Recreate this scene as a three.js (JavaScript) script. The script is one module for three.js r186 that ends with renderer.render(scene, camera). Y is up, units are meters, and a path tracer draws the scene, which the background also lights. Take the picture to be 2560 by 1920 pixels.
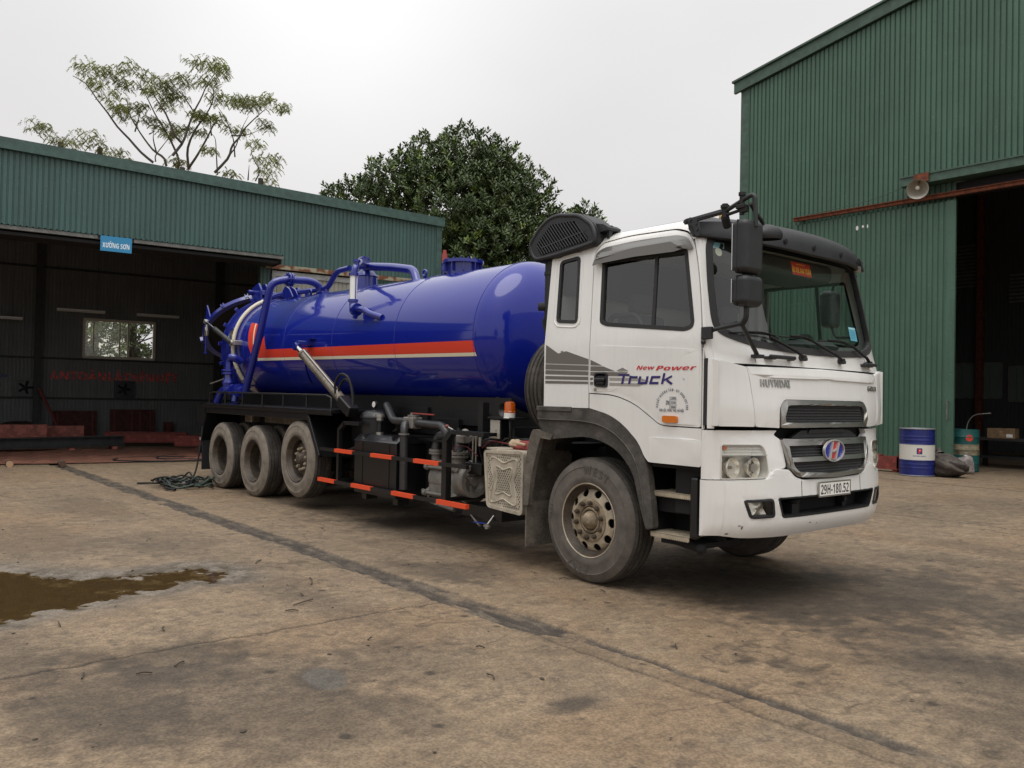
import * as THREE from 'three';
import { mergeGeometries, mergeVertices, toCreasedNormals } from 'three/addons/utils/BufferGeometryUtils.js';
import { RoundedBoxGeometry } from 'three/addons/geometries/RoundedBoxGeometry.js';
import { TextGeometry } from 'three/addons/geometries/TextGeometry.js';
import { FontLoader } from 'three/addons/loaders/FontLoader.js';

// ---------------------------------------------------------------- camera, sky, sun, exposure
const scene = new THREE.Scene();
const camera = new THREE.PerspectiveCamera(49.68, 4 / 3, 0.1, 900);
{
  const yaw = -2.444, pitch = 0.0157, roll = 0.0205;
  const f = new THREE.Vector3(Math.cos(yaw) * Math.cos(pitch), Math.sin(pitch), Math.sin(yaw) * Math.cos(pitch));
  const r = f.clone().cross(new THREE.Vector3(0, 1, 0)).normalize(), u = r.clone().cross(f);
  camera.position.set(4.902, 1.541, 6.146);
  camera.up.copy(r.multiplyScalar(-Math.sin(roll)).add(u.multiplyScalar(Math.cos(roll))));
  camera.lookAt(camera.position.clone().add(f));
}
const renderer = new THREE.WebGLRenderer({ antialias: true });
renderer.toneMapping = THREE.LinearToneMapping;
renderer.toneMappingExposure = 1.0;
renderer.shadowMap.enabled = true;

const SUN = new THREE.Vector3(0.26, 0.95, 0.2).normalize();
const sun = new THREE.DirectionalLight(new THREE.Color(1, 0.965, 0.915), 1.35);
sun.position.copy(SUN).multiplyScalar(60);
sun.castShadow = true;
sun.shadow.radius = 80;
sun.shadow.mapSize.set(2048, 2048);
Object.assign(sun.shadow.camera, { left: -30, right: 30, top: 30, bottom: -30, near: 1, far: 140 });
scene.add(sun, sun.target);

// ---------------------------------------------------------------- noise
function rngOf(seed) { let a = seed >>> 0; return () => { a = (a + 0x6D2B79F5) | 0; let t = Math.imul(a ^ (a >>> 15), 1 | a); t = (t + Math.imul(t ^ (t >>> 7), 61 | t)) ^ t; return ((t ^ (t >>> 14)) >>> 0) / 4294967296; }; }
const HT = new Float32Array(65536); { const r = rngOf(77); for (let i = 0; i < 65536; i++) HT[i] = r(); }
function vn(x, y, per = 256, s = 0) {   // value noise, period per (a whole number up to 256)
  const xi = Math.floor(x), yi = Math.floor(y), fx = x - xi, fy = y - yi;
  const u = fx * fx * (3 - 2 * fx), v = fy * fy * (3 - 2 * fy);
  const a = ((xi % per) + per) % per, b = (a + 1) % per, c = ((yi % per) + per) % per, d = (c + 1) % per;
  const h = (p, q) => HT[(((p + s * 17) & 255) | (((q + s * 31) & 255) << 8))];
  return (h(a, c) * (1 - u) + h(b, c) * u) * (1 - v) + (h(a, d) * (1 - u) + h(b, d) * u) * v;
}
function fbm(x, y, o = 4, s = 0, per = 256, g = 0.5) { let t = 0, a = 1, n = 0; for (let i = 0; i < o; i++) { t += a * vn(x, y, per, s + i); n += a; a *= g; x *= 2; y *= 2; per = Math.min(256, per * 2); } return t / n; }
const clamp = (x, a = 0, b = 1) => Math.min(b, Math.max(a, x));
const lerp = (a, b, t) => a + (b - a) * t;
const sstep = (a, b, x) => { const t = clamp((x - a) / (b - a)); return t * t * (3 - 2 * t); };
const tab = (xs, ys, x) => { if (x <= xs[0]) return ys[0]; for (let i = 1; i < xs.length; i++) if (x <= xs[i]) return lerp(ys[i - 1], ys[i], (x - xs[i - 1]) / (xs[i] - xs[i - 1])); return ys[ys.length - 1]; };

{ // overcast sky: dim at the horizon, brighter overhead and round the veiled sun, with soft cloud streaks
  const W = 1024, H = 512, d = new Float32Array(W * H * 4);
  for (let j = 0; j < H; j++) for (let i = 0; i < W; i++) {
    const el = ((j + 0.5) / H - 0.5) * Math.PI, az = ((i + 0.5) / W - 0.5) * 2 * Math.PI;
    const x = Math.cos(el) * Math.cos(az), y = Math.sin(el), z = Math.cos(el) * Math.sin(az), s = Math.max(0, y);
    let L = 0.69 + 0.30 * s + 1.5 * Math.pow(Math.max(0, s - 0.42), 1.3);
    const c = x * SUN.x + y * SUN.y + z * SUN.z;
    L += 0.4 * Math.exp((c - 1) / 0.2);
    L += 0.22 * Math.exp((x * -0.805 + y * 0.44 + z * -0.405 - 1) / 0.022); // a thin bright place in the cloud
    const k = 1 / (0.25 + s);
    L *= 1 + 0.17 * (fbm(40 + x * k * 1.3, 40 + z * k * 1.3, 5, 3) - 0.5) * sstep(0, 0.12, s);
    const o = (j * W + i) * 4, w = 0.012 * (1 - s);
    d[o] = L * (1 + w); d[o + 1] = L * 0.995; d[o + 2] = L * (0.992 + 0.012 * s); d[o + 3] = 1;
  }
  const t = new THREE.DataTexture(d, W, H, THREE.RGBAFormat, THREE.FloatType);
  t.mapping = THREE.EquirectangularReflectionMapping; t.magFilter = THREE.LinearFilter; t.minFilter = THREE.LinearFilter; t.needsUpdate = true;
  scene.background = t; scene.environment = t;
}

// ---------------------------------------------------------------- geometry helpers (metres, y up)
const V = (x, y, z) => new THREE.Vector3(x, y, z);
const V2 = (x, y) => new THREE.Vector2(x, y);
const PI = Math.PI, rad = (d) => d * PI / 180;
function norm(g) { if (g.index) g = g.toNonIndexed(); for (const k of Object.keys(g.attributes)) if (!['position', 'normal', 'uv', 'color'].includes(k)) g.deleteAttribute(k); if (!g.attributes.normal) g.computeVertexNormals(); g.clearGroups?.(); return g; }
function boxUV(g) { // uv in metres, looked up along the face's main direction
  const p = g.attributes.position, n = g.attributes.normal, uv = new Float32Array(p.count * 2);
  for (let i = 0; i < p.count; i += 3) {
    let nx = 0, ny = 0, nz = 0; for (let k = 0; k < 3; k++) { nx += Math.abs(n.getX(i + k)); ny += Math.abs(n.getY(i + k)); nz += Math.abs(n.getZ(i + k)); }
    for (let k = 0; k < 3; k++) { const x = p.getX(i + k), y = p.getY(i + k), z = p.getZ(i + k); const [a, b] = ny >= nx && ny >= nz ? [x, z] : nx >= nz ? [z, y] : [x, y]; uv[(i + k) * 2] = a; uv[(i + k) * 2 + 1] = b; }
  }
  g.setAttribute('uv', new THREE.BufferAttribute(uv, 2)); return g;
}
function merged(gs) { gs = (Array.isArray(gs) ? gs : [gs]).flat(9).map(norm); const col = gs.some((g) => g.attributes.color); for (const g of gs) { if (!g.attributes.uv) boxUV(g); if (!col) g.deleteAttribute('color'); } return gs.length === 1 ? gs[0] : mergeGeometries(gs); }
const taken = {};
function numbered(n) { const k = (taken[n] = (taken[n] ?? -1) + 1); return k ? n + '_' + String(k).padStart(3, '0') : n; }
function clusters(gs) { // pieces that touch stay together, pieces that stand apart become parts of their own
  gs = [gs].flat(9); if (gs.length < 2 || gs.length > 40) return [gs];
  const bb = gs.map((g) => { g.computeBoundingBox(); return g.boundingBox.clone().expandByScalar(0.004); }), id = gs.map((_, i) => i), find = (i) => (id[i] === i ? i : (id[i] = find(id[i])));
  for (let i = 0; i < gs.length; i++) for (let j = 0; j < i; j++) if (bb[i].intersectsBox(bb[j])) id[find(i)] = find(j);
  const m = new Map(); gs.forEach((g, i) => { const k = find(i); m.set(k, [...(m.get(k) || []), g]); }); return [...m.values()];
}
function obj(name, gs, mat, parent = scene, keepUV = false) {
  if (parent !== scene && !/lettering|perforation|honeycomb|seam|turn_lamp|nut/.test(name)) { const c = clusters(gs); if (c.length > 1 && c.length <= 12) return c.map((q) => obj(name, q.length === 1 ? q[0] : q, mat, parent, keepUV)).pop(); }
  let g = merged(gs); if (!keepUV) boxUV(g);
  const m = new THREE.Mesh(g, mat); m.name = parent === scene ? numbered(name) : name; m.castShadow = m.receiveShadow = true; parent.add(m); return m;
}
function thing(name, label, category, pos = [0, 0, 0], turn = 0, group) { const o = new THREE.Group(); o.name = numbered(name); o.position.set(...pos); o.rotation.y = turn; scene.add(o); return tag(o, label, category, group); }
function tag(o, label, category, group) { Object.assign(o.userData, { label, category }); if (group) o.userData.group = group; return o; }
function struct(o) { o.userData.kind = 'structure'; return o; }
function sub(name, parent, pos = [0, 0, 0]) { const o = new THREE.Group(); o.name = name; o.position.set(...pos); parent.add(o); return o; }
const mv = (g, x = 0, y = 0, z = 0) => g.translate(x, y, z);
function box(x0, x1, y0, y1, z0, z1, r = 0) {
  const w = x1 - x0, h = y1 - y0, d = z1 - z0; r = Math.min(r, w / 2.01, h / 2.01, d / 2.01);
  return (r > 0 ? new RoundedBoxGeometry(w, h, d, 2, r) : new THREE.BoxGeometry(w, h, d)).translate((x0 + x1) / 2, (y0 + y1) / 2, (z0 + z1) / 2);
}
function bar(a, b, w, h, r = 0) { // a box whose length runs from a to b, h upward
  const A = V(...a), B = V(...b), d = B.clone().sub(A), L = d.length(); d.normalize();
  const up = Math.abs(d.y) > 0.98 ? V(1, 0, 0) : V(0, 1, 0), s = d.clone().cross(up).normalize(), u = s.clone().cross(d);
  const g = r ? new RoundedBoxGeometry(L, h, w, 2, Math.min(r, w / 2.02, h / 2.02)) : new THREE.BoxGeometry(L, h, w);
  return g.applyMatrix4(new THREE.Matrix4().makeBasis(d, u, s).setPosition(A.add(B).multiplyScalar(0.5)));
}
function rod(a, b, r, seg = 12, r2 = r) {
  const A = V(...a), B = V(...b), d = B.clone().sub(A), L = d.length();
  return new THREE.CylinderGeometry(r2, r, L, seg).applyQuaternion(new THREE.Quaternion().setFromUnitVectors(V(0, 1, 0), d.normalize())).translate((A.x + B.x) / 2, (A.y + B.y) / 2, (A.z + B.z) / 2);
}
function pipe(pts, r, bend = 0.1, seg = 10) { // a bent tube with rounded corners and closed ends
  const P = pts.map((p) => V(...p)), c = new THREE.CurvePath(); let last = P[0].clone();
  for (let i = 1; i < P.length - 1; i++) {
    const a = P[i - 1].clone().sub(P[i]), b = P[i + 1].clone().sub(P[i]), k = Math.min(bend, a.length() * 0.48, b.length() * 0.48);
    const s = P[i].clone().addScaledVector(a.normalize(), k), e = P[i].clone().addScaledVector(b.normalize(), k);
    if (s.distanceTo(last) > 1e-4) c.add(new THREE.LineCurve3(last.clone(), s));
    c.add(new THREE.QuadraticBezierCurve3(s, P[i].clone(), e)); last = e;
  }
  c.add(new THREE.LineCurve3(last.clone(), P[P.length - 1]));
  const n = Math.max(4, c.curves.length * 6), g = [new THREE.TubeGeometry(c, n, r, seg)];
  for (const t of [0, 1]) { const p = P[t ? P.length - 1 : 0], d = (t ? p.clone().sub(P[P.length - 2]) : p.clone().sub(P[1])).normalize(); g.push(new THREE.CircleGeometry(r, seg).applyQuaternion(new THREE.Quaternion().setFromUnitVectors(V(0, 0, 1), d)).translate(p.x, p.y, p.z)); }
  return g;
}
const hose = (pts, r, n = 40, seg = 8) => new THREE.TubeGeometry(new THREE.CatmullRomCurve3(pts.map((p) => V(...p))), n, r, seg);
function lathe(prof, axis = 'y', seg = 40) { // prof: [radius, along]
  const g = new THREE.LatheGeometry(prof.map(([r, h]) => V2(Math.max(r, 1e-5), h)), seg);
  if (axis === 'x') g.rotateZ(-PI / 2); if (axis === 'z') g.rotateX(PI / 2);
  return toCreasedNormals(g, 0.6);
}
const disc = (c, r, h, axis = 'z', seg = 24) => { const g = new THREE.CylinderGeometry(r, r, h, seg); if (axis === 'z') g.rotateX(PI / 2); if (axis === 'x') g.rotateZ(PI / 2); return g.translate(...c); };
function round(pts, r0) { // polygon [x, y, own radius] with rounded corners
  const out = [], n = pts.length;
  for (let i = 0; i < n; i++) {
    const p = V2(pts[i][0], pts[i][1]), r = pts[i][2] ?? r0; if (!r) { out.push(p); continue; }
    const a = V2(pts[(i + n - 1) % n][0], pts[(i + n - 1) % n][1]).sub(p), b = V2(pts[(i + 1) % n][0], pts[(i + 1) % n][1]).sub(p);
    const k = Math.min(r, a.length() * 0.49, b.length() * 0.49), s = p.clone().addScaledVector(a.normalize(), k), e = p.clone().addScaledVector(b.normalize(), k);
    const m = Math.max(2, Math.min(7, Math.ceil(k / 0.012)));
    for (let j = 0; j <= m; j++) { const t = j / m; out.push(V2((1 - t) * (1 - t) * s.x + 2 * t * (1 - t) * p.x + t * t * e.x, (1 - t) * (1 - t) * s.y + 2 * t * (1 - t) * p.y + t * t * e.y)); }
  }
  return out;
}
const toV2 = (l) => l.map((p) => (p.isVector2 ? p.clone() : V2(p[0], p[1])));
function grow(loop, d) { // offset a closed loop outward by d
  const L = toV2(loop); const s = THREE.ShapeUtils.isClockWise(L) ? -1 : 1, n = L.length;
  return L.map((p, i) => { const a = L[(i + n - 1) % n], b = L[(i + 1) % n], e1 = p.clone().sub(a).normalize(), e2 = b.clone().sub(p).normalize(); const m = V2(e1.y + e2.y, -e1.x - e2.x); const l = m.length() || 1; m.divideScalar(l); const c = Math.max(0.4, m.x * e1.y - m.y * e1.x); return p.clone().addScaledVector(m, s * d / c); });
}
function patch(outer, holes, map, { t = 0.02, max = 0.12, crease = 0.5, lip = 0 } = {}) { // a sheet of thickness t laid on the surface map(u, v, depth)
  let C = toV2(outer); if (THREE.ShapeUtils.isClockWise(C)) C.reverse();
  const Hs = (holes || []).map((h) => { h = toV2(h); if (!THREE.ShapeUtils.isClockWise(h)) h.reverse(); return h; });
  const F = THREE.ShapeUtils.triangulateShape(C, Hs), P = [C, ...Hs].flat().map((p) => [p.x, p.y]);
  let tri = F.map((f) => [...f]);
  for (let it = 0; it < 9; it++) {
    const mid = new Map(), key = (a, b) => (a < b ? a + '_' + b : b + '_' + a); let cut = false;
    const m = (a, b) => { const d = Math.hypot(P[a][0] - P[b][0], P[a][1] - P[b][1]); if (d <= max) return -1; const k = key(a, b); if (!mid.has(k)) { P.push([(P[a][0] + P[b][0]) / 2, (P[a][1] + P[b][1]) / 2]); mid.set(k, P.length - 1); } cut = true; return mid.get(k); };
    const out = [];
    for (const [a, b, c] of tri) {
      const x = m(a, b), y = m(b, c), z = m(c, a), q = (x >= 0) + (y >= 0) + (z >= 0);
      if (!q) out.push([a, b, c]);
      else if (q === 3) out.push([a, x, z], [x, b, y], [z, y, c], [x, y, z]);
      else if (q === 1) { if (x >= 0) out.push([a, x, c], [x, b, c]); else if (y >= 0) out.push([a, b, y], [a, y, c]); else out.push([a, b, z], [z, b, c]); }
      else if (x < 0) out.push([a, b, y], [a, y, z], [z, y, c]);
      else if (y < 0) out.push([a, x, z], [x, b, z], [z, b, c]);
      else out.push([a, x, c], [x, b, y], [x, y, c]);
    }
    tri = out; if (!cut) break;
  }
  const pos = [], put = (q) => pos.push(q[0], q[1], q[2]);
  const edges = new Map();
  for (const [a, b, c] of tri) for (const [i, j] of [[a, b], [b, c], [c, a]]) { const k = i < j ? i + '_' + j : j + '_' + i; edges.set(k, edges.has(k) ? null : [i, j]); }
  const rim = new Set(); for (const e of edges.values()) if (e) { rim.add(e[0]); rim.add(e[1]); }
  const A = P.map((p, i) => map(p[0], p[1], lip && rim.has(i) ? lip : 0)), B = P.map((p) => map(p[0], p[1], t));
  for (const [a, b, c] of tri) { put(A[a]); put(A[b]); put(A[c]); if (t) { put(B[a]); put(B[c]); put(B[b]); } }
  if (t) for (const e of edges.values()) if (e) { const [i, j] = e; put(A[j]); put(A[i]); put(B[i]); put(A[j]); put(B[i]); put(B[j]); }
  const g = new THREE.BufferGeometry(); g.setAttribute('position', new THREE.Float32BufferAttribute(pos, 3));
  { // turn outward: the front must face away from the back
    const n = V(...A[tri[0][1]]).sub(V(...A[tri[0][0]])).cross(V(...A[tri[0][2]]).sub(V(...A[tri[0][0]])));
    const q = map(...P[tri[0][0]], 0.05), d = V(...map(...P[tri[0][0]], 0)).sub(V(...q));
    if (n.dot(d) < 0) { const a = g.attributes.position.array; for (let i = 0; i < a.length; i += 9) for (let k = 0; k < 3; k++) { const w = a[i + 3 + k]; a[i + 3 + k] = a[i + 6 + k]; a[i + 6 + k] = w; } }
  }
  return toCreasedNormals(mergeVertices(g, 1e-5), crease);
}
// flat plates: drawn in a plane, thick along the third axis from at - t to at
const inXY = (at) => (u, v, d) => [u, v, at - d], inZY = (at) => (u, v, d) => [at - d, v, u], inXZ = (at) => (u, v, d) => [u, at - d, v];
function plate(outer, holes, map, t, max = 9) { return patch(outer, holes, map, { t, max, crease: 0.35 }); }
const circ = (x, y, r, n = 20, r2 = r) => Array.from({ length: n }, (_, i) => V2(x + r * Math.cos(i / n * 2 * PI), y + r2 * Math.sin(i / n * 2 * PI)));
const flip = (g) => { g = g.clone(); g.scale(1, 1, -1); const nn = g.index ? g.toNonIndexed() : g; for (const k of Object.keys(nn.attributes)) { const at = nn.attributes[k], s = at.itemSize, a = at.array; for (let i = 0; i < at.count; i += 3) for (let c = 0; c < s; c++) { const w = a[(i + 1) * s + c]; a[(i + 1) * s + c] = a[(i + 2) * s + c]; a[(i + 2) * s + c] = w; } } return nn; };
const flips = (gs) => [gs].flat(9).map((g) => flip(g));

// ---------------------------------------------------------------- materials
function dataTex(n, fn, srgb = true, rep = 1) {
  const d = new Uint8Array(n * n * 4);
  for (let j = 0; j < n; j++) for (let i = 0; i < n; i++) { const c = fn(i / n, j / n), o = (j * n + i) * 4; d[o] = clamp(c[0]) * 255; d[o + 1] = clamp(c[1]) * 255; d[o + 2] = clamp(c[2]) * 255; d[o + 3] = 255; }
  const t = new THREE.DataTexture(d, n, n, THREE.RGBAFormat); t.wrapS = t.wrapT = THREE.RepeatWrapping; t.magFilter = THREE.LinearFilter; t.minFilter = THREE.LinearMipmapLinearFilter; t.generateMipmaps = true;
  if (srgb) t.colorSpace = THREE.SRGBColorSpace; t.repeat.set(1 / rep, 1 / rep); t.needsUpdate = true; return t;
}
const g3 = (v) => [v, v, v];
const grimeMap = dataTex(512, (u, v) => { const a = fbm(u * 8, v * 8, 5, 1, 8), b = fbm(u * 32, v * 32, 3, 9, 32); return g3(0.70 + 0.26 * a + 0.12 * (b - 0.5)); }, true, 0.8);
const dustMap = dataTex(512, (u, v) => { const a = fbm(u * 6, v * 6, 5, 2, 6), b = fbm(u * 48, v * 48, 3, 5, 48), k = 0.62 + 0.5 * (a - 0.2) + 0.22 * (b - 0.5); return [k, k * 0.985, k * 0.96]; }, true, 0.5);
const sheetMap = dataTex(1024, (u, v) => { const s = fbm(u * 64, v * 3, 4, 4, 64), a = fbm(u * 5, v * 5, 5, 6, 5), p = fbm(u * 90, v * 90, 2, 8, 90); const k = 0.86 + 0.14 * (s - 0.5) + 0.16 * (a - 0.5) + (p > 0.83 ? 0.12 : 0) - (p < 0.16 ? 0.12 : 0); return g3(k); }, true, 4);
const whiteMap = dataTex(512, (u, v) => { const s = fbm(u * 40, v * 4, 4, 4, 40), a = fbm(u * 5, v * 5, 5, 6, 5), k = 0.965 - 0.05 * Math.max(0, s - 0.52) - 0.06 * Math.max(0, a - 0.5); return [k, k * 0.996, k * 0.986]; }, true, 1.1);
const roughMap = dataTex(256, (u, v) => g3(0.55 + 0.45 * fbm(u * 8, v * 8, 4, 11, 8)), false, 0.6);
const rustMap = dataTex(512, (u, v) => { const a = fbm(u * 10, v * 10, 5, 3, 10), b = fbm(u * 40, v * 40, 3, 7, 40), k = clamp(a * 1.5 - 0.3 + 0.4 * (b - 0.5)); return [lerp(0.30, 0.52, k), lerp(0.17, 0.27, k), lerp(0.12, 0.16, k)]; }, true, 0.7);
const C = (r, g, b) => new THREE.Color(r, g, b);
const std = (c, rough = 0.6, metal = 0, o = {}) => new THREE.MeshStandardMaterial({ color: C(...c), roughness: rough, metalness: metal, side: THREE.DoubleSide, ...o });
const phy = (c, rough, metal, o = {}) => new THREE.MeshPhysicalMaterial({ color: C(...c), roughness: rough, metalness: metal, side: THREE.DoubleSide, ...o });
const M = {
  white: phy([0.80, 0.80, 0.79], 0.38, 0, { map: whiteMap, clearcoat: 0.6, clearcoatRoughness: 0.12 }),
  blue: phy([0.005, 0.014, 0.235], 0.3, 0, { specularIntensity: 0.2, clearcoat: 1, clearcoatRoughness: 0.075 }),
  bluePipe: phy([0.006, 0.015, 0.215], 0.3, 0, { clearcoat: 0.7, clearcoatRoughness: 0.15 }),
  red: std([0.66, 0.05, 0.022], 0.4), cream: std([0.72, 0.66, 0.50], 0.5),
  black: phy([0.006, 0.0065, 0.008], 0.42, 0, { map: grimeMap, clearcoat: 0.2, clearcoatRoughness: 0.25 }),
  matt: std([0.007, 0.007, 0.008], 0.85),
  frame: std([0.011, 0.011, 0.012], 0.7, 0, { map: grimeMap }),
  plastic: std([0.022, 0.023, 0.026], 0.52, 0, { map: grimeMap }),
  fender: std([0.105, 0.098, 0.09], 0.68, 0, { map: dustMap }),
  fenderDust: std([0.19, 0.17, 0.148], 0.8, 0, { map: dustMap }),
  rubber: std([0.02, 0.02, 0.021], 0.75), wornRubber: std([0.085, 0.074, 0.065], 0.85),
  tread: std([0.10, 0.09, 0.082], 0.9, 0, { map: dustMap }),
  sidewall: std([0.15, 0.129, 0.111], 0.85, 0, { map: grimeMap }),
  sidewallRear: std([0.27, 0.23, 0.185], 0.9, 0, { map: grimeMap }),
  rim: std([0.60, 0.51, 0.375], 0.5, 0.15, { map: grimeMap }),
  rimSteel: std([0.36, 0.32, 0.27], 0.42, 0.55, { map: dustMap }),
  rimBrown: std([0.105, 0.085, 0.066], 0.55, 0.3, { map: dustMap }),
  hub: std([0.40, 0.325, 0.23], 0.75, 0.1, { map: dustMap }),
  hubDark: std([0.13, 0.105, 0.078], 0.7, 0.2, { map: dustMap }),
  chrome: std([0.62, 0.62, 0.62], 0.18, 1),
  badge: std([0.66, 0.66, 0.66], 0.35, 0.6), fogBowl: std([0.78, 0.75, 0.68], 0.25, 0.6),
  dullChrome: std([0.42, 0.41, 0.39], 0.34, 1),
  steel: std([0.42, 0.41, 0.38], 0.35, 0.85),
  castIron: std([0.30, 0.28, 0.25], 0.6, 0.3, { map: grimeMap }),
  pipeGrey: std([0.075, 0.075, 0.077], 0.38, 0.4, { map: grimeMap }),
  beige: std([0.60, 0.53, 0.42], 0.6, 0.05, { map: grimeMap }),
  orangeRed: std([0.72, 0.075, 0.022], 0.45),
  amber: phy([0.85, 0.20, 0.0], 0.12, 0, { transmission: 0.6, thickness: 0, clearcoat: 1 }),
  orangeLens: phy([0.62, 0.16, 0.012], 0.22, 0, { clearcoat: 1 }),
  glass: phy([0.88, 0.95, 0.92], 0.015, 0, { transmission: 1, thickness: 0, ior: 1.65 }),
  darkGlass: phy([0.66, 0.70, 0.69], 0.02, 0, { transmission: 1, thickness: 0, ior: 1.75 }),
  lens: phy([0.94, 0.94, 0.92], 0.03, 0, { transmission: 1, thickness: 0, ior: 1.45 }),
  whitePlastic: std([0.74, 0.73, 0.69], 0.4),
  interior: std([0.10, 0.10, 0.10], 0.8), seat: std([0.06, 0.065, 0.07], 0.9), dash: std([0.05, 0.055, 0.055], 0.7), liner: std([0.5, 0.5, 0.46], 0.85),
  greenL: std([0.071, 0.146, 0.134], 0.5, 0, { map: sheetMap, vertexColors: true }),
  greenR: std([0.078, 0.166, 0.114], 0.5, 0, { map: sheetMap, vertexColors: true }), greenStile: std([0.078, 0.166, 0.114], 0.5, 0, { map: sheetMap }),
  greenTrim: std([0.07, 0.135, 0.098], 0.5, 0, { map: grimeMap }), tealTrim: std([0.07, 0.14, 0.12], 0.5, 0, { map: grimeMap }),
  innerSheet: std([0.235, 0.25, 0.25], 0.75, 0, { map: sheetMap }),
  paleRust: std([1, 1, 1], 0.8, 0, { map: dataTex(256, (u, v) => { const k = sstep(0.48, 0.62, fbm(u * 6, v * 6, 5, 8, 6)); return [lerp(0.60, 0.42, k), lerp(0.58, 0.26, k), lerp(0.50, 0.17, k)]; }, true, 1.3) }),
  rust: std([1, 1, 1], 0.85, 0, { map: rustMap }),
  shopSteel: std([0.055, 0.058, 0.058], 0.7, 0, { map: grimeMap }),
  galv: std([0.25, 0.25, 0.235], 0.5, 0.3, { map: grimeMap }),
  primer: std([0.36, 0.075, 0.06], 0.7, 0, { map: dustMap }), pinkPrimer: std([0.52, 0.17, 0.14], 0.7, 0, { map: dustMap }),
};
function canvasTex(w, h, draw) { const c = document.createElement('canvas'); c.width = w; c.height = h; const x = c.getContext('2d'); draw(x, w, h); const t = new THREE.CanvasTexture(c); t.colorSpace = THREE.SRGBColorSpace; t.anisotropy = 8; return t; }
function decalGeo(map, u0, u1, v0, v1, nu = 1, nv = 1, flipU = false) { // print laid on a surface, uv 0..1
  const pos = [], uv = [], idx = [];
  for (let j = 0; j <= nv; j++) for (let i = 0; i <= nu; i++) { const s = i / nu, t = j / nv; pos.push(...map(lerp(u0, u1, s), lerp(v0, v1, t), 0)); uv.push(flipU ? 1 - s : s, t); }
  for (let j = 0; j < nv; j++) for (let i = 0; i < nu; i++) { const a = j * (nu + 1) + i, b = a + 1, c = a + nu + 1; idx.push(a, b, c + 1, a, c + 1, c); }
  const g = new THREE.BufferGeometry(); g.setAttribute('position', new THREE.Float32BufferAttribute(pos, 3)); g.setAttribute('uv', new THREE.Float32BufferAttribute(uv, 2)); g.setIndex(idx); g.computeVertexNormals(); return g;
}
const printMat = (t, o = {}) => new THREE.MeshStandardMaterial({ map: t, roughness: 0.5, transparent: true, side: THREE.DoubleSide, ...o });
const bold = await new FontLoader().loadAsync('fonts/droid/droid_sans_bold.typeface.json');
const text3 = (s, size, depth, font = bold) => { const g = new TextGeometry(s, { font, size, depth, curveSegments: 4 }); g.computeBoundingBox(); return g; };
// ---------------------------------------------------------------- ground: one sheet to the horizon, slabs, joints, stains
const jag = (x, s) => (fbm(x * 3.1, 7.3, 4, s) - 0.5) * 0.14 + (fbm(x * 17, 3.3, 2, s + 5) - 0.5) * 0.06;
const PUD = [[-2.02, 3.62, 0.15], [-2.2, 3.8, 0.27], [-2.05, 4.1, 0.25], [-2.22, 4.42, 0.32], [-2.0, 4.85, 0.42], [-2.35, 5.15, 0.55], [-1.75, 5.25, 0.32], [-2.6, 5.6, 0.8]];
function pudDist(x, z) { let d = 9; for (const [a, b, r] of PUD) d = Math.min(d, Math.hypot((x - a) * 1.0, (z - b) * 0.8) - r); return d; }
const STAIN = [[0.9, 4.35, 0.75, 0.6, 0.5], [0.5, 5.0, 0.7, 0.4, 0.55], [0.1, 4.5, 0.45, 0.35, 0.5], [0.82, 4.05, 0.22, 0.16, 0.75], [1.9, 3.15, 0.10, 0.17, 0.8], [2.02, 1.9, 0.09, 0.08, 0.8], [2.25, 1.75, 0.2, 0.12, 0.5],
  [1.6, -0.6, 1.2, 1.4, 0.55], [0.9, 0.2, 1.3, 0.9, 0.6], [2.6, -1.0, 1.2, 0.9, 0.45], [3.1, 0.9, 0.9, 0.5, 0.5], [-0.9, 1.7, 0.5, 0.35, 0.45], [-1.2, 2.0, 0.7, 0.22, 0.4], [-3.0, 0.4, 1.8, 1.1, 0.55], [-5, 0.3, 2.2, 1.0, 0.5], [-1.2, 3.3, 0.5, 0.3, 0.35],
  [-3.6, 3.4, 0.9, 0.5, 0.35], [-4.6, 4.5, 1.1, 0.7, 0.3], [1.7, -3.6, 1.2, 0.35, 0.4], [3.6, 1.7, 0.6, 0.5, 0.45], [-7, 3.4, 1.5, 0.5, 0.3], [1.5, 3.9, 0.35, 0.14, 0.35], [-0.4, 3.2, 0.8, 0.25, 0.3], [0.8, 3.55, 0.5, 0.3, 0.35], [2.4, 0.6, 0.8, 0.35, 0.4], [-9, 0, 2, 1.5, 0.4], [-2, -6, 2.4, 1.4, 0.3], [0.5, -8, 2, 1, 0.3], [3.2, -0.4, 1.5, 0.35, 0.45], [2.2, -2.6, 1.8, 0.4, 0.4], [3.9, 0.6, 1.2, 0.3, 0.5], [1.6, 5.6, 0.5, 0.35, 0.5], [-0.5, 5.4, 0.9, 0.4, 0.35]];
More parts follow.
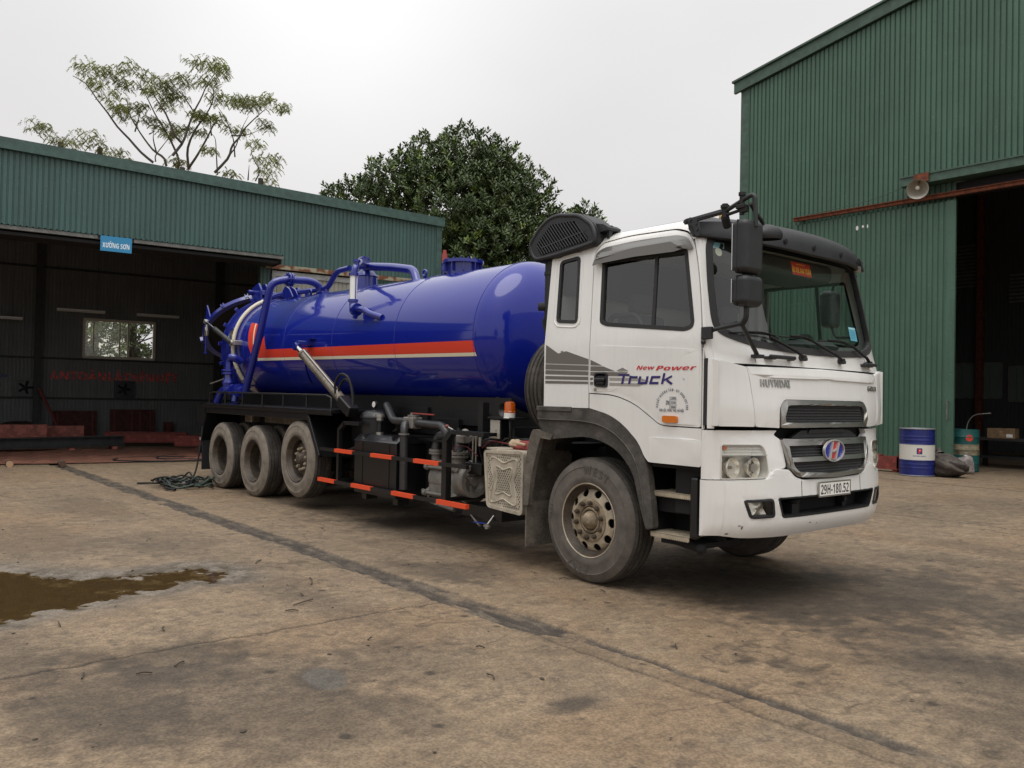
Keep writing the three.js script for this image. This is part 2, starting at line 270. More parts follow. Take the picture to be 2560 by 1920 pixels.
function groundAt(x, z) { // height and linear colour
  let h = (fbm(x * 0.35, z * 0.35, 3, 21) - 0.5) * 0.012 + (fbm(x * 3, z * 3, 3, 22) - 0.5) * 0.004;
  const big = fbm(x * 0.55 + 9, z * 0.55, 5, 31), mid = fbm(x * 2.6, z * 2.6, 4, 32), fine = fbm(x * 11, z * 11, 4, 33), scr = fbm(x * 1.4 + z * 5, z * 1.2 - x * 0.6, 4, 34);
  // bare slab, worn sandy crust, brown dirt, grey patches
  let r = 0.236, g = 0.173, b = 0.112;
  const crust = sstep(0.44, 0.66, mid * 0.35 + fine * 0.65 + (big - 0.5) * 0.4);
  r = lerp(r, 0.278, crust * 0.45); g = lerp(g, 0.210, crust * 0.45); b = lerp(b, 0.140, crust * 0.45);
  const dirt = sstep(0.44, 0.72, big * 0.45 + scr * 0.25 + fine * 0.32);
  r = lerp(r, 0.138, dirt * 0.5); g = lerp(g, 0.103, dirt * 0.5); b = lerp(b, 0.071, dirt * 0.5);
  const ochre = sstep(0.55, 0.72, fbm(x * 0.9 + 31, z * 0.9 + 5, 4, 36));
  r = lerp(r, 0.225, ochre * 0.4); g = lerp(g, 0.145, ochre * 0.4); b = lerp(b, 0.082, ochre * 0.4);
  const spall = sstep(0.66, 0.70, fine) * sstep(0.45, 0.6, mid); r *= 1 - 0.28 * spall; g *= 1 - 0.28 * spall; b *= 1 - 0.26 * spall; h -= 0.003 * spall;
  // flaked crust: crisp-edged plates in two sizes
  const fl1 = fbm(x * 6.5 + 3, z * 6.5, 5, 38), fl2 = fbm(x * 19 + 3, z * 19, 4, 39), p1 = sstep(0.535, 0.56, fl1) * (0.4 + 0.6 * crust), p2 = sstep(0.56, 0.585, fl2), pit = sstep(0.40, 0.37, fl2) * sstep(0.42, 0.55, mid);
  { const q = (1 + 0.08 * p1 + 0.06 * p2) * (1 - 0.16 * pit); r *= q; g *= q; b *= q; h += 0.0016 * p1 + 0.001 * p2 - 0.002 * pit; }
  for (const [a, c, w, d, s] of STAIN) {
    const e = Math.hypot((x - a) / w, (z - c) / d); if (e > 1.6) continue;
    const k = Math.min(0.9, s * 1.2) * sstep(1.4, 0.4, e + (mid - 0.5) * 1.1 + (fine - 0.5) * 1.2);
    r = lerp(r, 0.062, k); g = lerp(g, 0.047, k); b = lerp(b, 0.034, k);
  }
  // small oil drips
  { const cx = Math.floor(x * 2.2), cz = Math.floor(z * 2.2), q = vn(cx + 0.01, cz + 0.01, 256, 41); if (q > 0.6) { const px = (cx + 0.2 + 0.6 * vn(cx, cz, 256, 42)) / 2.2, pz = (cz + 0.2 + 0.6 * vn(cx, cz, 256, 43)) / 2.2, k = 0.6 * sstep(1.15, 0.6, Math.hypot(x - px, (z - pz) * 1.1) / (0.018 + 0.045 * (q - 0.6)) + (fine - 0.5)); r *= 1 - k; g *= 1 - k; b *= 1 - k; } }
  // dirt-filled joint along the truck: wide and broken on the left, narrow with a second crack on the right
  const zu = 2.285 + jag(x, 50) * 0.7, wide = sstep(1.15, 0.7, x + jag(z * 2 + x, 52)), zl = lerp(2.375 + jag(x, 53) * 0.45, 2.545 + jag(x, 51) * 0.8, wide);
  const inJ = Math.min(z - zu, zl - z);
  if (inJ > -0.012) {
    const k = sstep(-0.012, 0.008, inJ) * (0.35 + 0.65 * sstep(0.36, 0.46, fbm(x * 2.3 + 50, z * 6, 4, 57) + 0.1)), cr = fbm(x * 6, z * 14, 4, 55), lump = sstep(0.5, 0.62, fbm(x * 9, z * 22, 4, 56));
    h += k * (-0.022 + 0.03 * (cr - 0.4) + 0.006 * lump);
    const t = 0.8 + 1.1 * (cr - 0.5); r = lerp(r, lerp(0.080, 0.14, lump) * t, k); g = lerp(g, lerp(0.063, 0.112, lump) * t, k); b = lerp(b, lerp(0.048, 0.083, lump) * t, k);
  }
  const crack = (d, w, dep, dark) => { const k = sstep(w, w * 0.35, Math.abs(d)); if (k > 0) { h -= dep * k; r *= 1 - dark * k; g *= 1 - dark * k; b *= 1 - dark * k; } };
  if (x > 0.6 && x < 4.2) { crack(z - 2.535 - jag(x, 57) * 0.7, 0.014, 0.012, 0.55); const k = 0.35 * sstep(0.05, 0, z - 2.535) * sstep(2.36, 2.42, z); r *= 1 - k * 0.5; g *= 1 - k * 0.5; b *= 1 - k * 0.5; }
  if (z > 2.5) { crack(x + 0.19 - jag(z, 58) * 0.8, 0.022, 0.01, 0.72); crack(x + 5.5 - jag(z, 59) * 2.2, 0.022, 0.008, 0.5); }
  else { crack(x + 4.75 - (2.4 - z) * 0.42 - jag(z, 60) * 3, 0.02, 0.008, 0.55); crack(z - 1.5 - (x + 3.8) * 0.8 - jag(x, 66) * 2, x < -3.2 && x > -4.6 ? 0.016 : 0.0001, 0.006, 0.4); }
  { // hairline map cracking in patches
    const w1 = Math.abs(fbm(x * 0.8 + 70, z * 0.8 + 7, 5, 72) - 0.5), w2 = Math.abs(fbm(x * 1.9 + 30, z * 1.9 + 90, 4, 73) - 0.5), a1 = sstep(0.52, 0.60, fbm(x * 0.5 + 11, z * 0.5 + 60, 3, 74)), a2 = sstep(0.55, 0.62, fbm(x * 0.7 + 80, z * 0.7 + 33, 3, 75));
    const k = Math.max(sstep(0.0075, 0.002, w1) * a1, 0.8 * sstep(0.010, 0.003, w2) * a2); if (k > 0) { h -= 0.004 * k; const q = 1 - 0.42 * k; r *= q; g *= q; b *= q; }
  }
  { // scuffed wheel tracks sweeping past the truck's front
    const d = Math.hypot(x - 9, z - 9); for (const R of [8.1, 10.15, 12.6]) { const e = Math.abs(d - R) / 0.16; if (e < 1.6) { const k = 0.22 * sstep(1.5, 0.5, e + (fine - 0.5) * 1.6) * sstep(0.35, 0.6, fbm(x * 1.1 + 5, z * 1.1, 3, 76) + 0.1); r *= 1 - k; g *= 1 - k; b *= 1 - k; } }
  }
  crack(z + 5.5 - jag(x, 61) * 1.2, 0.03, 0.01, 0.6); crack(z + 10.9, 0.03, 0.01, 0.6);
  if (z < 2.3) crack(x - 4.9 - jag(z, 62), 0.02, 0.006, 0.5);
  // puddle hollow and the grey wet rim round it
  const pd = pudDist(x, z);
  if (pd < 0.7) {
    const e = pd + (mid - 0.5) * 0.26 + (fine - 0.5) * 0.26;
    h -= 0.022 * sstep(0.20, -0.14, e) - (fbm(x * 34, z * 34, 3, 71) - 0.5) * 0.013 * sstep(0.3, 0.1, Math.abs(e));
    const wet = sstep(0.42, 0.06, e), k = wet * 0.75, gr = sstep(0.4, 0.7, fine), soak = sstep(0.10, -0.10, e + (fine - 0.5) * 0.25);
    r = lerp(r, lerp(0.10, 0.185, gr), k); g = lerp(g, lerp(0.087, 0.168, gr), k); b = lerp(b, lerp(0.072, 0.148, gr), k);
    r = lerp(r, 0.062, soak * 0.9); g = lerp(g, 0.044, soak * 0.9); b = lerp(b, 0.022, soak * 0.9);
  }
  { const e = Math.hypot((x - 0.82) / 0.2, (z - 4.02) / 0.12) + (mid - 0.5); if (e < 1) { const k = 0.8 * sstep(1, 0.8, e); r = lerp(r, 0.105, k); g = lerp(g, 0.096, k); b = lerp(b, 0.083, k); } }
  const n = 0.88 + 0.24 * fbm(x * 30, z * 30, 2, 37);
  return [h, r * n, g * n, b * n];
}
{
  const line = (segs) => { const o = [segs[0][0]]; for (const [a, b, s] of segs) { const n = Math.max(1, Math.round((b - a) / s)); for (let i = 1; i <= n; i++) o.push(a + (b - a) * i / n); } return o; };
  const xs = line([[-320, -60, 65], [-60, -26, 4], [-26, -14, 0.5], [-14, -6, 0.06], [-6, -2.6, 0.028], [-2.6, 3.6, 0.0145], [3.6, 6, 0.08], [6, 16, 1], [16, 60, 8], [60, 320, 65]]);
  const zs = line([[-320, -60, 65], [-60, -26, 4], [-26, -14, 0.6], [-14, -6, 0.1], [-6, -2, 0.055], [-2, 1, 0.03], [1, 5.6, 0.0145], [5.6, 7, 0.06], [7, 16, 1], [16, 60, 8], [60, 320, 65]]);
  const nx = xs.length, nz = zs.length, pos = new Float32Array(nx * nz * 3), col = new Float32Array(nx * nz * 3), uv = new Float32Array(nx * nz * 2), idx = new Uint32Array((nx - 1) * (nz - 1) * 6);
  for (let j = 0; j < nz; j++) for (let i = 0; i < nx; i++) {
    const k = j * nx + i, [h, r, g, b] = groundAt(xs[i], zs[j]);
    pos.set([xs[i], h, zs[j]], k * 3); col.set([r, g, b], k * 3); uv.set([xs[i], zs[j]], k * 2);
  }
  let q = 0; for (let j = 0; j < nz - 1; j++) for (let i = 0; i < nx - 1; i++) { const a = j * nx + i, b = a + 1, c = a + nx, d = c + 1; idx[q++] = a; idx[q++] = c; idx[q++] = b; idx[q++] = b; idx[q++] = c; idx[q++] = d; }
  const g = new THREE.BufferGeometry(); g.setAttribute('position', new THREE.BufferAttribute(pos, 3)); g.setAttribute('color', new THREE.BufferAttribute(col, 3)); g.setAttribute('uv', new THREE.BufferAttribute(uv, 2)); g.setIndex(new THREE.BufferAttribute(idx, 1)); g.computeVertexNormals();
  const grain = dataTex(1024, (u, v) => { const a = fbm(u * 170, v * 170, 2, 13, 170), b2 = fbm(u * 24, v * 24, 4, 14, 24), c = fbm(u * 60 + 0.3, v * 18, 3, 15, 60); const k = 0.89 + 0.36 * (a - 0.5) + 0.18 * (b2 - 0.5) + 0.14 * (c - 0.5); return [k, k * 0.99, k * 0.97]; }, true, 1.7);
  const bump = dataTex(1024, (u, v) => g3(0.5 + 0.7 * (fbm(u * 24, v * 24, 5, 14, 24) - 0.5) + 0.3 * (fbm(u * 150, v * 150, 2, 16, 150) - 0.5)), false, 1.7);
  const m = new THREE.Mesh(g, new THREE.MeshStandardMaterial({ vertexColors: true, map: grain, bumpMap: bump, bumpScale: 0.0045, roughness: 0.82 })); m.name = 'ground'; m.receiveShadow = true; struct(m); scene.add(m);
  const w = new THREE.Mesh(new THREE.PlaneGeometry(3.6, 4.2, 1, 1).rotateX(-PI / 2).translate(-2.9, -0.0115, 5.2), phy([0.80, 0.70, 0.52], 0.02, 0, { ior: 1.33, transmission: 1, thickness: 0 })); w.name = 'puddle'; struct(w); w.receiveShadow = true; scene.add(w);
}
// ---------------------------------------------------------------- corrugated sheet: real ribs, u along the wall, out = outward
function corr(u0, u1, yb, yt, pitch = 0.125, depth = 0.03, off = 0) {
  const fb = typeof yb === 'function' ? yb : () => yb, ft = typeof yt === 'function' ? yt : () => yt, pr = [[0, 0], [0.16, 0], [0.26, 1], [0.90, 1], [1, 0]];
  const us = []; for (let k = Math.floor(u0 / pitch); k * pitch < u1; k++) for (let i = 0; i < 4; i++) { const u = (k + pr[i][0]) * pitch; if (u > u0 && u < u1) us.push([u, pr[i][1]]); }
  const at = (u) => { const f = (u / pitch) - Math.floor(u / pitch); for (let i = 1; i < 5; i++) if (f <= pr[i][0]) return lerp(pr[i - 1][1], pr[i][1], (f - pr[i - 1][0]) / (pr[i][0] - pr[i - 1][0])); return 0; };
  const L = [[u0, at(u0)], ...us, [u1, at(u1)]], pos = [], col = [];
  for (let i = 0; i < L.length - 1; i++) {
    const [a, p] = L[i], [b, q] = L[i + 1], A = [a, fb(a), off + p * depth], B = [b, fb(b), off + q * depth], Cc = [b, ft(b), off + q * depth], D = [a, ft(a), off + p * depth];
    pos.push(...A, ...B, ...Cc, ...A, ...Cc, ...D);
    const t = 0.93 + 0.12 * HT[(Math.floor((a + b) / 2 / (pitch * 8)) * 37 + 900) & 65535]; for (let k = 0; k < 6; k++) col.push(t, t, t * 0.995); // one tone per sheet
  }
  const g = new THREE.BufferGeometry(); g.setAttribute('position', new THREE.Float32BufferAttribute(pos, 3)); g.setAttribute('color', new THREE.Float32BufferAttribute(col, 3)); g.computeVertexNormals(); return g;
}
function roofSheet(u0, u1, n0, n1, y) { const pos = []; const q = (a, b, c, d) => pos.push(...a, ...b, ...c, ...a, ...c, ...d); q([u0, y(u0), n0], [u1, y(u1), n0], [u1, y(u1), n1], [u0, y(u0), n1]); q([u0, y(u0) + 0.04, n0], [u0, y(u0) + 0.04, n1], [u1, y(u1) + 0.04, n1], [u1, y(u1) + 0.04, n0]); const g = new THREE.BufferGeometry(); g.setAttribute('position', new THREE.Float32BufferAttribute(pos, 3)); g.computeVertexNormals(); return g; }

// ---------------------------------------------------------------- low green paint shop on the left (u to the right along its front, n outward)
const shop = thing('green_workshop', 'low green corrugated workshop with a dark open front at the left', 'workshop', [-13.8, 0, 3.3]);
shop.rotation.y = Math.atan2(0.9938, 0.1115);
const inShop = (u, y, n) => { const a = shop.rotation.y; return [-13.8 + u * Math.cos(a) + n * Math.sin(a), y, 3.3 - u * Math.sin(a) + n * Math.cos(a)]; };
{
  const UL = -9, UR = 9.46, top = (u) => 6.31 - 0.0265 * u, low = (u) => top(u) - 0.02;
  const f = sub('front_wall', shop);
  obj('upper_sheet', corr(UL, UR, (u) => (u < 5.3 ? 4.50 : 4.43), low, 0.1, 0.017), M.greenL, f);
  obj('lower_sheet', [corr(7.35, UR, 0, 4.43, 0.1, 0.017), corr(4.9, 5.1, 0, 4.43, 0.1, 0.017)], M.greenL, f);
  obj('corner_trim', [box(UR - 0.10, UR + 0.05, 0, 6.02, -0.05, 0.035), box(4.86, 4.90, 0, 4.43, -0.12, 0.03)], M.tealTrim, shop);
  const fas = plate([[UL, top(UL) - 0.16], [UR + 0.1, top(UR) - 0.16], [UR + 0.1, top(UR) + 0.06], [UL, top(UL) + 0.06]], null, inXY(0.10), 0.06);
  obj('fascia', fas, M.tealTrim, shop);
  obj('roof', [roofSheet(UL, UR + 0.1, -10.2, 0.08, (u) => top(u) + 0.03)], M.innerSheet, shop);
  obj('side_wall', [box(UR - 0.08, UR, 0, 6.05, -10, -0.06), box(UL, UL + 0.08, 0, 6.5, -10, -0.06)], M.innerSheet, shop);
  // canopy over the opening
  const can = sub('canopy', shop);
  obj('canopy_sheet', corr(UL, 5.13, 0, 0.8, 0.1, 0.02).rotateX(PI / 2).translate(0, 4.585, 0), M.greenL, can);
  obj('edge_beam', [box(UL, 1.42, 4.49, 4.56, 0.70, 0.78), box(2.08, 5.14, 4.49, 4.56, 0.70, 0.78), box(1.42, 2.08, 4.49, 4.56, 0.64, 0.72)], M.galv, can);
  obj('soffit', [box(UL, 5.1, 4.40, 4.46, 0.02, 0.70), box(5.04, 5.12, 4.40, 4.555, 0.02, 0.70)], M.frame, can);
  // rusty rail and pale sliding door right of the opening
  obj('door_rail', [box(4.95, UR - 0.05, 4.36, 4.46, 0.08, 0.15)], M.paleRust, shop);
  const dr = sub('sliding_door', shop);
  obj('door_sheet', corr(5.12, 7.3, 0.05, 4.28, 0.1, 0.014, 0.07), std([0.36, 0.35, 0.31], 0.7, 0, { map: sheetMap }), dr);
  obj('door_frame', [box(5.1, 5.2, 0.05, 4.32, 0.075, 0.11), box(7.22, 7.32, 0.05, 4.32, 0.075, 0.11), box(5.2, 7.22, 4.2, 4.32, 0.075, 0.11)], std([0.36, 0.37, 0.36], 0.7, 0, { map: grimeMap }), dr);
  // back wall with a window opening
  const bw = sub('back_wall', shop), Z = -10;
  obj('inner_sheet', [corr(UL, 2.37, 0, 6.4, 0.1, 0.017, Z), corr(4.46, UR, 0, 6.2, 0.1, 0.017, Z), corr(2.37, 4.46, 0, 2.49, 0.1, 0.017, Z), corr(2.37, 4.46, 3.72, 6.3, 0.1, 0.017, Z)], M.innerSheet, bw);
  for (const y of [1.22, 2.44, 5.2]) obj('girt', box(UL, UR, y - 0.03, y + 0.03, Z + 0.02, Z + 0.09), M.shopSteel, bw);
  for (const u of [1.15, 6.4, -4.2]) obj('column', [box(u - 0.09, u + 0.09, 0, 6.1, Z + 0.09, Z + 0.12), box(u - 0.09, u + 0.09, 0, 6.1, Z + 0.24, Z + 0.27), box(u - 0.012, u + 0.012, 0, 6.1, Z + 0.12, Z + 0.24)], M.shopSteel, bw);
  const wn = sub('window', shop);
  const fr = std([0.62, 0.58, 0.48], 0.6);
  obj('window_frame', [box(2.37, 4.46, 3.65, 3.73, Z + 0.0, Z + 0.09), box(2.37, 4.46, 2.48, 2.56, Z, Z + 0.09), box(2.36, 2.43, 2.56, 3.65, Z, Z + 0.09), box(4.39, 4.47, 2.56, 3.65, Z, Z + 0.09), box(3.63, 3.69, 2.56, 3.65, Z + 0.01, Z + 0.08), box(2.64, 2.68, 2.56, 3.65, Z + 0.02, Z + 0.07), box(3.39, 3.43, 2.56, 3.65, Z + 0.02, Z + 0.07)], fr, wn);
  obj('pane', box(2.43, 3.63, 2.56, 3.65, Z + 0.035, Z + 0.04), phy([0.97, 0.98, 0.90], 0.16, 0, { transmission: 1, thickness: 0 }), wn);
  // painted slogan
  const tx = canvasTex(1024, 128, (x, w, h) => { x.clearRect(0, 0, w, h); x.fillStyle = '#ee5547'; x.font = 'bold 92px sans-serif'; x.textAlign = 'center'; x.textBaseline = 'middle'; x.save(); x.translate(w / 2, h / 2 + 8); x.textBaseline = 'alphabetic'; x.translate(0, 44); x.scale(0.90, 1); vmarks(x).line('ANTOÀNLÀTRÊNHẾT', 0, 0, 118); x.restore(); const im = x.getImageData(0, 0, w, h); for (let j = 0; j < h; j++) for (let i = 0; i < w; i++) im.data[(j * w + i) * 4 + 3] *= clamp(1.6 * fbm(i / 14, j / 14, 3, 61) - 0.1); x.putImageData(im, 0, 0); });
  obj('painted_slogan', decalGeo((u, v) => [u, v, Z + 0.022], 1.5, 5.2, 1.76, 2.14, 1, 1), printMat(tx), bw, true);
  const t2 = canvasTex(256, 64, (x, w, h) => { x.clearRect(0, 0, w, h); x.fillStyle = '#2a3a78'; x.font = 'bold 46px sans-serif'; x.textBaseline = 'middle'; x.textAlign = 'right'; x.textBaseline = 'alphabetic'; vmarks(x).line('NHUẬN', w / 2, h * 0.78, 46); });
  obj('painted_word', decalGeo((u, v) => [u, v, Z + 0.022], -0.6, 0.6, 1.78, 1.98), printMat(t2), bw, true);
}
// wall fans in the back wall
for (const [u, y, l] of [[3.57, 1.53, 'dark square wall fan under the red painted slogan'], [0.86, 1.53, 'dark square wall fan at the left of the column']]) {
  const t = thing('wall_fan', l, 'fan', inShop(u, y, -9.94), shop.rotation.y, 'extractor fans in the workshop back wall');
  obj('fan_frame', [box(-0.29, 0.29, 0.2, 0.27, 0, 0.1), box(-0.29, 0.29, -0.27, -0.2, 0, 0.1), box(-0.29, -0.22, -0.2, 0.2, 0, 0.1), box(0.22, 0.29, -0.2, 0.2, 0, 0.1), box(-0.28, 0.28, -0.26, 0.26, -0.02, 0)], M.black, t);
  for (let k = 0; k < 5; k++) { const a = k / 5 * 2 * PI; obj('fan_blade', new THREE.BoxGeometry(0.16, 0.07, 0.008).rotateX(0.5).translate(0.12, 0, 0.05).rotateZ(a), M.frame, t); }
  obj('fan_hub', disc([0, 0, 0.05], 0.045, 0.06), M.frame, t);
}
// fluorescent tubes in the dark shop, unlit
for (const [u, l, n] of [[2.22, 1.3, 'dim fluorescent fitting above the bright window, left one'], [4.4, 1.25, 'dim fluorescent fitting above the right end of the bright window'], [-0.1, 1.6, 'dim fluorescent fitting at the far left of the dark workshop']]) {
  const t = thing('tube_light', n, 'light', inShop(u, 3.87 - (u < 0 ? 0.34 : 0), -9.2), shop.rotation.y);
  obj('batten', box(-l / 2, l / 2, 0, 0.05, -0.03, 0.03), M.whitePlastic, t); obj('tube', rod([-l / 2, -0.02, 0], [l / 2, -0.02, 0], 0.016), M.whitePlastic, t); obj('hanger', [rod([-l / 3, 0.05, 0], [-l / 3, 2.3, 0], 0.004, 5), rod([l / 3, 0.05, 0], [l / 3, 2.3, 0], 0.004, 5)], M.frame, t);
}
{ // blue sign hung from the canopy
  const t = thing('workshop_sign', 'blue sign with white lettering hung from the workshop canopy', 'sign', inShop(1.75, 4.56, 0.81), shop.rotation.y);
  const tx = canvasTex(512, 264, (x, w, h) => { x.fillStyle = '#2f86b4'; x.fillRect(0, 0, w, h); x.fillStyle = '#e9eef0'; x.textAlign = 'center'; x.textBaseline = 'middle'; x.font = 'bold 112px sans-serif'; x.textBaseline = 'alphabetic'; x.save(); x.translate(w / 2, h * 0.76); x.scale(0.64, 1); vmarks(x).line('XƯỞNG SƠN', 0, 0, 118); x.restore(); });
  obj('sign_board', box(-0.285, 0.285, -0.30, 0, 0, 0.012), std([0.04, 0.24, 0.45], 0.5), t);
  obj('sign_face', decalGeo((u, v) => [u, v, 0.0145], -0.283, 0.283, -0.298, -0.002), new THREE.MeshStandardMaterial({ map: tx, roughness: 0.45, side: THREE.DoubleSide }), t, true);
}

// ---------------------------------------------------------------- tall green warehouse on the right (its gable wall faces the yard)
const ware = thing('green_warehouse', 'tall green corrugated warehouse with a sliding door at the right', 'warehouse', [-3.2, 0, -14]);
{
  const X0 = -9.12 + 3.2, X1 = 15, PK = 4.6, top = (x) => 10.42 + 0.183 * (PK - X0 - Math.abs(x - PK)), D0 = -0.02, D1 = 8.6;
  const w = sub('gable_wall', ware);
  obj('wall_sheet', [corr(X0 + 0.24, D0, 0, (x) => top(x) - 0.02), corr(D0, D1, 6.98, (x) => top(x) - 0.02), corr(D1, X1, 0, (x) => top(x) - 0.02)], M.greenR, w);
  obj('corner_trim', [box(X0, X0 + 0.26, 0, 10.44, -0.04, 0.034)], M.greenTrim, ware);
  const fas = (k) => plate([[X0 - 0.18, 10.42 - 0.03], [PK, top(PK)], [X1, top(X1)], [X1, top(X1) + 0.30], [PK, top(PK) + 0.30], [X0 - 0.18, 10.42 + 0.27]], null, inXY(k), 0.09);
  obj('gable_trim', fas(0.13), M.greenTrim, ware);
  obj('gable_cap', plate([[X0 - 0.22, 10.42 + 0.27], [PK, top(PK) + 0.305], [X1, top(X1) + 0.305], [X1, top(X1) + 0.355], [PK, top(PK) + 0.355], [X0 - 0.22, 10.42 + 0.325]], null, inXY(0.19), 0.3), M.greenTrim, ware);
  obj('roof', [roofSheet(X0 - 0.15, PK, -16, 0.03, (x) => top(x) + 0.1), roofSheet(PK, X1, -16, 0.03, (x) => top(x) + 0.1)], M.innerSheet, ware);
  obj('side_wall', [box(X0 + 0.02, X0 + 0.1, 0, 10.35, -16, -0.05), box(X1 - 0.1, X1, 0, 10.3, -16, -0.05)], M.innerSheet, ware);
  // header box over the door opening
  obj('door_header', [box(-1.12, D1 + 0.4, 6.74, 6.93, 0.03, 0.46), box(-1.14, D1 + 0.42, 6.93, 6.965, 0.03, 0.49)], M.greenTrim, ware);
  obj('header_soffit', [box(-0.3, D1, 6.45, 6.74, -0.35, -0.05)], M.frame, ware);
  const rl = sub('door_rail', ware);
  obj('rail_beam', [box(-4.07, D1, 6.38, 6.47, 0.14, 0.24), box(-4.07, D1, 6.46, 6.48, 0.10, 0.28)], M.rust, rl);
  for (const x of [-3.9, -2.2, -0.6]) obj('bracket', box(x - 0.03, x + 0.03, 6.41, 6.45, 0.0, 0.14), M.rust, rl);
  const dr = sub('sliding_door', ware);
  obj('door_sheet', corr(-4.05, -0.17, 0.06, 6.3, 0.125, 0.022, 0.10), M.greenR, dr);
  obj('door_stile', [box(-0.19, 0.02, 0.05, 6.31, 0.07, 0.135), box(-4.1, -4.02, 0.05, 6.31, 0.08, 0.13)], M.greenStile, dr);
  obj('handle', [rod([-0.1, 1.22, 0.2], [-0.1, 1.68, 0.2], 0.018), rod([-0.1, 1.25, 0.13], [-0.1, 1.25, 0.2], 0.014), rod([-0.1, 1.65, 0.13], [-0.1, 1.65, 0.2], 0.014)], M.galv, dr);
  obj('paint_splash', [circ(-2.35, 5.98, 0.035, 9, 0.06), circ(-2.2, 6.0, 0.03, 9, 0.035), circ(-2.08, 5.99, 0.018, 9, 0.05)].map((c) => plate(c, null, inXY(0.1255), 0.002)), M.whitePlastic, dr);
  // back wall with two windows and louvres
  const B = -11, bw = sub('back_wall', ware), wins = [[-4.62, -3.78, 1.85, 3.05], [-3.62, -2.9, 1.85, 3.05], [-2.66, -2.2, 1.75, 2.92], [3.0, 3.6, 1.85, 2.95]];
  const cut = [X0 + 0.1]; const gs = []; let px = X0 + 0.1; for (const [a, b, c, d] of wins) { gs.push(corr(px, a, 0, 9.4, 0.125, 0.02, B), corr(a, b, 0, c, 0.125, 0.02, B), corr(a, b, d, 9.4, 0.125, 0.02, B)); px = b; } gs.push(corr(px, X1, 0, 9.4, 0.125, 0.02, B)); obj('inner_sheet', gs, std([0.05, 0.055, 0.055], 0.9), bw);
  for (const [a, b, c, d] of wins) { const n = sub('window', ware); obj('window_frame', [box(a - 0.03, a + 0.03, c, d, B, B + 0.07), box(b - 0.03, b + 0.03, c, d, B, B + 0.07), box(a, b, c - 0.03, c + 0.03, B, B + 0.07), box(a, b, d - 0.03, d + 0.03, B, B + 0.07), box((a + b) / 2 - 0.015, (a + b) / 2 + 0.015, c, d, B, B + 0.05)], M.galv, n); obj('pane', box(a, b, c, d, B + 0.02, B + 0.025), phy([0.6, 0.72, 0.66], 0.35, 0, { transmission: 0.85, thickness: 0 }), n); }
  for (const [a, b, c, d] of [[-4.55, -3.75, 5.75, 7.2], [-2.68, -2.1, 5.1, 6.1]]) { const lv = sub('louvre', ware); for (let y = c; y < d; y += 0.13) obj('slat', box(a, b, y, y + 0.06, B + 0.03, B + 0.08), M.galv, lv); }
  for (const x of [-3.55, -0.1, 3.4]) obj('column', box(x - 0.1, x + 0.1, 0, 9.3, B + 0.1, B + 0.3), x < -3 ? M.rust : M.frame, ware);
  obj('end_wall', plate([[X0 + 0.1, 0], [X1, 0], [X1, top(X1) + 0.12], [PK, top(PK) + 0.12], [X0 + 0.1, top(X0 + 0.1) + 0.12]], null, inXY(-15.95), 0.08), M.innerSheet, ware);
}
{ // flood lamp on the header
  const t = thing('flood_lamp', 'round metal flood lamp hung under the warehouse door header', 'lamp', [-3.86, 6.62, -13.42]);
  const q = new THREE.Quaternion().setFromUnitVectors(V(0, 1, 0), V(0.35, -0.55, 0.75).normalize());
  const s = (g) => g.applyQuaternion(q);
  obj('reflector', s(lathe([[0.045, -0.2], [0.07, -0.18], [0.12, -0.12], [0.19, 0.0], [0.235, 0.1], [0.24, 0.105], [0.232, 0.1], [0.185, 0.0], [0.115, -0.115], [0.05, -0.16], [0, -0.16]], 'y', 32)), std([0.5, 0.48, 0.42], 0.4, 0.6), t);
  obj('bulb', s(lathe([[0, -0.16], [0.02, -0.14], [0.022, -0.08], [0.05, -0.02], [0.045, 0.03], [0, 0.05]], 'y', 16)), phy([0.8, 0.8, 0.76], 0.15, 0, { clearcoat: 1 }), t);
  obj('bracket', [box(-0.12, 0.22, 0.14, 0.34, -0.1, -0.06), pipe([[0.05, 0.2, -0.06], [0.05, 0.14, 0.02], [0, 0.05, -0.05]], 0.012, 0.03)], M.rust, t);
}
{ // loose wire from the lamp along the rail
  const t = obj('loose_wire', [hose([[-4.3, 6.72, -13.6], [-5.2, 6.60, -13.75], [-6.2, 6.54, -13.8], [-7.0, 6.50, -13.82], [-7.35, 6.42, -13.85], [-7.7, 6.2, -13.9]], 0.009, 40, 5)], M.greenTrim); tag(t, 'thin green wire strung along the rusty door rail', 'wire');
}

// ---------------------------------------------------------------- trees
function leafMesh(add, n) { // collects leaf faces
  const pos = [], col = []; add((a, b, c, k) => { pos.push(...a, ...b, ...c); for (let i = 0; i < 3; i++) col.push(...k); });
  const g = new THREE.BufferGeometry(); g.setAttribute('position', new THREE.Float32BufferAttribute(pos, 3)); g.setAttribute('color', new THREE.Float32BufferAttribute(col, 3)); g.computeVertexNormals(); return g;
}
const leafMat = new THREE.MeshPhysicalMaterial({ vertexColors: true, roughness: 0.42, side: THREE.DoubleSide, transmission: 0.0, sheen: 0.1 });
function leaf(tri, p, dir, up, len, wid, k) { // a folded obovate leaf of four faces
  const s = dir.clone().cross(up).normalize(), n = s.clone().cross(dir).normalize();
  const P = (a, b, h) => { const v = p.clone().addScaledVector(dir, a * len).addScaledVector(s, b * wid).addScaledVector(n, h * len); return [v.x, v.y, v.z]; };
  const b0 = P(0, 0, 0), t = P(1, 0, -0.08), l = P(0.62, 0.5, 0.07), r = P(0.62, -0.5, 0.07), m = P(0.6, 0, 0);
  tri(b0, m, l, k); tri(l, m, t, k); tri(b0, r, m, k); tri(m, r, t, k);
}
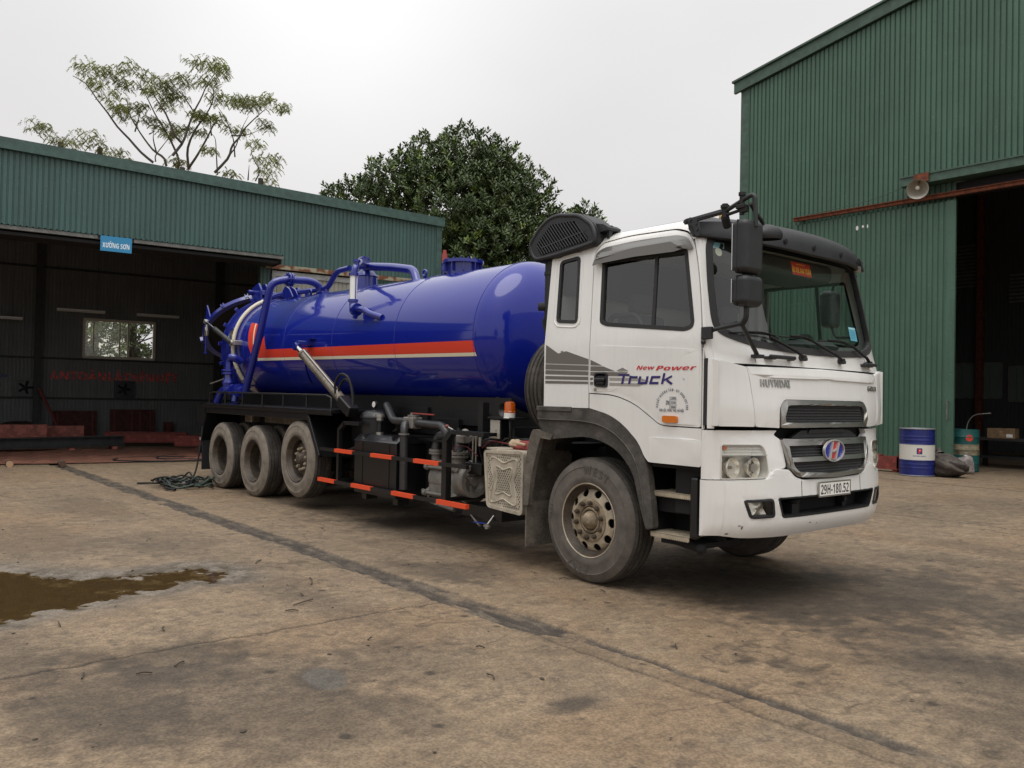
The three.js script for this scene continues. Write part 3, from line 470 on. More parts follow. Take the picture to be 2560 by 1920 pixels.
function bushyTree(base, blobs, seed, twigs, L, label, name, tone, group) {
  const r = rngOf(seed), t = thing(name, label, 'tree', base, 0, group), tw = [];
  const tot = blobs.reduce((s, b) => s + b[3] * b[3], 0);
  for (const [x, y, z, R, sy = 0.85] of blobs) {
    const n = Math.round(twigs * R * R / tot);
    for (let i = 0; i < n; i++) {
      const u = r() * 2 - 1, a = r() * 2 * PI, q = Math.sqrt(1 - u * u), d = V(q * Math.cos(a), u, q * Math.sin(a)), rr = R * (0.42 + 0.62 * Math.pow(r(), 0.6)) * (0.86 + 0.3 * vn(d.x * 2.2 + x + 9, d.y * 2.2 + d.z * 2 + 9, 256, seed & 7));
      tw.push([V(x + d.x * rr, y + d.y * rr * sy, z + d.z * rr), d]);
    }
  }
  const g = leafMesh((tri) => {
    for (const [p, d] of tw) {
      const ax = d.clone().multiplyScalar(0.55).add(V((r() - 0.5) * 0.7, 0.6 + 0.4 * r(), (r() - 0.5) * 0.7)).normalize(), n = 7 + Math.floor(r() * 5), ph = r() * 7;
      const e1 = ax.clone().cross(Math.abs(ax.y) > 0.9 ? V(1, 0, 0) : V(0, 1, 0)).normalize(), e2 = ax.clone().cross(e1), young = r() < 0.12 ? 1 : 0;
      for (let i = 0; i < n; i++) {
        const a = ph + i * 2.4, sp = 0.35 + 0.75 * (1 - i / n), dir = ax.clone().addScaledVector(e1, Math.cos(a) * sp * 1.2).addScaledVector(e2, Math.sin(a) * sp * 1.2).normalize(), v = 0.7 + 0.6 * r();
        leaf(tri, p.clone().addScaledVector(ax, i * 0.02 * L / 0.2).addScaledVector(dir, 0.02), dir, ax, L * (0.75 + 0.5 * r()), L * (0.38 + 0.16 * r()), [tone[0] * v * (1 + 0.9 * young), tone[1] * v * (1 + 0.8 * young), tone[2] * v]);
      }
    }
  });
  const m = new THREE.Mesh(g, leafMat); m.name = 'crown'; m.castShadow = m.receiveShadow = true; t.add(m);
  const bark = std([0.09, 0.075, 0.06], 0.9, 0, { map: dustMap }), H = blobs[0][1];
  obj('trunk', [rod([0, 0, 0], [0.1, H * 0.45, 0], 0.3, 10, 0.22), rod([0.1, H * 0.45, 0], [0, H * 0.95, 0.1], 0.22, 10, 0.09)], bark, t);
  const limbs = []; for (const [x, y, z, R] of blobs) { const s = V(0.1, H * (0.3 + 0.25 * r()), 0), e = V(x, y, z), mid = s.clone().lerp(e, 0.5).add(V(0, -0.3, 0)); limbs.push(hose([s.toArray(), mid.toArray(), e.toArray()], 0.07, 12, 6)); for (let i = 0; i < 7; i++) { const u = r() * 2 - 1, a = r() * 6.28, q = Math.sqrt(1 - u * u); limbs.push(rod(e.toArray(), [x + R * 0.8 * q * Math.cos(a), y + R * 0.65 * u, z + R * 0.8 * q * Math.sin(a)], 0.03, 5, 0.01)); } }
  obj('limbs', limbs, bark, t);
  return t;
}
const TB=[[[0.00,11.24],[-0.01,11.62],[-0.47,12.55],[-0.86,13.14],[-1.29,13.79],[-1.77,14.66],[-2.23,15.31]],
[[-0.01,11.62],[0.36,12.23],[0.52,12.90],[0.69,13.61],[0.95,14.28],[1.13,14.89],[1.42,15.50]],
[[1.13,14.89],[0.96,15.43]],
[[1.13,14.83],[1.63,15.01]],
[[0.38,11.24],[0.42,12.07],[0.85,12.85],[1.33,13.30],[1.76,13.85],[1.91,14.30]],
[[-0.55,11.36],[-0.70,11.72],[-1.17,12.04],[-1.68,12.63],[-2.07,13.17],[-2.41,13.71],[-2.59,14.48]],
[[-1.05,11.44],[-1.49,11.81],[-1.89,12.30],[-2.28,12.73],[-2.57,13.22],[-2.91,13.70],[-3.25,14.25],[-3.66,14.46]],
[[1.71,11.00],[2.35,11.67],[2.51,12.11],[2.89,12.50],[3.05,12.73],[3.58,13.23],[4.02,13.57]],
[[2.40,11.84],[2.42,12.60],[2.15,13.37],[1.93,13.75]],
[[1.71,11.00],[1.58,11.98],[1.45,12.69],[1.23,12.96]],
[[2.46,11.75],[2.84,11.95],[3.21,12.51],[3.65,12.96]],
[[0.44,11.30],[0.92,11.75],[1.46,12.42],[1.89,12.92],[2.28,12.77]],
[[-0.72,11.72],[-0.65,12.16],[-0.41,12.38]],
[[-0.86,11.44],[-1.11,11.87],[-1.02,12.53],[-1.03,13.03]],
[[0.37,12.18],[0.20,12.39],[-0.10,13.21],[-0.44,13.81],[-0.55,14.14]],
[[3.47,10.70],[3.80,10.99],[3.68,11.42],[3.78,11.75]],
[[3.09,10.78],[3.52,11.09]],
[[0.67,13.61],[0.44,14.10],[0.32,14.48]],
[[2.42,12.60],[2.82,12.94],[3.14,13.50]],
[[-1.68,12.63],[-1.37,13.63]],
[[-1.02,12.53],[-1.47,13.18]],
[[-1.77,14.66],[-1.45,15.11]],
[[-2.91,13.70],[-2.59,14.31]],
[[1.45,12.69],[1.89,13.03]],
[[2.14,11.28],[2.76,10.74]]];
const TC=[[-2.29,15.64,0.49,0.30],[-1.57,15.38,0.55,0.27],[-3.37,15.07,0.60,0.38],[-3.31,14.63,0.60,0.27],[-3.81,14.95,0.38,0.22],[-2.49,14.81,0.44,0.33],[-1.88,14.60,0.44,0.25],[-1.28,14.56,0.33,0.22],[-1.00,14.29,0.33,0.27],[-1.92,14.00,0.44,0.25],[-2.24,13.50,0.49,0.33],[-2.08,13.39,0.38,0.22],[-1.42,13.40,0.38,0.22],[-0.81,13.20,0.60,0.22],[-0.04,13.05,0.49,0.22],[-0.45,14.30,0.49,0.33],[-0.01,14.26,0.44,0.33],[0.31,14.76,0.44,0.30],[-0.29,14.58,0.44,0.22],[1.12,15.65,0.60,0.25],[1.72,15.78,0.33,0.27],[2.00,15.34,0.44,0.33],[1.58,14.62,0.66,0.33],[2.13,14.58,0.38,0.27],[1.92,14.08,0.44,0.27],[0.94,13.45,0.44,0.22],[1.28,13.35,0.44,0.25],[1.88,13.25,0.38,0.22],[2.43,13.04,0.49,0.22],[0.68,13.01,0.33,0.16],[3.13,13.88,0.49,0.33],[3.52,13.73,0.49,0.27],[4.06,14.12,0.44,0.30],[4.39,14.18,0.33,0.25],[3.75,13.24,0.38,0.25],[-0.19,12.55,0.33,0.14],[0.05,11.46,0.49,0.19],[1.52,11.90,0.33,0.14],[2.31,11.01,0.33,0.14]];
const TC3=[[3.78,11.97,0.36,0.27],[4.12,11.32,0.49,0.33],[4.35,10.94,0.38,0.33],[4.55,11.50,0.33,0.22],[4.02,10.72,0.44,0.16],[3.29,11.41,0.14,0.11]];
const TC2=[[-5.30,12.45,0.55,0.33],[-4.80,12.29,0.55,0.33],[-5.25,12.61,0.27,0.22],[-5.52,12.39,0.33,0.19],[-4.47,12.08,0.27,0.16]];
const TC4=[[-3.37,12.27,0.60,0.27],[-3.53,12.10,0.44,0.22],[-2.99,12.16,0.33,0.22],[-2.54,11.79,0.16,0.08],[-3.26,11.94,0.38,0.22]];
{
  const S = (s, y, d, R, sy) => [0.64 * s - 0.77 * d, y, -0.77 * s - 0.64 * d, R, sy];
  bushyTree([-18.67, 0, -10.87], [S(0.1, 8.1, 0, 2.3), S(0.3, 9.5, 0, 1.35, 1), S(-1.05, 9.4, 0.2, 1.2, 1), S(1.3, 9.2, 0, 1.15, 1), S(-2.2, 8.8, 0.3, 1.2, 1), S(2.15, 8.6, 0, 1.15, 1), S(-3.3, 8.3, 0.5, 0.95, 1), S(-4.35, 8.35, 0.4, 0.5, 1), S(1.75, 7.9, 0, 1.6), S(1.3, 6.6, -0.6, 1.9), S(3.6, 7.2, 0.2, 1.15), S(4.5, 7.6, 0, 0.65), S(5.1, 7.2, 0, 0.4), S(0.1, 6.0, 0.2, 2.1), S(2.3, 5.0, -0.2, 1.8), S(3.9, 5.5, 0.4, 1.4), S(0.4, 4.2, 0.2, 1.7), S(3.2, 3.9, 0, 1.6)], 11, 6800, 0.19,
    'dense dark green broad-leaved tree rising behind the tanker and the low workshop', 'leafy_tree', [0.066, 0.100, 0.030]);
  // feathery trees over the workshop roof: bare rising boughs that carry flat sprays of fine leaflets
  const wood = std([0.085, 0.075, 0.062], 0.9), rv = [0.64, -0.768], fine = new THREE.MeshPhysicalMaterial({ vertexColors: true, roughness: 0.6, side: THREE.DoubleSide, transmission: 0.25, thickness: 0 });
  function feathery(base, boughs, sprays, seed, label, name, oy, os) {
    const r = rngOf(seed), t = thing(name, label, 'tree', base), W = (s, y, d) => [rv[0] * (s - os) - 0.768 * d, y - base[1], rv[1] * (s - os) - 0.64 * d], gs = [];
    obj('trunk', rod(W(os, 0, 0), W(os, oy, 0), 0.2, 10, 0.11), wood, t);
    boughs.forEach((b, i) => { const d0 = (r() - 0.5) * 1.2, d1 = (r() - 0.5) * 3.5, pts = b.map(([s, y], k) => W(s, y, lerp(d0, d1, k / (b.length - 1)))); const n = b.length > 4; const c = new THREE.CatmullRomCurve3(pts.map((p) => V(...p))), N = 14; let last = c.getPoint(0); for (let k = 1; k <= N; k++) { const p = c.getPoint(k / N), w = (q) => (n ? 0.062 : 0.034) * (1 - 0.75 * q); gs.push(rod(last.toArray(), p.toArray(), w((k - 1) / N), 6, w(k / N))); last = p; } });
    if (gs.length) obj('boughs', gs, wood, t);
    const g = leafMesh((tri) => {
      for (const [s, y, rx, ry] of sprays) {
        const d = (r() - 0.5) * 2.4, n = Math.round((sprays.length > 10 ? 1050 : 620) * Math.sqrt(rx * ry) / 0.38), tone = 0.8 + 0.5 * r();
        for (let f = 0; f < n / 13; f++) { // one frond: a drooping rib with paired leaflets
          const a = r() * 6.283, q = Math.sqrt(r()), cs = s + rx * q * Math.cos(a), cy = y + ry * q * Math.sin(a) * 0.9, cd = d + rx * 1.1 * (r() - 0.5) * 2, dirA = r() * 6.283, L = 0.13 + 0.11 * r();
          const p0 = V(...W(cs, cy, cd)), dx = V(Math.cos(dirA), 0, Math.sin(dirA)), side = V(-dx.z, 0, dx.x);
          for (let k = 1; k <= 7; k++) for (const e of [-1, 1]) { const u = k / 7, p = p0.clone().addScaledVector(dx, L * u).add(V(0, 0.05 - 0.17 * u * u, 0)), tip = p.clone().addScaledVector(side, e * 0.065).addScaledVector(dx, 0.03).add(V(0, -0.03 - 0.05 * r(), 0)), m = p.clone().lerp(tip, 0.5), w = dx.clone().multiplyScalar(0.018), k2 = (0.75 + 0.5 * r()) * tone, c = [0.175 * k2, 0.20 * k2, 0.036 * k2]; tri(p.toArray(), m.clone().add(w).toArray(), tip.toArray(), c); tri(p.toArray(), tip.toArray(), m.clone().sub(w).toArray(), c); }
        }
      }
    }, 0);
    const m = new THREE.Mesh(g, fine); m.name = 'crown'; m.castShadow = m.receiveShadow = true; t.add(m);
  }
  const at = (s) => [-32.07 + rv[0] * s, 0, -5.55 + rv[1] * s];
  feathery(at(0.3), TB.filter((b, i) => ![15, 16, 24].includes(i)), TC, 5, 'tall sparse tree with bare forking boughs and flat feathery sprays above the workshop roof', 'feathery_tree', 11.2, 0.3);
  feathery(at(3.7), [TB[15], TB[16], TB[24]], TC3, 6, 'small feathery treetop showing over the roof just right of the tall sparse tree', 'feathery_tree', 10.8, 3.7);
  feathery(at(-5), [], TC2, 7, 'leftmost feathery treetop peeping over the workshop roof edge', 'feathery_tree', 12.2, -5);
  feathery(at(-3.3), [], TC4, 8, 'low feathery treetop over the roof, second from the left', 'feathery_tree', 12.0, -3.3);
  // trees seen through the workshop window
  for (const [u, y, n, l] of [[3.0, 0, -15, 'tree seen through the left panes of the workshop window'], [4.9, 0, -16.5, 'tree with a dark forked trunk seen through the right pane of the workshop window']]) { const p = inShop(u, y, n); bushyTree(p, [[0, 4.2, 0, 1.9], [1.2, 3.2, 0.5, 1.5], [-1.2, 3.4, -0.5, 1.5], [0.3, 5.6, 0.8, 1.7]], 21 + Math.round(u), 420, 0.17, l, 'yard_tree', [0.06, 0.085, 0.026]); }
}
// ---------------------------------------------------------------- the tanker truck: x forward from the front axle, z to its right side, which faces the camera
const truck = thing('tanker_truck', 'white cab truck with a glossy blue vacuum tank parked on the concrete yard', 'truck', [0, 0, 0]);
const part = (n, g, m, p = truck, k = false) => obj(n, g, m, p, k);
// cab surfaces: side = half width at a height, front = x at (z, y)
const sideZ = (y) => tab([1.0, 2.0, 2.75, 2.83, 2.89, 2.935], [1.245, 1.245, 1.17, 1.145, 1.105, 1.03], y);
const frontX = (z, y) => tab([0.55, 0.8, 1.1, 1.3, 1.5, 1.75, 1.83, 1.95, 2.73, 2.9], [1.49, 1.52, 1.5, 1.46, 1.455, 1.42, 1.39, 1.37, 1.19, 1.12], y) - tab([0.55, 0.8, 1.1, 1.3, 1.5, 1.75, 1.83, 1.95, 2.73, 2.9], [0.27, 0.276, 0.25, 0.2, 0.175, 0.15, 0.12, 0.14, 0.13, 0.13], y) * Math.pow(Math.abs(z) / 1.22, 3.7);
const onSide = (off = 0, s = 1) => (x, y, d) => [x, y, s * (sideZ(y) + off - d)];
const onFront = (off = 0) => (z, y, d) => [frontX(z, y) + off - d, y, z];
const sym = (half) => [...half, ...[...half].reverse().filter((p) => Math.abs(p[0]) > 1e-6).map(([a, b, c]) => [-a, b, ...(c === undefined ? [] : [c])])];
// corner strip between side and front
function cornerStrip(y0, y1, off = 0, inset = 0.04, fx = frontX, start = null) {
  const pos = [], N = 10, rows = 14, P = [];
  for (let j = 0; j <= rows; j++) {
    const y = lerp(y0, y1, j / rows), w = Math.min(sideZ(y), 1.245) + off, zc = w - inset, door = tab([1.35, 1.8, 2.1, 2.4, 2.6, 2.72, 2.8], [1.24, 1.22, 1.18, 1.133, 1.088, 1.053, 0.99], y);
    const c = V(fx(w, y) + off + 0.004, y, w), a = start === null ? V(Math.max(fx(w, y) + off - inset * 0.7, door), y, w) : V(Math.max(start + 0.01, c.x - inset * 0.9), y, w), b = V(fx(zc, y) + off, y, zc), row = start === null ? [] : [[start, y, w]];
    for (let i = 0; i <= N; i++) { const t = i / N; row.push([(1 - t) * (1 - t) * a.x + 2 * t * (1 - t) * c.x + t * t * b.x, y, (1 - t) * (1 - t) * a.z + 2 * t * (1 - t) * c.z + t * t * b.z]); } P.push(row);
  }
  for (let j = 0; j < rows; j++) for (let i = 0; i < P[0].length - 1; i++) { const a = P[j][i], b = P[j][i + 1], c = P[j + 1][i], d = P[j + 1][i + 1]; pos.push(...a, ...b, ...d, ...a, ...d, ...c); }
  const n0 = pos.length; if (start !== null) for (const row of [P[0], P[rows]]) for (let i = 0; i < row.length - 1; i++) { const q = (p) => [p[0] - 0.04, p[1], p[2] - 0.05]; pos.push(...row[i], ...row[i + 1], ...q(row[i + 1]), ...row[i], ...q(row[i + 1]), ...q(row[i])); }
  const g = new THREE.BufferGeometry(); g.setAttribute('position', new THREE.Float32BufferAttribute(pos, 3)); return toCreasedNormals(mergeVertices(g, 1e-5), 1.0);
}
const cornerX = (y, inset = 0.04) => frontX(sideZ(y), y) - inset * 0.7;

// ---- cab shell
const doorLoop = round([[0.05, 1.589], [0.052, 2.03], [0.018, 2.70, 0.0], [0.024, 2.76, 0.05], [0.075, 2.835, 0.06], [0.34, 2.862, 0.3], [0.85, 2.846, 0.1], [0.98, 2.80, 0.06], [1.045, 2.72, 0.05], [1.08, 2.60, 0.1], [1.125, 2.40, 0.2], [1.172, 2.10, 0.1], [1.185, 1.80, 0.1], [1.186, 1.349, 0.02], [0.86, 1.352, 0.07], [0.80, 1.362, 0.05], [0.708, 1.42, 0.06], [0.541, 1.517, 0.1], [0.32, 1.580, 0.1]], 0);
const winLoop = round([[0.118, 2.685, 0.02], [0.985, 2.672, 0.02], [1.10, 2.125, 0.0], [1.095, 2.08, 0.035], [1.03, 2.058, 0.03], [0.22, 2.138, 0.03], [0.148, 2.165, 0.03]], 0.02);
const rearWin = round([[-0.391, 2.731], [-0.165, 2.750], [-0.131, 2.186], [-0.372, 2.205]], 0.035);
const archOut = [[-0.58, 1.455], [0.055, 1.455], [0.252, 1.424], [0.431, 1.343], [0.593, 1.214], [0.66, 1.10], [0.70, 1.06]];
{
  const cabR = plateCab(1), cabL = plateCab(-1);
  part('side_panel', cabR, M.white); part('side_panel', cabL, M.white);
  function plateCab(s) { // rear quarter, rails above the door and the strip before it
    const rear = patch(round([[-0.505, 1.462], [0.042, 1.462], [0.042, 2.03], [0.008, 2.70], [0.014, 2.77, 0.05], [0.068, 2.848, 0.06], [0.34, 2.874, 0.3], [0.86, 2.858, 0.1], [0.99, 2.81, 0.06], [1.03, 2.745, 0.03], [1.055, 2.75], [1.03, 2.93], [-0.42, 2.935], [-0.47, 2.90, 0.04], [-0.512, 2.775, 0.05], [-0.50, 2.04]], 0), [grow(rearWin, 0.012)], onSide(0, s), { t: 0.03, max: 0.1 });
    const low = patch(round([[0.058, 1.462], [0.058, 1.580], [0.32, 1.571, 0.1], [0.538, 1.508, 0.1], [0.702, 1.411, 0.06], [0.795, 1.354, 0.05], [0.86, 1.343, 0.07], [1.19, 1.340], [1.195, 1.063, 0.02], [0.70, 1.066], [0.66, 1.10, 0.05], [0.593, 1.214, 0.1], [0.431, 1.343, 0.1], [0.252, 1.424, 0.1]], 0), null, onSide(0, s), { t: 0.03, max: 0.1 });
    return [rear, low];
  }
  part('side_crease', [patch(round([[0.60, 1.064], [1.19, 1.062], [1.192, 1.245], [1.14, 1.262, 0.03], [0.585, 1.255]], 0.01).map((p) => (p.x < 0.7 ? V2(p.x + 0.115, p.y) : p)), null, onSide(0.012), { t: 0.014, max: 0.2, lip: 0.010 })], M.white);
  // roof: crowned, front edge under the visor
  const roofPts = []; { const nx = 16, nz = 22; const ry = (x, z) => { const e = Math.abs(z) / 1.03; return 2.935 + 0.06 * (1 - e * e) * sstep(1.15, 0.75, x) * sstep(-0.52, -0.25, x) - 0.03 * sstep(-0.3, -0.5, x); }; for (let i = 0; i < nx; i++) for (let j = 0; j < nz; j++) { const q = (a, b) => { const x = lerp(-0.505, 1.06, a / nx), z = lerp(-1.03, 1.03, b / nz); return [x, ry(x, z), z]; }; const a = q(i, j), b = q(i + 1, j), c = q(i + 1, j + 1), d = q(i, j + 1); roofPts.push(...a, ...d, ...c, ...a, ...c, ...b); } }
  const rg = new THREE.BufferGeometry(); rg.setAttribute('position', new THREE.Float32BufferAttribute(roofPts, 3)); part('roof', toCreasedNormals(mergeVertices(rg, 1e-5), 0.8), M.white);
  part('rear_wall', [plate(round([[-1.24, 1.475], [1.24, 1.475], [1.245, 2.0], [1.17, 2.78], [1.03, 2.93], [-1.03, 2.93], [-1.17, 2.78], [-1.245, 2.0]], 0), null, inZY(-0.47), 0.04, 9)], M.white);
  // front frame round the windshield (pillars, scuttle, header)
  const seal = round(sym([[0, 1.93], [0.41, 1.935], [0.80, 1.955], [1.01, 2.0, 0.08], [1.11, 2.035, 0.05], [1.158, 2.08, 0.05], [1.166, 2.16, 0.05], [1.148, 2.42, 0.1], [1.108, 2.70, 0.06], [1.06, 2.785, 0.06], [0.9, 2.815, 0.1], [0, 2.86]]), 0.01);
  const outY = [1.82, 2.0, 2.2, 2.4, 2.6, 2.75, 2.83, 2.89, 2.93], half = [[0, 1.82], ...outY.map((y) => [sideZ(y) - 0.04, y]), [0, 2.945]];
  part('front_frame', [patch(sym(half), [seal], onFront(0), { t: 0.05, max: 0.09 }), cornerStrip(1.345, 2.93, -0.002), flip(cornerStrip(1.345, 2.93, -0.002))], M.white);
  const ws = sub('windshield', truck);
  const inner = grow(seal, -0.045);
  obj('seal', patch(grow(seal, 0.008), [inner], onFront(0.008), { t: 0.05, max: 0.09 }), M.rubber, ws);
  obj('pane', patch(grow(inner, 0.01), null, onFront(-0.012), { t: 0, max: 0.1 }), M.glass, ws);
  obj('sunshade_band', patch([[1.0, 2.66], [1.02, 2.75], [0.9, 2.79], [0, 2.83], [-0.9, 2.79], [-1.02, 2.75], [-1.03, 2.74], [0.62, 2.735], [0.7, 2.65]], null, onFront(-0.016), { t: 0, max: 0.12 }), M.matt, ws);
  const red = canvasTex(256, 110, (x, w, h) => { x.fillStyle = '#c8371f'; x.fillRect(0, 0, w, h); x.fillStyle = '#f0c430'; x.textAlign = 'center'; x.textBaseline = 'middle'; x.font = 'bold 60px sans-serif'; x.save(); x.translate(w / 2, h * 0.62); x.scale(0.62, 1); x.fillText('LÁI XE AN TOÀN', 0, 0); x.restore(); x.fillRect(70, 14, 116, 5); });
  obj('red_sticker', decalGeo((z, y) => onFront(-0.0155)(-z, y, 0), -0.10, 0.19, 2.585, 2.695, 4, 1), new THREE.MeshStandardMaterial({ map: red, roughness: 0.5, side: THREE.DoubleSide }), ws, true);
  const blueS = canvasTex(64, 96, (x, w, h) => { x.fillStyle = '#79bfdc'; x.fillRect(0, 0, w, h); x.fillStyle = '#d8eef4'; x.fillRect(4, 4, w - 8, 10); x.fillStyle = '#3d7fa8'; for (let i = 0; i < 6; i++) x.fillRect(8, 24 + i * 11, 30 + (i * 17) % 20, 3); });
  obj('blue_sticker', decalGeo((z, y) => onFront(-0.0155)(-z, y, 0), 0.655, 0.80, 2.085, 2.205, 3, 1), new THREE.MeshStandardMaterial({ map: blueS, roughness: 0.5, side: THREE.DoubleSide }), ws, true);
  obj('tinted_strip', patch([[1.075, 2.69], [0.93, 2.69], [0.92, 2.735], [1.06, 2.735]], null, onFront(-0.0155), { t: 0, max: 0.2 }), std([0.30, 0.52, 0.62], 0.5), ws);
  obj('round_sticker', patch(circ(0.99, 2.66, 0.032, 16), null, onFront(-0.0155), { t: 0, max: 0.2 }), std([0.55, 0.52, 0.40], 0.5), ws);
}
// ---- door, its glass and visor (right side); plain mirrored door on the far side
for (const s of [1, -1]) {
  const d = sub('door', truck);
  obj('door_skin', patch(doorLoop, [winLoop], onSide(0.001, s), { t: 0.035, max: 0.1 }), M.white, d);
  obj('window_seal', patch(grow(winLoop, 0.006), [grow(winLoop, -0.026)], onSide(0.004, s), { t: 0.03, max: 0.12 }), M.rubber, d);
  obj('window_pane', patch(grow(winLoop, -0.02).filter((p) => p), null, onSide(-0.014, s), { t: 0, max: 0.15 }), M.darkGlass, d);
  obj('window_divider', patch([[0.672, 2.665], [0.70, 2.665], [0.722, 2.095], [0.692, 2.095]], null, onSide(-0.006, s), { t: 0.015, max: 0.2 }), M.rubber, d);
  // raised panel under the belt line
  obj('belt_panel', patch(round([[0.066, 1.60], [0.066, 1.985], [1.168, 1.915], [1.176, 1.362], [0.87, 1.366, 0.06], [0.81, 1.376, 0.05], [0.715, 1.434, 0.06], [0.546, 1.532, 0.1], [0.32, 1.594, 0.1]], 0.01), null, onSide(0.006, s), { t: 0.008, max: 0.14, lip: 0.006 }), M.white, d);
  obj('window_visor', [patch(round([[0.028, 2.672], [0.045, 2.745, 0.03], [0.12, 2.797, 0.05], [0.5, 2.812, 0.2], [0.895, 2.797, 0.08], [1.0, 2.76, 0.04], [1.05, 2.668, 0.01], [0.985, 2.674], [0.86, 2.738, 0.04], [0.5, 2.735], [0.13, 2.70]], 0), null, (x, y, q) => { const k = clamp((2.80 - y) / 0.1); return [x, y, s * (sideZ(y) + 0.012 + 0.05 * k * sstep(1.06, 0.95, x) * sstep(0.02, 0.1, x) - q)]; }, { t: 0.006, max: 0.06 }),
    patch(round([[0.06, 2.69], [0.13, 2.715], [0.5, 2.742], [0.86, 2.742], [0.985, 2.674], [0.9, 2.66], [0.5, 2.668], [0.12, 2.655], [0.045, 2.645]], 0), null, (x, y, q) => [x, y, s * (sideZ(y) + 0.052 * sstep(1.05, 0.93, x) - q)], { t: 0.005, max: 0.08 })], phy([0.10, 0.095, 0.085], 0.25, 0, { clearcoat: 0.6 }), d);
  if (s > 0) {
    const h = sub('door_handle', d); // a black bezel with a pull
    obj('bezel', [patch(round([[0.118, 1.64], [0.118, 1.755], [0.268, 1.755], [0.268, 1.632]], 0.03), [round([[0.132, 1.652], [0.132, 1.744], [0.255, 1.744], [0.255, 1.645]], 0.025)], onSide(0.018), { t: 0.03, max: 0.3 }), patch(round([[0.12, 1.642], [0.12, 1.752], [0.265, 1.752], [0.265, 1.636]], 0.03), null, onSide(0.0085), { t: 0.004, max: 0.3 })], M.plastic, h);
    obj('pull', [box(0.135, 0.25, 1.682, 1.712, 1.262, 1.288, 0.012), box(0.15, 0.235, 1.655, 1.685, 1.255, 1.275, 0.012)], M.black, h);
    obj('door_lock', [disc([0.128, 1.617, 1.255], 0.013, 0.012), disc([0.128, 1.617, 1.262], 0.008, 0.006)], M.steel, d);
    obj('side_marker_lamp', [patch(round([[0.845, 1.375], [0.845, 1.425], [0.985, 1.425], [0.985, 1.375]], 0.014), null, onSide(0.03), { t: 0.03, max: 0.3, lip: 0.006, crease: 0.3 })], M.orangeLens, d);
  }
  const rw = sub('rear_side_window', truck);
  obj('seal', patch(grow(rearWin, 0.012), [grow(rearWin, -0.016)], onSide(0.006, s), { t: 0.03, max: 0.2 }), M.rubber, rw);
  obj('pane', patch(grow(rearWin, -0.012), null, onSide(-0.008, s), { t: 0, max: 0.3 }), M.darkGlass, rw);
}
{ // moulded frame lines round the windows
  const line = (loop, r, off) => { const L = loop.map((p) => onSide(off)(p.x, p.y, 0)); const c = new THREE.CatmullRomCurve3(L.map((p) => V(...p)), true, 'catmullrom', 0.1); return new THREE.TubeGeometry(c, L.length * 2, r, 5, true); };
  part('window_recess_trim', line(grow(rearWin, 0.045), 0.007, -0.001), M.white);
}
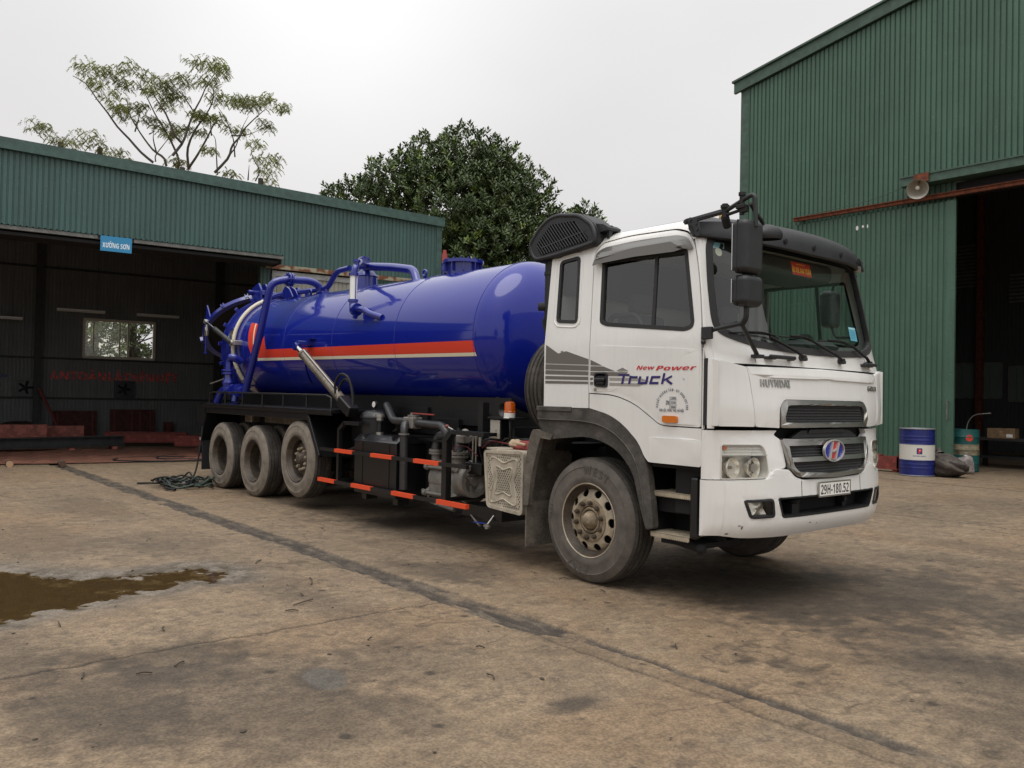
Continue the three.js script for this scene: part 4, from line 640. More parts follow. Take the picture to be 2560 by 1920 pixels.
// ---- livery: grey mountains and bars, lettering
{
  const grey = std([0.135, 0.122, 0.108], 0.5), paler = std([0.30, 0.285, 0.265], 0.5), L = (p, m = grey, off = 0.003) => part('livery_stripe', patch(p, null, onSide(off), { t: 0.0018, max: 0.15 }), m);
  L([[-0.487, 2.005], [-0.33, 1.925], [-0.23, 1.942], [0.038, 1.868], [0.038, 1.822], [-0.488, 1.842]]);
  [[1.835, 1.79, 1.814, 1.774], [1.783, 1.748, 1.766, 1.734], [1.733, 1.704, 1.722, 1.694], [1.690, 1.667, 1.682, 1.662]].forEach(([a, b, c, d]) => L([[-0.489, a], [0.038, c], [0.038, d], [-0.489, b]]));
  [[[0.068, 1.862], [0.20, 1.812], [0.068, 1.816]], [[0.068, 1.808], [0.215, 1.805], [0.345, 1.764], [0.068, 1.77]], [[0.068, 1.762], [0.36, 1.757], [0.545, 1.722], [0.068, 1.731]], [[0.068, 1.715], [0.10, 1.715], [0.10, 1.70], [0.068, 1.692]], [[0.068, 1.68], [0.10, 1.68], [0.10, 1.656], [0.068, 1.658]]].forEach((p) => L(p, grey, 0.0085));
  [[[0.285, 1.715], [0.62, 1.708], [0.70, 1.683], [0.285, 1.69]], [[0.285, 1.673], [0.66, 1.667], [0.60, 1.645], [0.285, 1.65]]].forEach((p) => L(p, paler, 0.0085));
  [[[0.36, 1.768], [0.425, 1.792], [0.485, 1.766]], [[0.37, 1.762], [0.48, 1.757], [0.46, 1.735]]].forEach((p) => L(p, std([0.2, 0.19, 0.175], 0.5), 0.0095));
  const tex = canvasTex(2048, 1100, (x, w, h) => { // x 0.30..1.18, y 1.38..1.85 in metres
    const X = (m) => (m - 0.28) / 0.90 * w, Y = (m) => (1.86 - m) / 0.4834 * h; x.clearRect(0, 0, w, h);
    const ital = (s, x0, x1, yb, yt, col, weight, sk) => { x.save(); x.fillStyle = col; x.font = weight + ' 100px sans-serif'; const m = x.measureText(s).width; x.transform((X(x1) - X(x0)) / m, 0, 0, (Y(yb) - Y(yt)) / 73, X(x0), Y(yb)); x.transform(1, 0, -sk, 1, 0, 0); x.fillText(s, 0, 0); x.restore(); };
    ital('New', 0.562, 0.742, 1.773, 1.806, '#c2222c', 'bold', 0.3); ital('Power', 0.752, 1.13, 1.766, 1.802, '#c2222c', 'bold', 0.3);
    // blocky italic word
    x.save(); x.transform(1.2, 0, -0.26, 1, X(0.375), Y(1.662)); x.strokeStyle = '#2a2064'; x.lineWidth = 40; x.lineJoin = 'miter'; x.lineCap = 'butt';
    const H = Y(1.662) - Y(1.742), hh = Y(1.662) - Y(1.722); const st = (p, lw = 42) => { x.lineWidth = lw; x.beginPath(); p.forEach(([a, b], i) => (i ? x.lineTo(a, -b) : x.moveTo(a, -b))); x.stroke(); };
    st([[-20, H - 16], [200, H - 16]], 32); st([[92, H - 10], [92, 0]], 44);
    st([[232, 0], [232, hh - 16], [370, hh - 16]]); st([[420, hh], [420, 17], [560, 17], [560, hh]]); st([[560, 0], [560, hh]]);
    st([[800, hh - 16], [650, hh - 16], [640, 17], [790, 17]]); st([[860, 0], [860, H + 6]], 40); st([[870, hh * 0.45], [1010, hh]], 34); st([[930, hh * 0.5], [1040, 0]], 38); x.restore();
    // round registration stamp
    x.fillStyle = '#22243c'; const cx = X(0.925), cy = Y(1.485), R = 300; const word = vmarks(x);
    x.font = 'bold 66px sans-serif'; const arc = 'KHUẤT HOÀNG TÂM - ĐT: 0968 287 398'; const a0 = -PI - 0.02, a1 = 0.10; const W = [...arc].map((c) => x.measureText(word.base(c)).width * 0.62), tot = W.reduce((p, c) => p + c, 0); let acc = 0;
    [...arc].forEach((c, i) => { const a = a0 + (a1 - a0) * (acc + W[i] / 2) / tot; acc += W[i]; x.save(); x.translate(cx + R * Math.cos(a), cy + R * 0.94 * Math.sin(a)); x.rotate(a + PI / 2); x.scale(0.62, 1); word.put(c, 0, 0, 66); x.restore(); });
    x.save(); x.translate(cx - 8, cy + 66); x.scale(0.62, 1); word.line('THỌ LỘC, PHÚC THỌ, HÀ NỘI', 0, 0, 62); x.restore();
    x.save(); x.translate(cx - 92, cy - 52); x.scale(0.62, 1); x.font = 'bold 98px sans-serif'; x.textAlign = 'center'; x.fillText('2N', 0, 0); x.restore();
    x.fillRect(cx - 44, cy - 196, 7, 214); x.fillRect(cx - 44, cy - 138, 156, 6); x.fillRect(cx - 44, cy - 52, 156, 6);
    x.font = 'bold 57px sans-serif'; x.textAlign = 'left'; ['13500KG', '16370KG', '30000KG'].forEach((s, i) => { x.save(); x.translate(cx - 26, cy - 146 + i * 78); x.scale(0.52, 1); x.fillText(s, 0, 0); x.restore(); });
    x.fillRect(X(1.02), Y(1.702), 46, 5); x.fillRect(X(1.03), Y(1.694), 30, 5);
  });
  part('door_lettering', decalGeo(onSide(0.0098), 0.28, 1.18, 1.3766, 1.86, 12, 4), printMat(tex), truck, true);
  part('fine_print', [patch([[-0.30, 1.945], [-0.265, 1.944], [-0.265, 1.94], [-0.30, 1.941]], null, onSide(0.003), { t: 0.001 }), patch([[-0.295, 1.936], [-0.27, 1.935], [-0.27, 1.932], [-0.295, 1.933]], null, onSide(0.003), { t: 0.001 })], M.matt);
}
function vmarks(x) { // Vietnamese letters drawn as base letters with their marks
  const T = { 'Ư': 'U', 'Ơ': 'O', 'Ở': 'O', 'Ấ': 'Â', 'Đ': 'D', 'Ọ': 'O', 'Ộ': 'Ô', 'Ế': 'Ê', 'Ậ': 'Â' }, base = (c) => T[c] || c;
  const put = (c, px, py, s) => {
    const b = base(c), w = x.measureText(b).width; x.textAlign = 'left'; x.fillText(b, px - w / 2, py); const cap = s * 0.72, lw = s * 0.10; x.save(); x.strokeStyle = x.fillStyle; x.lineWidth = lw; x.beginPath();
    if ('ƯƠỞ'.includes(c)) { x.moveTo(px + w * 0.36, py - cap + lw); x.lineTo(px + w * 0.58, py - cap + lw * 0.3); x.lineTo(px + w * 0.58, py - cap - s * 0.12); }
    if (c === 'Ở') { x.moveTo(px - s * 0.08, py - cap - s * 0.22); x.lineTo(px + s * 0.06, py - cap - s * 0.24); x.lineTo(px + s * 0.02, py - cap - s * 0.06); }
    if (c === 'Ấ' || c === 'Ế') { x.moveTo(px + s * 0.12, py - cap - s * 0.16); x.lineTo(px + s * 0.26, py - cap - s * 0.32); }
    if (c === 'Đ') { x.moveTo(px - w * 0.62, py - cap / 2); x.lineTo(px, py - cap / 2); }
    x.stroke(); if ('ỌỘẬ'.includes(c)) { x.beginPath(); x.arc(px, py + s * 0.15, s * 0.075, 0, 7); x.fill(); } x.restore();
  };
  const line = (str, px, py, s) => { x.font = `bold ${s}px sans-serif`; const W = [...str].map((c) => x.measureText(base(c)).width), tot = W.reduce((a, b) => a + b, 0); let q = px - tot / 2; [...str].forEach((c, i) => { put(c, q + W[i] / 2, py, s); q += W[i]; }); };
  return { base, put, line };
}
// ---- bonnet, corner panels, grilles
{
  const by = 0.022, bon = round([[0.905, 1.36, 0.03], [0.955, 1.80, 0.02], [0, 1.812], [-0.955, 1.80, 0.02], [-0.905, 1.36, 0.03], [-0.66, 1.352], [-0.655, 1.50, 0.02], [-0.60, 1.565, 0.07], [0.60, 1.565, 0.07], [0.655, 1.50, 0.02], [0.66, 1.352]], 0.0);
  part('bonnet', patch(bon, null, onFront(by), { t: 0.03, max: 0.1, lip: 0.003 }), M.white);
  part('bonnet_crease', patch(round([[0.93, 1.735], [0.95, 1.795], [0, 1.806], [-0.95, 1.795], [-0.93, 1.735], [-0.8, 1.722], [0, 1.73], [0.8, 1.722]], 0.01), null, onFront(by + 0.012), { t: 0.014, max: 0.14, lip: 0.012 }), M.white);
  for (const s of [1, -1]) { // corner deflector with a sunk channel, black strip behind it
    const f = s > 0 ? (g) => g : flips;
    const cp = sub('corner_panel', truck), rec = round([[1.085, 1.72], [0.945, 1.735], [0.905, 1.40], [1.075, 1.445]], 0.03);
    obj('panel_skin', f([patch(round([[0.965, 1.795], [1.205, 1.842, 0.01], [1.205, 1.362, 0.02], [0.915, 1.36]], 0.015), [rec], onFront(0.028), { t: 0.075, max: 0.07, lip: 0.003 })]), M.white, cp);
    obj('channel', f([patch(grow(rec, 0.01), null, (z, y, d) => [frontX(z, y) + 0.022 - 0.034 * sstep(0.90, 0.97, z) - d, y, z], { t: 0.006, max: 0.06 })]), M.white, cp);
    obj('return', f([patch(round([[1.236, 1.365], [1.236, 1.845], [1.315, 1.835], [1.318, 1.365]], 0.008), null, (x, y, d) => [x, y, 1.222 - 0.0 * x - d], { t: 0.02, max: 0.1 })]), M.white, cp);
    obj('gap_strip', f([box(1.204, 1.238, 1.365, 1.85, 1.19, 1.2475, 0.006)]), M.rubber, cp);
    obj('lower_strip', f([patch(round([[1.192, 1.338], [1.192, 1.93], [1.204, 1.93], [1.204, 1.338]], 0.005), null, onSide(-0.004), { t: 0.02, max: 0.2 })]), M.white, cp);
  }
  // upper grille: chrome surround, honeycomb bars
  const mesh = (loop, z0, z1, y0, y1, off) => { const o = []; const inside = (z, y) => { let c = false; for (let i = 0, j = loop.length - 1; i < loop.length; j = i++) { const a = loop[i], b = loop[j]; if ((a.y > y) !== (b.y > y) && z < (b.x - a.x) * (y - a.y) / (b.y - a.y) + a.x) c = !c; } return c; }; let k = 0; for (let y = y0; y < y1; y += 0.0215, k++) for (let z = z0 + (k & 1) * 0.014; z < z1; z += 0.028) if (inside(z, y)) { const g = new THREE.CylinderGeometry(0.0, 0.0125, 0.014, 4, 1, true).rotateZ(-PI / 2); g.scale(1, 0.85, 1.15); g.translate(frontX(z, y) + off, y, z); o.push(g); } return o; };
  const g1 = sub('upper_grille', truck), o1 = round([[0.645, 1.352, 0.02], [0.65, 1.50, 0.02], [0.60, 1.562, 0.06], [-0.60, 1.562, 0.06], [-0.65, 1.50, 0.02], [-0.645, 1.352, 0.02]], 0.02), i1 = round([[0.59, 1.392], [0.592, 1.475, 0.02], [0.555, 1.522, 0.04], [-0.555, 1.522, 0.04], [-0.592, 1.475, 0.02], [-0.59, 1.392]], 0.015);
  obj('chrome_surround', patch(o1, [i1], onFront(0.036), { t: 0.04, max: 0.1, lip: 0.012 }), M.dullChrome, g1);
  obj('backing', patch(grow(i1, 0.01), null, onFront(0.004), { t: 0.01, max: 0.2 }), M.plastic, g1);
  obj('honeycomb', mesh(i1, -0.62, 0.62, 1.40, 1.53, 0.010), M.plastic, g1).userData.kind = 'stuff';
  // lower grille with two chrome bars
  const g2 = sub('lower_grille', truck), o2 = round([[0.635, 1.275, 0.03], [0.585, 1.06, 0.06], [0.50, 0.985, 0.06], [0, 0.962], [-0.50, 0.985, 0.06], [-0.585, 1.06, 0.06], [-0.635, 1.275, 0.03], [-0.58, 1.27], [0.58, 1.27]], 0.01), i2 = round([[0.575, 1.25, 0.02], [0.535, 1.07, 0.04], [0.47, 1.02, 0.04], [0, 1.0], [-0.47, 1.02, 0.04], [-0.535, 1.07, 0.04], [-0.575, 1.25, 0.02]], 0.015);
  obj('chrome_surround', patch([...o2], [i2], onFront(0.03), { t: 0.05, max: 0.1, lip: 0.012 }), M.dullChrome, g2);
  obj('backing', patch(grow(i2, 0.01), null, onFront(-0.004), { t: 0.01, max: 0.2 }), M.plastic, g2);
  obj('honeycomb', [mesh(i2, -0.6, 0.6, 1.015, 1.10, 0.002), mesh(i2, -0.6, 0.6, 1.14, 1.215, 0.002)], M.plastic, g2).userData.kind = 'stuff';
  for (const [a, b] of [[1.218, 1.252], [1.098, 1.132]]) obj('chrome_bar', patch(round([[0.60, b], [0.588, a], [-0.588, a], [-0.60, b]], 0.005), null, onFront(0.026), { t: 0.03, max: 0.12, lip: 0.012 }), M.dullChrome, g2);
  // oval badge: slanted chrome letter over red and blue
  const bd = sub('badge', truck); const bx = frontX(0, 1.17) + 0.03, el = (r, n = 28) => circ(0, 1.172, r, n, r * 0.60);
  const oval = (rz, ry) => Array.from({ length: 30 }, (_, i) => V2(rz * Math.cos(i / 30 * 2 * PI), 1.172 + ry * Math.sin(i / 30 * 2 * PI)));
  obj('badge_ring', plate(oval(0.152, 0.086), [oval(0.143, 0.079)], inZY(bx + 0.022), 0.02), M.badge, bd);
  obj('badge_red', plate(oval(0.138, 0.074), null, inZY(bx + 0.008), 0.01), std([0.55, 0.03, 0.03], 0.3), bd);
  const fl = (p) => p.map(([a, b]) => [-a, b + 1.172]); // drawn as seen from ahead
  obj('badge_blue', [fl([[-0.138, 0.0], [-0.12, 0.040], [-0.06, 0.068], [-0.03, 0.07], [-0.075, -0.062], [-0.12, -0.036]]), fl([[0.138, 0.0], [0.12, -0.040], [0.06, -0.068], [0.03, -0.07], [0.075, 0.062], [0.12, 0.036]])].map((p) => plate(p, null, inZY(bx + 0.0095), 0.004)), std([0.02, 0.03, 0.30], 0.3), bd);
  obj('badge_letter', [fl([[-0.080, -0.062], [-0.052, -0.070], [-0.012, 0.074], [-0.034, 0.072]]), fl([[0.080, 0.062], [0.052, 0.070], [0.012, -0.074], [0.034, -0.072]]), fl([[-0.045, -0.016], [0.03, -0.002], [0.042, 0.016], [-0.03, 0.004]])].map((p) => plate(round(p, 0.008), null, inZY(bx + 0.020), 0.012)), M.badge, bd);
  // raised names on the bonnet
  const name = (n, s, z0, z1, y, size) => { const g = text3(s, size, 0.006), w = g.boundingBox.max.x; const p = g.attributes.position; for (let i = 0; i < p.count; i++) { const z = lerp(z0, z1, p.getX(i) / w), yy = y + p.getY(i), d = p.getZ(i); p.setXYZ(i, frontX(z, yy) + by + 0.002 + d + (yy > 1.722 ? 0.01 : 0), yy, z); } g.computeVertexNormals(); part(n, g, M.dullChrome); };
  name('bonnet_lettering', 'HUYNDAI', 0.855, 0.515, 1.655, 0.056); name('bonnet_name', 'GOLD', -0.70, -0.925, 1.655, 0.04);
  // dark space behind the gap and crossmember under the bonnet
  part('radiator_panel', [box(1.05, 1.36, 0.62, 1.34, -0.85, 0.85), box(0.9, 1.16, 0.7, 1.9, -1.16, 1.16)], M.matt);
  part('grille_bridge', [patch(round([[0.50, 1.275], [0.36, 1.33], [-0.36, 1.33], [-0.50, 1.275]], 0.02), null, onFront(0.0), { t: 0.03, max: 0.15 }), patch(round([[0.28, 1.31], [0.26, 1.336], [-0.26, 1.336], [-0.28, 1.31]], 0.008), null, onFront(0.012), { t: 0.03, max: 0.15 })], M.plastic);
}
// ---- headlight panels, headlights, bumper
for (const s of [1, -1]) {
  const f = s > 0 ? (g) => g : flips;
  const hl = round([[1.15, 1.232, 0.015], [0.835, 1.232, 0.03], [0.80, 1.20, 0.03], [0.785, 1.02, 0.03], [0.82, 0.988, 0.02], [1.15, 0.982, 0.012]], 0.02);
  part('headlight_panel', f([patch(round([[1.198, 0.978], [1.198, 1.332], [0.66, 1.332, 0.01], [0.70, 1.30, 0.02], [0.625, 1.262, 0.02], [0.60, 1.055, 0.03], [0.76, 1.04], [0.77, 0.985, 0.02]], 0.01), [hl], onFront(-0.004), { t: 0.05, max: 0.08 }), cornerStrip(0.978, 1.332, -0.004, 0.044, frontX, 1.192)]), M.white);
  const h = sub('headlight', truck);
  obj('lens', f([patch(grow(hl, -0.006), null, onFront(0.006), { t: 0, max: 0.1 })]), M.lens, h);
  obj('reflector_shell', f([patch(grow(hl, 0.006), null, onFront(-0.085), { t: 0.01, max: 0.1 }), patch(grow(hl, 0.004), [grow(hl, -0.004)], onFront(0.0), { t: 0.09, max: 0.1 })]), std([0.70, 0.68, 0.63], 0.3, 0.4), h);
  const bowl = (z, y, r, x) => lathe([[0.02, -0.075], [r * 0.55, -0.055], [r * 0.85, -0.02], [r, 0.012], [r + 0.004, 0.012], [r + 0.004, 0.0]], 'x', 26).translate(x, y, z);
  obj('reflector', f([bowl(1.045, 1.06, 0.075, frontX(1.045, 1.06) - 0.04), bowl(0.885, 1.06, 0.072, frontX(0.885, 1.06) - 0.04)]), M.fogBowl, h);
  obj('bulb', f([rod([frontX(1.045, 1.06) - 0.11, 1.06, 1.045], [frontX(1.045, 1.06) - 0.045, 1.06, 1.045], 0.012), disc([frontX(0.885, 1.06) - 0.05, 1.06, 0.885], 0.03, 0.03, 'x')]), M.steel, h);
  obj('turn_lamp', f(Array.from({ length: 7 }, (_, i) => patch([[1.14, 1.152 + i * 0.011], [0.80, 1.152 + i * 0.011], [0.80, 1.160 + i * 0.011], [1.14, 1.160 + i * 0.011]], null, onFront(-0.02), { t: 0.012, max: 0.12, lip: 0.004 }))), phy([0.8, 0.79, 0.75], 0.15, 0.1, { clearcoat: 1 }), h);
  obj('divider', f([patch([[1.148, 1.148], [0.79, 1.148], [0.79, 1.154], [1.148, 1.154]], null, onFront(0.001), { t: 0.05, max: 0.12 })]), M.steel, h);
  obj('side_reflector', f([patch(circ(1.118, 1.205, 0.014, 12), null, onFront(-0.008), { t: 0.006 })]), std([0.45, 0.12, 0.06], 0.4), h);
}
{
  const op = round([[0.71, 0.835, 0.02], [-0.71, 0.835, 0.02], [-0.645, 0.692, 0.02], [0.645, 0.692, 0.02]], 0.02);
  const fog = [[1.005, 0.828, 0.02], [0.765, 0.834, 0.025], [0.735, 0.70, 0.025], [0.945, 0.696, 0.03]];
  const foH = round(fog, 0.02), foL = round(fog.map(([a, b, c]) => [-a, b, c]).reverse(), 0.02);
  const outline = round(sym([[0, 0.954], [0.42, 0.962], [0.515, 0.985, 0.03], [0.585, 1.045, 0.03], [0.70, 1.048, 0.03], [0.765, 1.035, 0.03], [0.80, 0.978, 0.04], [1.135, 0.972], [1.135, 0.572], [0.98, 0.548, 0.06], [0.55, 0.54, 0.1], [0, 0.545]]), 0);
  const bulge = (z, y, d) => { const k = Math.max(0, (0.66 - y) / 0.1); return [frontX(z, y) + 0.012 - 0.03 * k * k - d, y, z]; };
  part('bumper', [patch(outline, [op, foH, foL], bulge, { t: 0.06, max: 0.06, lip: 0.004 }), cornerStrip(0.572, 0.972, 0, 0.11, (z, y) => bulge(z, y, 0)[0], 1.188), flip(cornerStrip(0.572, 0.972, 0, 0.11, (z, y) => bulge(z, y, 0)[0], 1.188))], M.white);
  part('bumper_seam', [0.44, -0.44].flatMap((z) => [patch([[z, 0.955], [z + 0.006, 0.955], [z + 0.008, 0.84], [z + 0.002, 0.84]], null, (a, y, d) => { const q = bulge(a, y, d); q[0] += 0.0012; return q; }, { t: 0.003, max: 0.1 })]), M.frame);
  part('bumper_grille', [patch(grow(op, 0.02), null, (z, y, d) => [frontX(z, y) - 0.16 - d, y, z], { t: 0.02, max: 0.2 }), patch(grow(op, 0.006), [grow(op, -0.006)], (z, y, d) => [frontX(z, y) + 0.014 - d, y, z], { t: 0.16, max: 0.1 }), box(1.30, 1.46, 0.69, 0.70, -0.66, 0.66)], M.frame);
  part('tow_eye', [lathe([[0.02, 0], [0.05, 0.005], [0.055, 0.02], [0.05, 0.03], [0.015, 0.032]], 'y', 20).translate(1.42, 0.775, 0.40), box(1.36, 1.45, 0.70, 0.775, 0.36, 0.46), disc([1.44, 0.765, -0.30], 0.02, 0.06, 'x'), box(1.34, 1.42, 0.70, 0.79, -0.40, -0.34)], M.frame);
  for (const s of [1, -1]) {
    const f = s > 0 ? (g) => g : flips, h = sub('fog_light', truck), in1 = grow(foH, -0.016);
    obj('bezel', f([patch(grow(foH, 0.004), [in1], (z, y, d) => [frontX(z, y) + 0.022 - d, y, z], { t: 0.07, max: 0.12, lip: 0.006 })]), M.plastic, h);
    obj('lens', f([patch(in1, null, (z, y, d) => [frontX(z, y) + 0.006 - d, y, z], { t: 0, max: 0.1 })]), M.lens, h);
    obj('reflector', f([patch([[0.99, 0.81], [0.78, 0.82], [0.755, 0.71], [0.94, 0.71]], null, (z, y, d) => [frontX(z, y) - 0.03 - 0.04 * Math.abs(Math.sin((z - 0.75) * 22 + (y - 0.7) * 14)) - d, y, z], { t: 0.004, max: 0.035 })]), M.fogBowl, h);
  }
  part('paint_chip', [[1.0, 0.63, 0.006, 0.014], [1.09, 0.585, 0.012, 0.006], [1.02, 0.645, 0.012, 0.004], [0.30, 0.63, 0.012, 0.004], [0.2, 0.62, 0.005, 0.005]].map(([z, y, a, b]) => patch(circ(z, y, a, 9, b), null, (u, v, d) => { const q = bulge(u, v, d); q[0] += 0.0015; return q; }, { t: 0.001 })), std([0.16, 0.11, 0.075], 0.8));
  const pl = sub('licence_plate', truck), tx = canvasTex(940, 220, (x, w, h) => { x.fillStyle = '#e6e5df'; x.fillRect(0, 0, w, h); x.strokeStyle = '#1a1a1a'; x.lineWidth = 7; x.strokeRect(8, 8, w - 16, h - 16); x.fillStyle = '#15161a'; x.textAlign = 'center'; x.textBaseline = 'middle'; x.font = 'bold 205px sans-serif'; x.save(); x.translate(w / 2, h / 2 + 6); const s = '29H-180.52', m = x.measureText(s).width; x.scale(850 / m, 1); x.fillText(s, 0, 0); x.restore(); });
  obj('plate_base', box(1.535, 1.542, 0.822, 0.934, -0.236, 0.236, 0.002), M.whitePlastic, pl);
  obj('plate_print', decalGeo((u, v) => [1.5432, v, -u], -0.235, 0.235, 0.823, 0.933), new THREE.MeshStandardMaterial({ map: tx, roughness: 0.45, side: THREE.DoubleSide }), pl, true);
  obj('plate_rim', plate([[-0.239, 0.819], [0.239, 0.819], [0.239, 0.937], [-0.239, 0.937]], [[[-0.233, 0.825], [0.233, 0.825], [0.233, 0.931], [-0.233, 0.931]]], inZY(1.546), 0.012), M.steel, pl);
}
// ---- cab inside
{
  const c = sub('cab_interior', truck);
  obj('dashboard', [box(0.80, 1.22, 1.72, 1.96, -1.08, 1.08, 0.06), lathe([[0, 0], [0.16, 0.0], [0.26, 0.05], [0.3, 0.11], [0.24, 0.15], [0, 0.17]], 'y', 24).scale(0.75, 0.9, 1.35).translate(1.02, 1.93, -0.42), box(0.95, 1.26, 1.9, 1.94, -1.0, 1.0, 0.015)], M.dash, c);
  obj('floor', [box(-0.45, 1.1, 1.36, 1.42, -1.18, 1.18), box(-0.44, 1.12, 1.42, 1.44, -0.35, 0.35)], M.interior, c);
  obj('headliner', [box(-0.42, 1.02, 2.80, 2.83, -1.02, 1.02), ], M.liner, c); obj('overhead_shelf', box(0.45, 0.95, 2.64, 2.80, -1.0, 1.0, 0.05), M.interior, c);
  obj('bunk', [box(-0.43, -0.05, 1.6, 1.82, -1.15, 1.15, 0.04), box(-0.43, -0.41, 1.44, 2.44, -1.15, 1.15)], M.liner, c); obj('upper_locker', box(-0.43, -0.12, 2.45, 2.79, -1.12, 1.12, 0.03), M.matt, c);
  for (const z of [0.62, -0.62]) obj('seat', [box(0.05, 0.60, 1.62, 1.80, z - 0.25, z + 0.25, 0.06), box(-0.02, 0.14, 1.78, 2.28, z - 0.25, z + 0.25, 0.06), box(0.0, 0.11, 2.29, 2.46, z - 0.14, z + 0.14, 0.04), box(0.12, 0.5, 1.42, 1.62, z - 0.2, z + 0.2)], M.seat, c);
  obj('steering_wheel', [new THREE.TorusGeometry(0.225, 0.017, 8, 32).rotateY(PI / 2).rotateZ(-0.9).translate(0.74, 2.0, -0.62), rod([0.74, 2.0, -0.62], [0.95, 1.78, -0.62], 0.03), rod([0.74, 2.0, -0.84], [0.74, 2.0, -0.40], 0.018)], M.matt, c);
  obj('grab_handle', pipe([[0.12, 2.13, 1.10], [0.14, 2.23, 1.09], [0.42, 2.23, 1.09], [0.50, 2.12, 1.10]], 0.022, 0.06), M.plastic, c);
  obj('curtain', [patch([[-0.1, 2.62], [0.25, 2.62], [0.25, 2.04], [-0.1, 2.04]], null, (x, y, d) => [x, y, -1.06 + 0.02 * Math.sin(x * 60) - d], { t: 0.004, max: 0.03 })], M.liner, c);
}
// ---- sun visor over the windshield
{
  const F0 = (z) => 1 - 0.0 * z, rows = [[1.0, 2.945, 0], [1.14, 2.965, 0.12], [1.27, 2.925, 0.2], [1.325, 2.865, 0.27], [1.345, 2.80, 0.285], [1.345, 2.735, 0.285], [1.32, 2.725, 0.27], [1.16, 2.79, 0.15]];
  const pos = [], N = 40, at = (j, i) => { const z = lerp(-1.2, 1.2, i / N), e = Math.pow(Math.abs(z) / 1.2, 3.2), [x, y, k] = rows[(j %= rows.length)]; return [x - k * e, y + (j > 0 && j < 4 ? -0.06 : j === 0 ? -0.05 : j === 4 ? -0.02 : 0.03) * Math.pow(Math.abs(z) / 1.2, 2), z]; };
  for (let j = 0; j < rows.length; j++) for (let i = 0; i < N; i++) { const a = at(j, i), b = at(j, i + 1), c = at(j + 1, i + 1), d = at(j + 1, i); pos.push(...a, ...b, ...c, ...a, ...c, ...d); }
  for (const i of [0, N]) for (let j = 1; j < rows.length - 1; j++) pos.push(...at(0, i), ...at(j, i), ...at(j + 1, i));
  const g = new THREE.BufferGeometry(); g.setAttribute('position', new THREE.Float32BufferAttribute(pos, 3));
  const v = sub('sun_visor', truck);
  obj('visor_shell', toCreasedNormals(mergeVertices(g, 1e-5), 0.75), M.plastic, v);
  for (const s of [1, -1]) { const f = s > 0 ? (q) => q : flips; obj('side_bracket', f([plate(round([[0.965, 2.868, 0.03], [1.0, 2.898, 0.03], [1.10, 2.885, 0.02], [1.13, 2.76, 0.01], [1.085, 2.755, 0.01], [1.075, 2.825, 0.02]], 0.01), null, inXY(1.222), 0.022, 0.3), disc([1.0, 2.872, 1.224], 0.014, 0.01), disc([1.04, 2.876, 1.224], 0.014, 0.01), disc([1.10, 2.845, 1.224], 0.012, 0.01), disc([1.105, 2.80, 1.224], 0.012, 0.01)]), M.plastic, v); }
  for (const z of [0.42, 0.02, -0.42, 0.85, -0.85]) obj('bolt_recess', [disc([at(4, (z + 1.2) / 2.4 * N)[0] + 0.002, 2.79, z], 0.022, 0.012, 'x', 14), disc([at(4, (z + 1.2) / 2.4 * N)[0] + 0.006, 2.79, z], 0.009, 0.012, 'x', 8)], M.matt, v);
  for (const z of [-1.12]) { const q = at(4, (z + 1.2) / 2.4 * N); obj('clearance_lamp', box(q[0] - 0.09, q[0] + 0.008, 2.745, 2.805, z - 0.06, z + 0.06, 0.008), phy([0.14, 0.12, 0.10], 0.15, 0, { clearcoat: 1 }), v); }
  const bc = sub('roof_beacon', truck); obj('lamp', lathe([[0, 0.075], [0.02, 0.07], [0.032, 0.04], [0.034, 0]], 'y', 18).translate(0.97, 2.98, 0.72), std([0.42, 0.26, 0.08], 0.5), bc); obj('cap', box(0.985, 1.01, 3.01, 3.05, 0.69, 0.74, 0.008), M.matt, bc);
}
